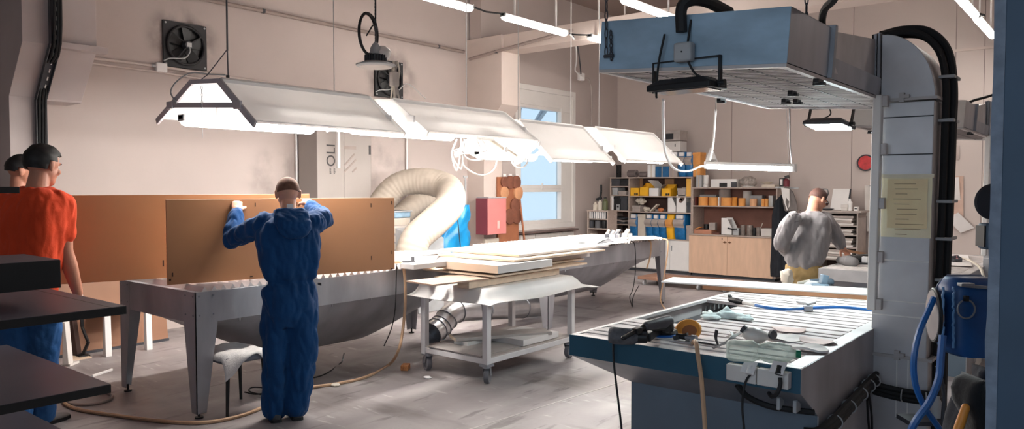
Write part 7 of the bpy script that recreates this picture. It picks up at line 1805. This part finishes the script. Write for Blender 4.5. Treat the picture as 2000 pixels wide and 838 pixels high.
# ------------------------------------------------------------ the man in blue overalls
def blue_man():
    D = 5.45; k = 1.0
    f = unit((-.90, .43, 0)); S = V((f.y, -f.x, 0))
    neck = W(563, 418, D=D); pel = W(566, 572, D=D)
    shL, shR = W(513, 440, D=D+.0), W(611, 436, D=D+.08)
    elL, wrL = W(456, 466, D=D+.16), W(462, 412, D=D+.33)
    elR, wrR = W(634, 428, D=D+.3), W(603, 398, D=D+.54)
    hipL, hipR = W(544, 585, D=D+.02), W(590, 585, D=D+.04)
    knL, knR = W(540, 692, D=D-.01), W(593, 690, D=D+.03)
    anL, anR = W(537, 795, D=D+.02), W(579, 792, D=D+.07)
    t = thing('person', 'man with shaved head in blue hooded overalls seen from behind lifting the brown board', 'person', (pel.x, pel.y, 0))
    hc = W(562, 380, D=D+.06); hf = unit(f+V((0, 0, -.28)))
    b = B()
    P, r, f2, u = add_head(b, hc, hf, V((0, 0, 1)), 1.0)
    b.limb([hc-V((0, 0, .06))-f*.02, neck-V((0, 0, .02))], [.054, .062], 16)
    add_torso(b, pel, neck, S, f, TORSO, .86)
    for a in ((shL, elL, wrL), (shR, elR, wrR)): b.limb([a[0], a[0].lerp(a[1], .5), a[1], a[1].lerp(a[2], .35), a[2]], [.056, .05, .042, .041, .029], 14)
    for h, kn, an in ((hipL, knL, anL), (hipR, knR, anR)): b.limb([h, h.lerp(kn, .5), kn, kn.lerp(an, .35), an, V((an.x, an.y, .06))], [.078, .072, .056, .055, .038, .036], 14)
    top = 1.602
    # hands: left fist over the upper edge, right hand on the edge behind the head
    gl = W(464, 394, D=D+.45); gl.z = 1.60
    add_hand(b, wrL, (gl+V((0, 0, .05)))-wrL, f*.6-V((0, 0, .8)), S, 1.05, .85, .5)
    gr = W(592, 391, D=D+.74); gr.z = 1.60
    add_hand(b, wrR, (gr+V((0, 0, .05)))-wrR, f*.6-V((0, 0, .8)), -S, 1.0, .8, .5)
    B().obj('body', SKIN, t, mesh=remeshed(b, .0062, 3), smooth=180)
    hm = mat('stubble_brown', C(112, 74, 58), .8, 0, .18, 40)
    hair_shell(P, 1, lambda x, y, z: (z > -.30 and y < .42 and not (y > -.15 and z < .0)) or z > .62, .0075, m=hm, parent=t, nz=.001)
    face_bits(P, t, 1, hm)
    BL = mat('overall_blue', C(18, 62, 108), .85, 0, .12, 7, .25, 45, sheen=.05, spec=.2)
    c = B()
    secs = [(-.42, .10, .09), (-.28, .155, .118), (-.12, .19, .137), (.0, .197, .142), (.08, .185, .136), (.14, .167, .124), (.18, .167, .124), (.25, .192, .14), (.33, .205, .146), (.45, .21, .148), (.62, .222, .15), (.78, .222, .148), (.88, .185, .125), (.95, .125, .095), (.985, .085, .078)]
    add_torso(c, pel, neck, S, f, secs, 1, 0, 2.6)
    for a in ((shL, elL, wrL), (shR, elR, wrR)):
        c.limb([a[0], a[0].lerp(a[1], .5), a[1], a[1].lerp(a[2], .4), a[1].lerp(a[2], .75), a[1].lerp(a[2], .93)], [.092, .086, .074, .068, .06, .046], 16)
    c.ell((shL+neck)/2-V((0, 0, .03)), (.11, .11, .06)); c.ell((shR+neck)/2-V((0, 0, .03)), (.11, .11, .06))
    for h, kn, an in ((hipL, knL, anL), (hipR, knR, anR)):
        e = V((an.x, an.y, .075)); c.limb([h, h.lerp(kn, .5), kn, kn.lerp(an, .5), an, e], [.118, .112, .102, .096, .09, .084], 18)
    wz = pel.lerp(neck, .16).z
    def gather(p): return .011*sin(62*(p.dot(S)+.1*p.z)+3*noise.noise(p*6))*math.exp(-((p.z-wz)/.085)**2)-.008*math.exp(-((p.z-wz)/.016)**2)+.005*noise.noise(V((p.x*22, p.y*22, p.z*9)))
    B().obj('overalls', BL, t, mesh=remeshed(c, .009, 6, folds(.014, 3, 3., 8., gather)), smooth=180)
    # hood lying on the back
    hb = B(); n0 = neck-f*.07
    hood_rows = [(-.02, .10, .045, -.02), (.03, .128, .058, -.055), (.08, .132, .06, -.085), (.13, .12, .052, -.1), (.17, .095, .042, -.105), (.205, .045, .028, -.105)]
    rings = []
    for dz, w_, d_, fo in hood_rows:
        cc = n0-V((0, 0, dz-.03))+f*fo+S*.02*dz/.2
        rings.append([cc+S*(w_*cos(a))+f*(d_*sin(a)) for a in [2*pi*i/24 for i in range(24)]])
    hb.loft(rings)
    hb.torus(neck+V((0, 0, .012))-f*.01, .085, .022, (.1*f.x, .1*f.y, 1), 28, 10)
    B().obj('hood', BL, t, mesh=remeshed(hb, .008, 4, folds(.011, 9, 7., 9.)), smooth=180)
    tg = neck-f*.085+V((0, 0, .055)); B().cbox(tg, (.045, .004, .04), Matrix((S, f, V((0, 0, 1)))).transposed()).obj('collar_tag', PAPER, t)
    pk = W(622, 553, D=D-.03); B().prism([pk, pk+S*.02, pk+S*.02-V((0, 0, .02)), pk-V((0, 0, .014))], f*.03).obj('pocket_flap', BLK, t)
    sm = mat('shoe_grey', C(66, 66, 70), .7, 0, .2, 14)
    for an in (anL, anR): shoe(t, an+f*.01, f, 1.05, sm)
blue_man()
# ------------------------------------------------------------ the man in the orange shirt
def orange_man():
    D = 5.1; k = 1.08
    f = unit(_f*.93+_r*.30); S = V((f.y, -f.x, 0))
    neck = W(72, 362, D=D); pel = W(52, 585, D=D)
    shL, shR = W(8, 400, D=D), W(118, 398, D=D+.02)
    elR, wrR = W(127, 490, D=D+.08), W(152, 572, D=D+.2)
    elL, wrL = W(-8, 490, D=D+.15), W(40, 540, D=D+.45)
    hipL, hipR = W(35, 610, D=D), W(84, 608, D=D+.02)
    knL, knR = W(36, 730, D=D+.05), W(86, 728, D=D+.12)
    anL = W(38, 830, D=D+.03); anR = W(82, 812, D=D+.25)
    anL.z = .09; anR.z = .09
    t = thing('person', 'dark haired man in an orange shirt and blue jeans seen from behind at the left', 'person', (pel.x, pel.y, 0))
    hc = W(84, 325, D=D+.05); hf = unit(_r*.24+_f*.95+V((0, 0, -.2)))
    b = B(); P, r, f2, u = add_head(b, hc, hf, V((0, 0, 1)), 1.12)
    b.limb([hc-V((0, 0, .06))-hf*.03, neck-V((0, 0, .03))], [.062, .07], 16)
    add_torso(b, pel, neck, S, f, TORSO, .97)
    for a in ((shL, elL, wrL), (shR, elR, wrR)): b.limb([a[0], a[0].lerp(a[1], .5), a[1], a[1].lerp(a[2], .35), a[2]], [.066, .06, .05, .052, .034], 16)
    for h, kn, an in ((hipL, knL, anL), (hipR, knR, anR)): b.limb([h, kn, an, V((an.x, an.y, .06))], [.095, .06, .04, .038], 14)
    add_hand(b, wrR, W(157, 610, D=D+.24)-wrR, _r*-.5+_f*.3, _f*.8-_r*.3, 1.1, .55, .3)
    add_hand(b, wrL, _f*.8+V((0, 0, -.1)), V((0, 0, -1)), S, 1.1, .5, .3)
    B().obj('body', SKIN2, t, mesh=remeshed(b, .0068, 3), smooth=180)
    hm = mat('hair_black', C(20, 17, 18), .6, 0, .3, 60)
    hair_shell(P, 1, lambda x, y, z: (z > -.58 and y < .30 and not (y > -.25 and z < -.05)) or (z > .35 and y < .85), .019, m=hm, parent=t, seed=3, nz=.006)
    face_bits(P, t, 1.12, hm)
    OR = mat('orange_shirt', C(226, 78, 44), .9, 0, .07, 6, .2, 50, sheen=.05, spec=.2)
    c = B()
    secs = [(-.035, .172, .135), (.06, .176, .138), (.22, .18, .138), (.4, .19, .142), (.6, .21, .148), (.78, .215, .148), (.88, .19, .128), (.95, .125, .1), (.99, .075, .074)]
    add_torso(c, pel, neck, S, f, secs, 1.08, .004, 2.7)
    for a in ((shL, elL), (shR, elR)): c.limb([a[0], a[0].lerp(a[1], .35), a[0].lerp(a[1], .62)], [.092, .086, .082], 18)
    c.ell((shL+neck)/2-V((0, 0, .045)), (.11, .11, .06)); c.ell((shR+neck)/2-V((0, 0, .045)), (.11, .11, .06))
    B().obj('orange_shirt', OR, t, mesh=remeshed(c, .0095, 6, folds(.011, 13, 2.2, 7.)), smooth=180)
    JN = mat('jeans_blue', C(36, 92, 152), .8, 0, .22, 6, .15, 90)
    c = B(); add_torso(c, pel, neck, S, f, [(-.2, .15, .13), (-.1, .178, .138), (0, .18, .136), (.05, .172, .13)], 1.06, 0, 2.5)
    for h, kn, an in ((hipL, knL, anL), (hipR, knR, anR)): c.limb([h, h.lerp(kn, .5), kn, kn.lerp(an, .5), an], [.118, .108, .092, .088, .085], 16)
    B().obj('jeans', JN, t, mesh=remeshed(c, .0095, 5, folds(.009, 23, 4., 8.)), smooth=180)
    for an in (anL, anR): shoe(t, an, f, 1.12, mat('shoe_light', C(142, 138, 136), .7, 0, .15, 12))
orange_man()
# ------------------------------------------------------------ the man hidden behind him
def second_man():
    D = 6.35; f = unit(_r*.75+_f*.6); S = V((f.y, -f.x, 0))
    neck = W(36, 372, D=D); pel = W(30, 560, D=D)
    t = thing('person', 'dark haired man mostly hidden behind the man in the orange shirt', 'person', (pel.x, pel.y, 0))
    hc = W(43, 336, D=D+.03); hf = unit(_r*.7+_f*.6+V((0, 0, -.15)))
    b = B(); P, r, f2, u = add_head(b, hc, hf, V((0, 0, 1)), 1.08)
    b.limb([hc-V((0, 0, .06))-hf*.03, neck-V((0, 0, .03))], [.058, .066], 16); add_torso(b, pel, neck, S, f, TORSO, 1.05)
    shL, shR = neck-S*.19-V((0, 0, .1)), neck+S*.19-V((0, 0, .1)); elL, elR = shL+V((0, 0, -.3))-f*.02, shR+V((0, 0, -.29))+f*.05; wrL, wrR = elL+f*.2-V((0, 0, .1)), elR+f*.18-V((0, 0, .12))
    for a in ((shL, elL, wrL), (shR, elR, wrR)): b.limb([a[0], a[1], a[2]], [.058, .044, .031], 14)
    for wv, th in ((wrL, S), (wrR, -S)): add_hand(b, wv, f-V((0, 0, .3)), V((0, 0, -1)), th, 1., .5)
    hips = [pel-S*.09-V((0, 0, .05)), pel+S*.09-V((0, 0, .05))]; ans = [V((h.x, h.y, .09)) for h in hips]
    for h, a in zip(hips, ans): b.limb([h, h.lerp(a, .5), a, V((a.x, a.y, .05))], [.09, .056, .04, .038], 14)
    B().obj('body', SKIN2, t, mesh=remeshed(b, .007, 3), smooth=180)
    hm = MATS['hair_black']; hair_shell(P, 1, lambda x, y, z: (z > -.42 and y < .25 and not (y > -.3 and z < -.02)) or (z > .4 and y < .9), .018, m=hm, parent=t, seed=8, nz=.007); face_bits(P, t, 1.08, hm)
    c = B(); add_torso(c, pel, neck, S, f, [(-.06, .178, .135), (.2, .18, .135), (.6, .20, .145), (.78, .205, .145), (.88, .18, .125), (.95, .12, .1), (.985, .074, .072)], 1.02, .004, 2.7)
    for a in ((shL, elL, wrL), (shR, elR, wrR)): c.limb([a[0], a[1], a[1].lerp(a[2], .9)], [.085, .068, .045], 16)
    B().obj('dark_jacket', mat('jacket_navy', C(38, 44, 58), .85, 0, .15, 8), t, mesh=remeshed(c, .01, 5, folds(.008, 31)), smooth=180)
    c = B(); add_torso(c, pel, neck, S, f, [(-.2, .14, .12), (-.1, .172, .13), (0, .175, .13), (.04, .17, .128)], 1.02)
    for h, a in zip(hips, ans): c.limb([h, h.lerp(a, .5), a], [.112, .09, .08], 16)
    B().obj('trousers', mat('trouser_dark', C(44, 46, 54), .85, 0, .15, 8), t, mesh=remeshed(c, .01, 5, folds(.008, 37)), smooth=180)
    for a in ans: shoe(t, a, f, 1.05, MATS['shoe_grey'])
second_man()
# ------------------------------------------------------------ the man in the grey sweatshirt
def grey_man():
    D = 7.7; f = unit(_f*.72+_r*.69); S = V((f.y, -f.x, 0))
    neck = W(1586, 411, D=D+.08); pel = W(1569, 528, D=D)
    shL, shR = W(1549, 428, D=D-.12), W(1612, 430, D=D+.14)
    elR, wrR = W(1633, 461, D=D+.12), W(1645, 484, D=D+.12)
    elL, wrL = W(1523, 474, D=D-.02), W(1548, 503, D=D+.25)
    t = thing('person', 'man in a grey sweatshirt and khaki trousers bending over the far slatted table', 'person', (pel.x, pel.y, 0))
    hc = W(1597, 391, D=D+.17); hf = unit(_r*.80+_f*.42+V((0, 0, -.52)))
    b = B(); P, r, f2, u = add_head(b, hc, hf, V((0, 0, 1)), 1.0)
    b.limb([hc-u*.06-hf*.03, neck-V((0, 0, .03))], [.054, .062], 16); add_torso(b, pel, neck, S, f, TORSO, .86)
    for a in ((shL, elL, wrL), (shR, elR, wrR)): b.limb([a[0], a[0].lerp(a[1], .5), a[1], a[1].lerp(a[2], .4), a[2]], [.056, .05, .042, .04, .029], 14)
    hips = [pel-S*.09-V((0, 0, .06)), pel+S*.09-V((0, 0, .06))]; ans = [V((h.x, h.y, .09)) for h in hips]
    for h, a in zip(hips, ans): b.limb([h, h.lerp(a, .5), a, V((a.x, a.y, .05))], [.088, .056, .04, .038], 14)
    add_hand(b, wrR, W(1653, 492, D=D+.13)-wrR, V((0, 0, -1))-_r*.3, _f*.6-_r*.5, 1.0, .75, .5)
    add_hand(b, wrL, W(1570, 512, D=D+.3)-wrL, V((0, 0, -1)), S, 1.0, .7, .4)
    B().obj('body', SKIN, t, mesh=remeshed(b, .0065, 3), smooth=180)
    hm = mat('hair_brown', C(92, 62, 54), .7, 0, .2, 50)
    hair_shell(P, 1, lambda x, y, z: (z > -.38 and y < .3 and not (y > -.2 and z < .0)) or (z > .55 and y < .6), .007, m=hm, parent=t, seed=5, nz=.003)
    face_bits(P, t, 1, hm)
    # ear defender band over the head, glasses
    b = B(); b.tube(spline([P(-.092, .0, .0), P(-.088, .01, .08), P(-.05, .02, .135), P(0, .03, .15), P(.05, .02, .135), P(.088, .01, .08), P(.092, 0, 0)], 6), .006, 8); b.obj('head_band', BLK, t)
    for e in (-1, 1): B().tube(spline([P(e*.088, -.01, .012), P(e*.082, .06, .016), P(e*.06, .098, .014)], 5), .003, 6).obj('glasses_arm', BLK, t); B().cbox(P(e*.033, .103, .01), (.046, .003, .03), Matrix((r, f2, u)).transposed()).obj('glasses_lens', mat('lens_dark', C(96, 70, 70), .2), t)
    SW = mat('sweat_grey', C(126, 121, 122), .9, 0, .08, 7, .12, 80, sheen=.15)
    c = B(); secs = [(.03, .15, .12), (.07, .165, .132), (.14, .195, .15), (.3, .215, .158), (.5, .225, .16), (.68, .222, .155), (.8, .21, .148), (.89, .175, .125), (.95, .12, .1), (.985, .08, .078)]
    add_torso(c, pel, neck, S, f, secs, 1.0, 0, 2.5)
    for a in ((shL, elL, wrL), (shR, elR, wrR)): c.limb([a[0], a[0].lerp(a[1], .5), a[1], a[1].lerp(a[2], .5), a[1].lerp(a[2], .8), a[1].lerp(a[2], .92)], [.088, .084, .076, .07, .058, .044], 18)
    c.ell((shL+neck)/2-V((0, 0, .04)), (.1, .1, .06)); c.ell((shR+neck)/2-V((0, 0, .04)), (.1, .1, .06))
    sme = remeshed(c, .0095, 6, folds(.014, 41, 3., 7.)); SWT = _Hit(sme)
    B().obj('sweatshirt', SW, t, mesh=sme, smooth=180)
    # faint script print across the upper back
    bp = B()
    for k, pl_ in enumerate((((1540, 424), (1544, 416), (1547, 422), (1550, 415), (1553, 421)), ((1554, 420), (1558, 416), (1556, 413), (1554, 418), (1559, 420)), ((1561, 419), (1565, 414), (1563, 411), (1561, 416), (1566, 424)), ((1552, 434), (1560, 432), (1568, 431)))):
        pts = []
        for q in spline([V((a_, b_, 0)) for a_, b_ in pl_], 4):
            # land on the back surface
            d_ = W(q.x, q.y, D=1.)-CAM
            ok_, loc, nor, idx = SWT.ray_cast(CAM, d_)
            pts.append(V(loc)-d_.normalized()*.002 if ok_ else W(q.x, q.y, D=D-.2))
        bp.tube(pts, .002, 5)
    bp.obj('faint_script', mat('print_dark', C(70, 64, 66), .9), t)
    KH = mat('khaki', C(152, 126, 82), .85, 0, .1, 7, .12, 70)
    c = B(); add_torso(c, pel, neck, S, f, [(-.24, .14, .13), (-.1, .182, .145), (0, .186, .142), (.09, .168, .13)], 1.0)
    for h, a in zip(hips, ans): c.limb([h, h.lerp(a, .5), a], [.118, .095, .085], 16)
    B().obj('trousers', KH, t, mesh=remeshed(c, .0095, 5, folds(.011, 47, 5., 8.)), smooth=180)
    for a in ans: shoe(t, a, f, 1., MATS['shoe_grey'])
    rg = W(1537, 541, D=D-.17); b = B().ell(rg, (.06, .06, .08)); b.v = [p+V((noise.noise(p*18), noise.noise(p*17), noise.noise(p*19)))*.035 for p in b.v]; b.obj('pocket_rag', CREAM, t, smooth=40)
    st = thing('wooden_stick', 'thin wooden stick held by the man in the grey sweatshirt', 'stick', W(1660, 488, D=D+.13)); B().bar(W(1650, 489, D=D+.11), W(1703, 499, D=D+.35), .025, .025).obj('stick', mat('stick_wood', C(206, 152, 112), .6, 0, .08, 8), st)
grey_man()
# ============================================================ CAMERA, DAYLIGHT, EXPOSURE
cd = bpy.data.cameras.new('camera'); co = bpy.data.objects.new('camera', cd); COL.objects.link(co)
cd.sensor_width = 36; cd.lens = FPX/2000*36; cd.clip_start = .05; cd.clip_end = 100
co.location = CAM; co.rotation_euler = (pi/2-PITCH, 0, YAW); SC.camera = co
w = bpy.data.worlds.new('world'); SC.world = w; w.use_nodes = True
N = w.node_tree.nodes; L = w.node_tree.links; bg = N['Background']
tc = N.new('ShaderNodeTexCoord'); sp = N.new('ShaderNodeSeparateXYZ'); L.new(tc.outputs['Generated'], sp.inputs[0])
cr = N.new('ShaderNodeValToRGB'); cr.color_ramp.elements[0].position = .45; cr.color_ramp.elements[0].color = (.52, .60, .67, 1); cr.color_ramp.elements[1].position = .75; cr.color_ramp.elements[1].color = (.50, .66, .84, 1)
mr = N.new('ShaderNodeMapRange'); mr.inputs['From Min'].default_value = -1; L.new(sp.outputs['Z'], mr.inputs['Value']); L.new(mr.outputs[0], cr.inputs[0])
L.new(cr.outputs[0], bg.inputs[0]); bg.inputs[1].default_value = SKY_S
SC.view_settings.view_transform = 'Standard'; SC.view_settings.look = 'None'; SC.view_settings.gamma = 1
SC.view_settings.use_curve_mapping = False; SC.view_settings.exposure = EXPO
SC.cycles.max_bounces = 8; SC.cycles.diffuse_bounces = 5; SC.cycles.transparent_max_bounces = 12
SC.cycles.sample_clamp_indirect = 6
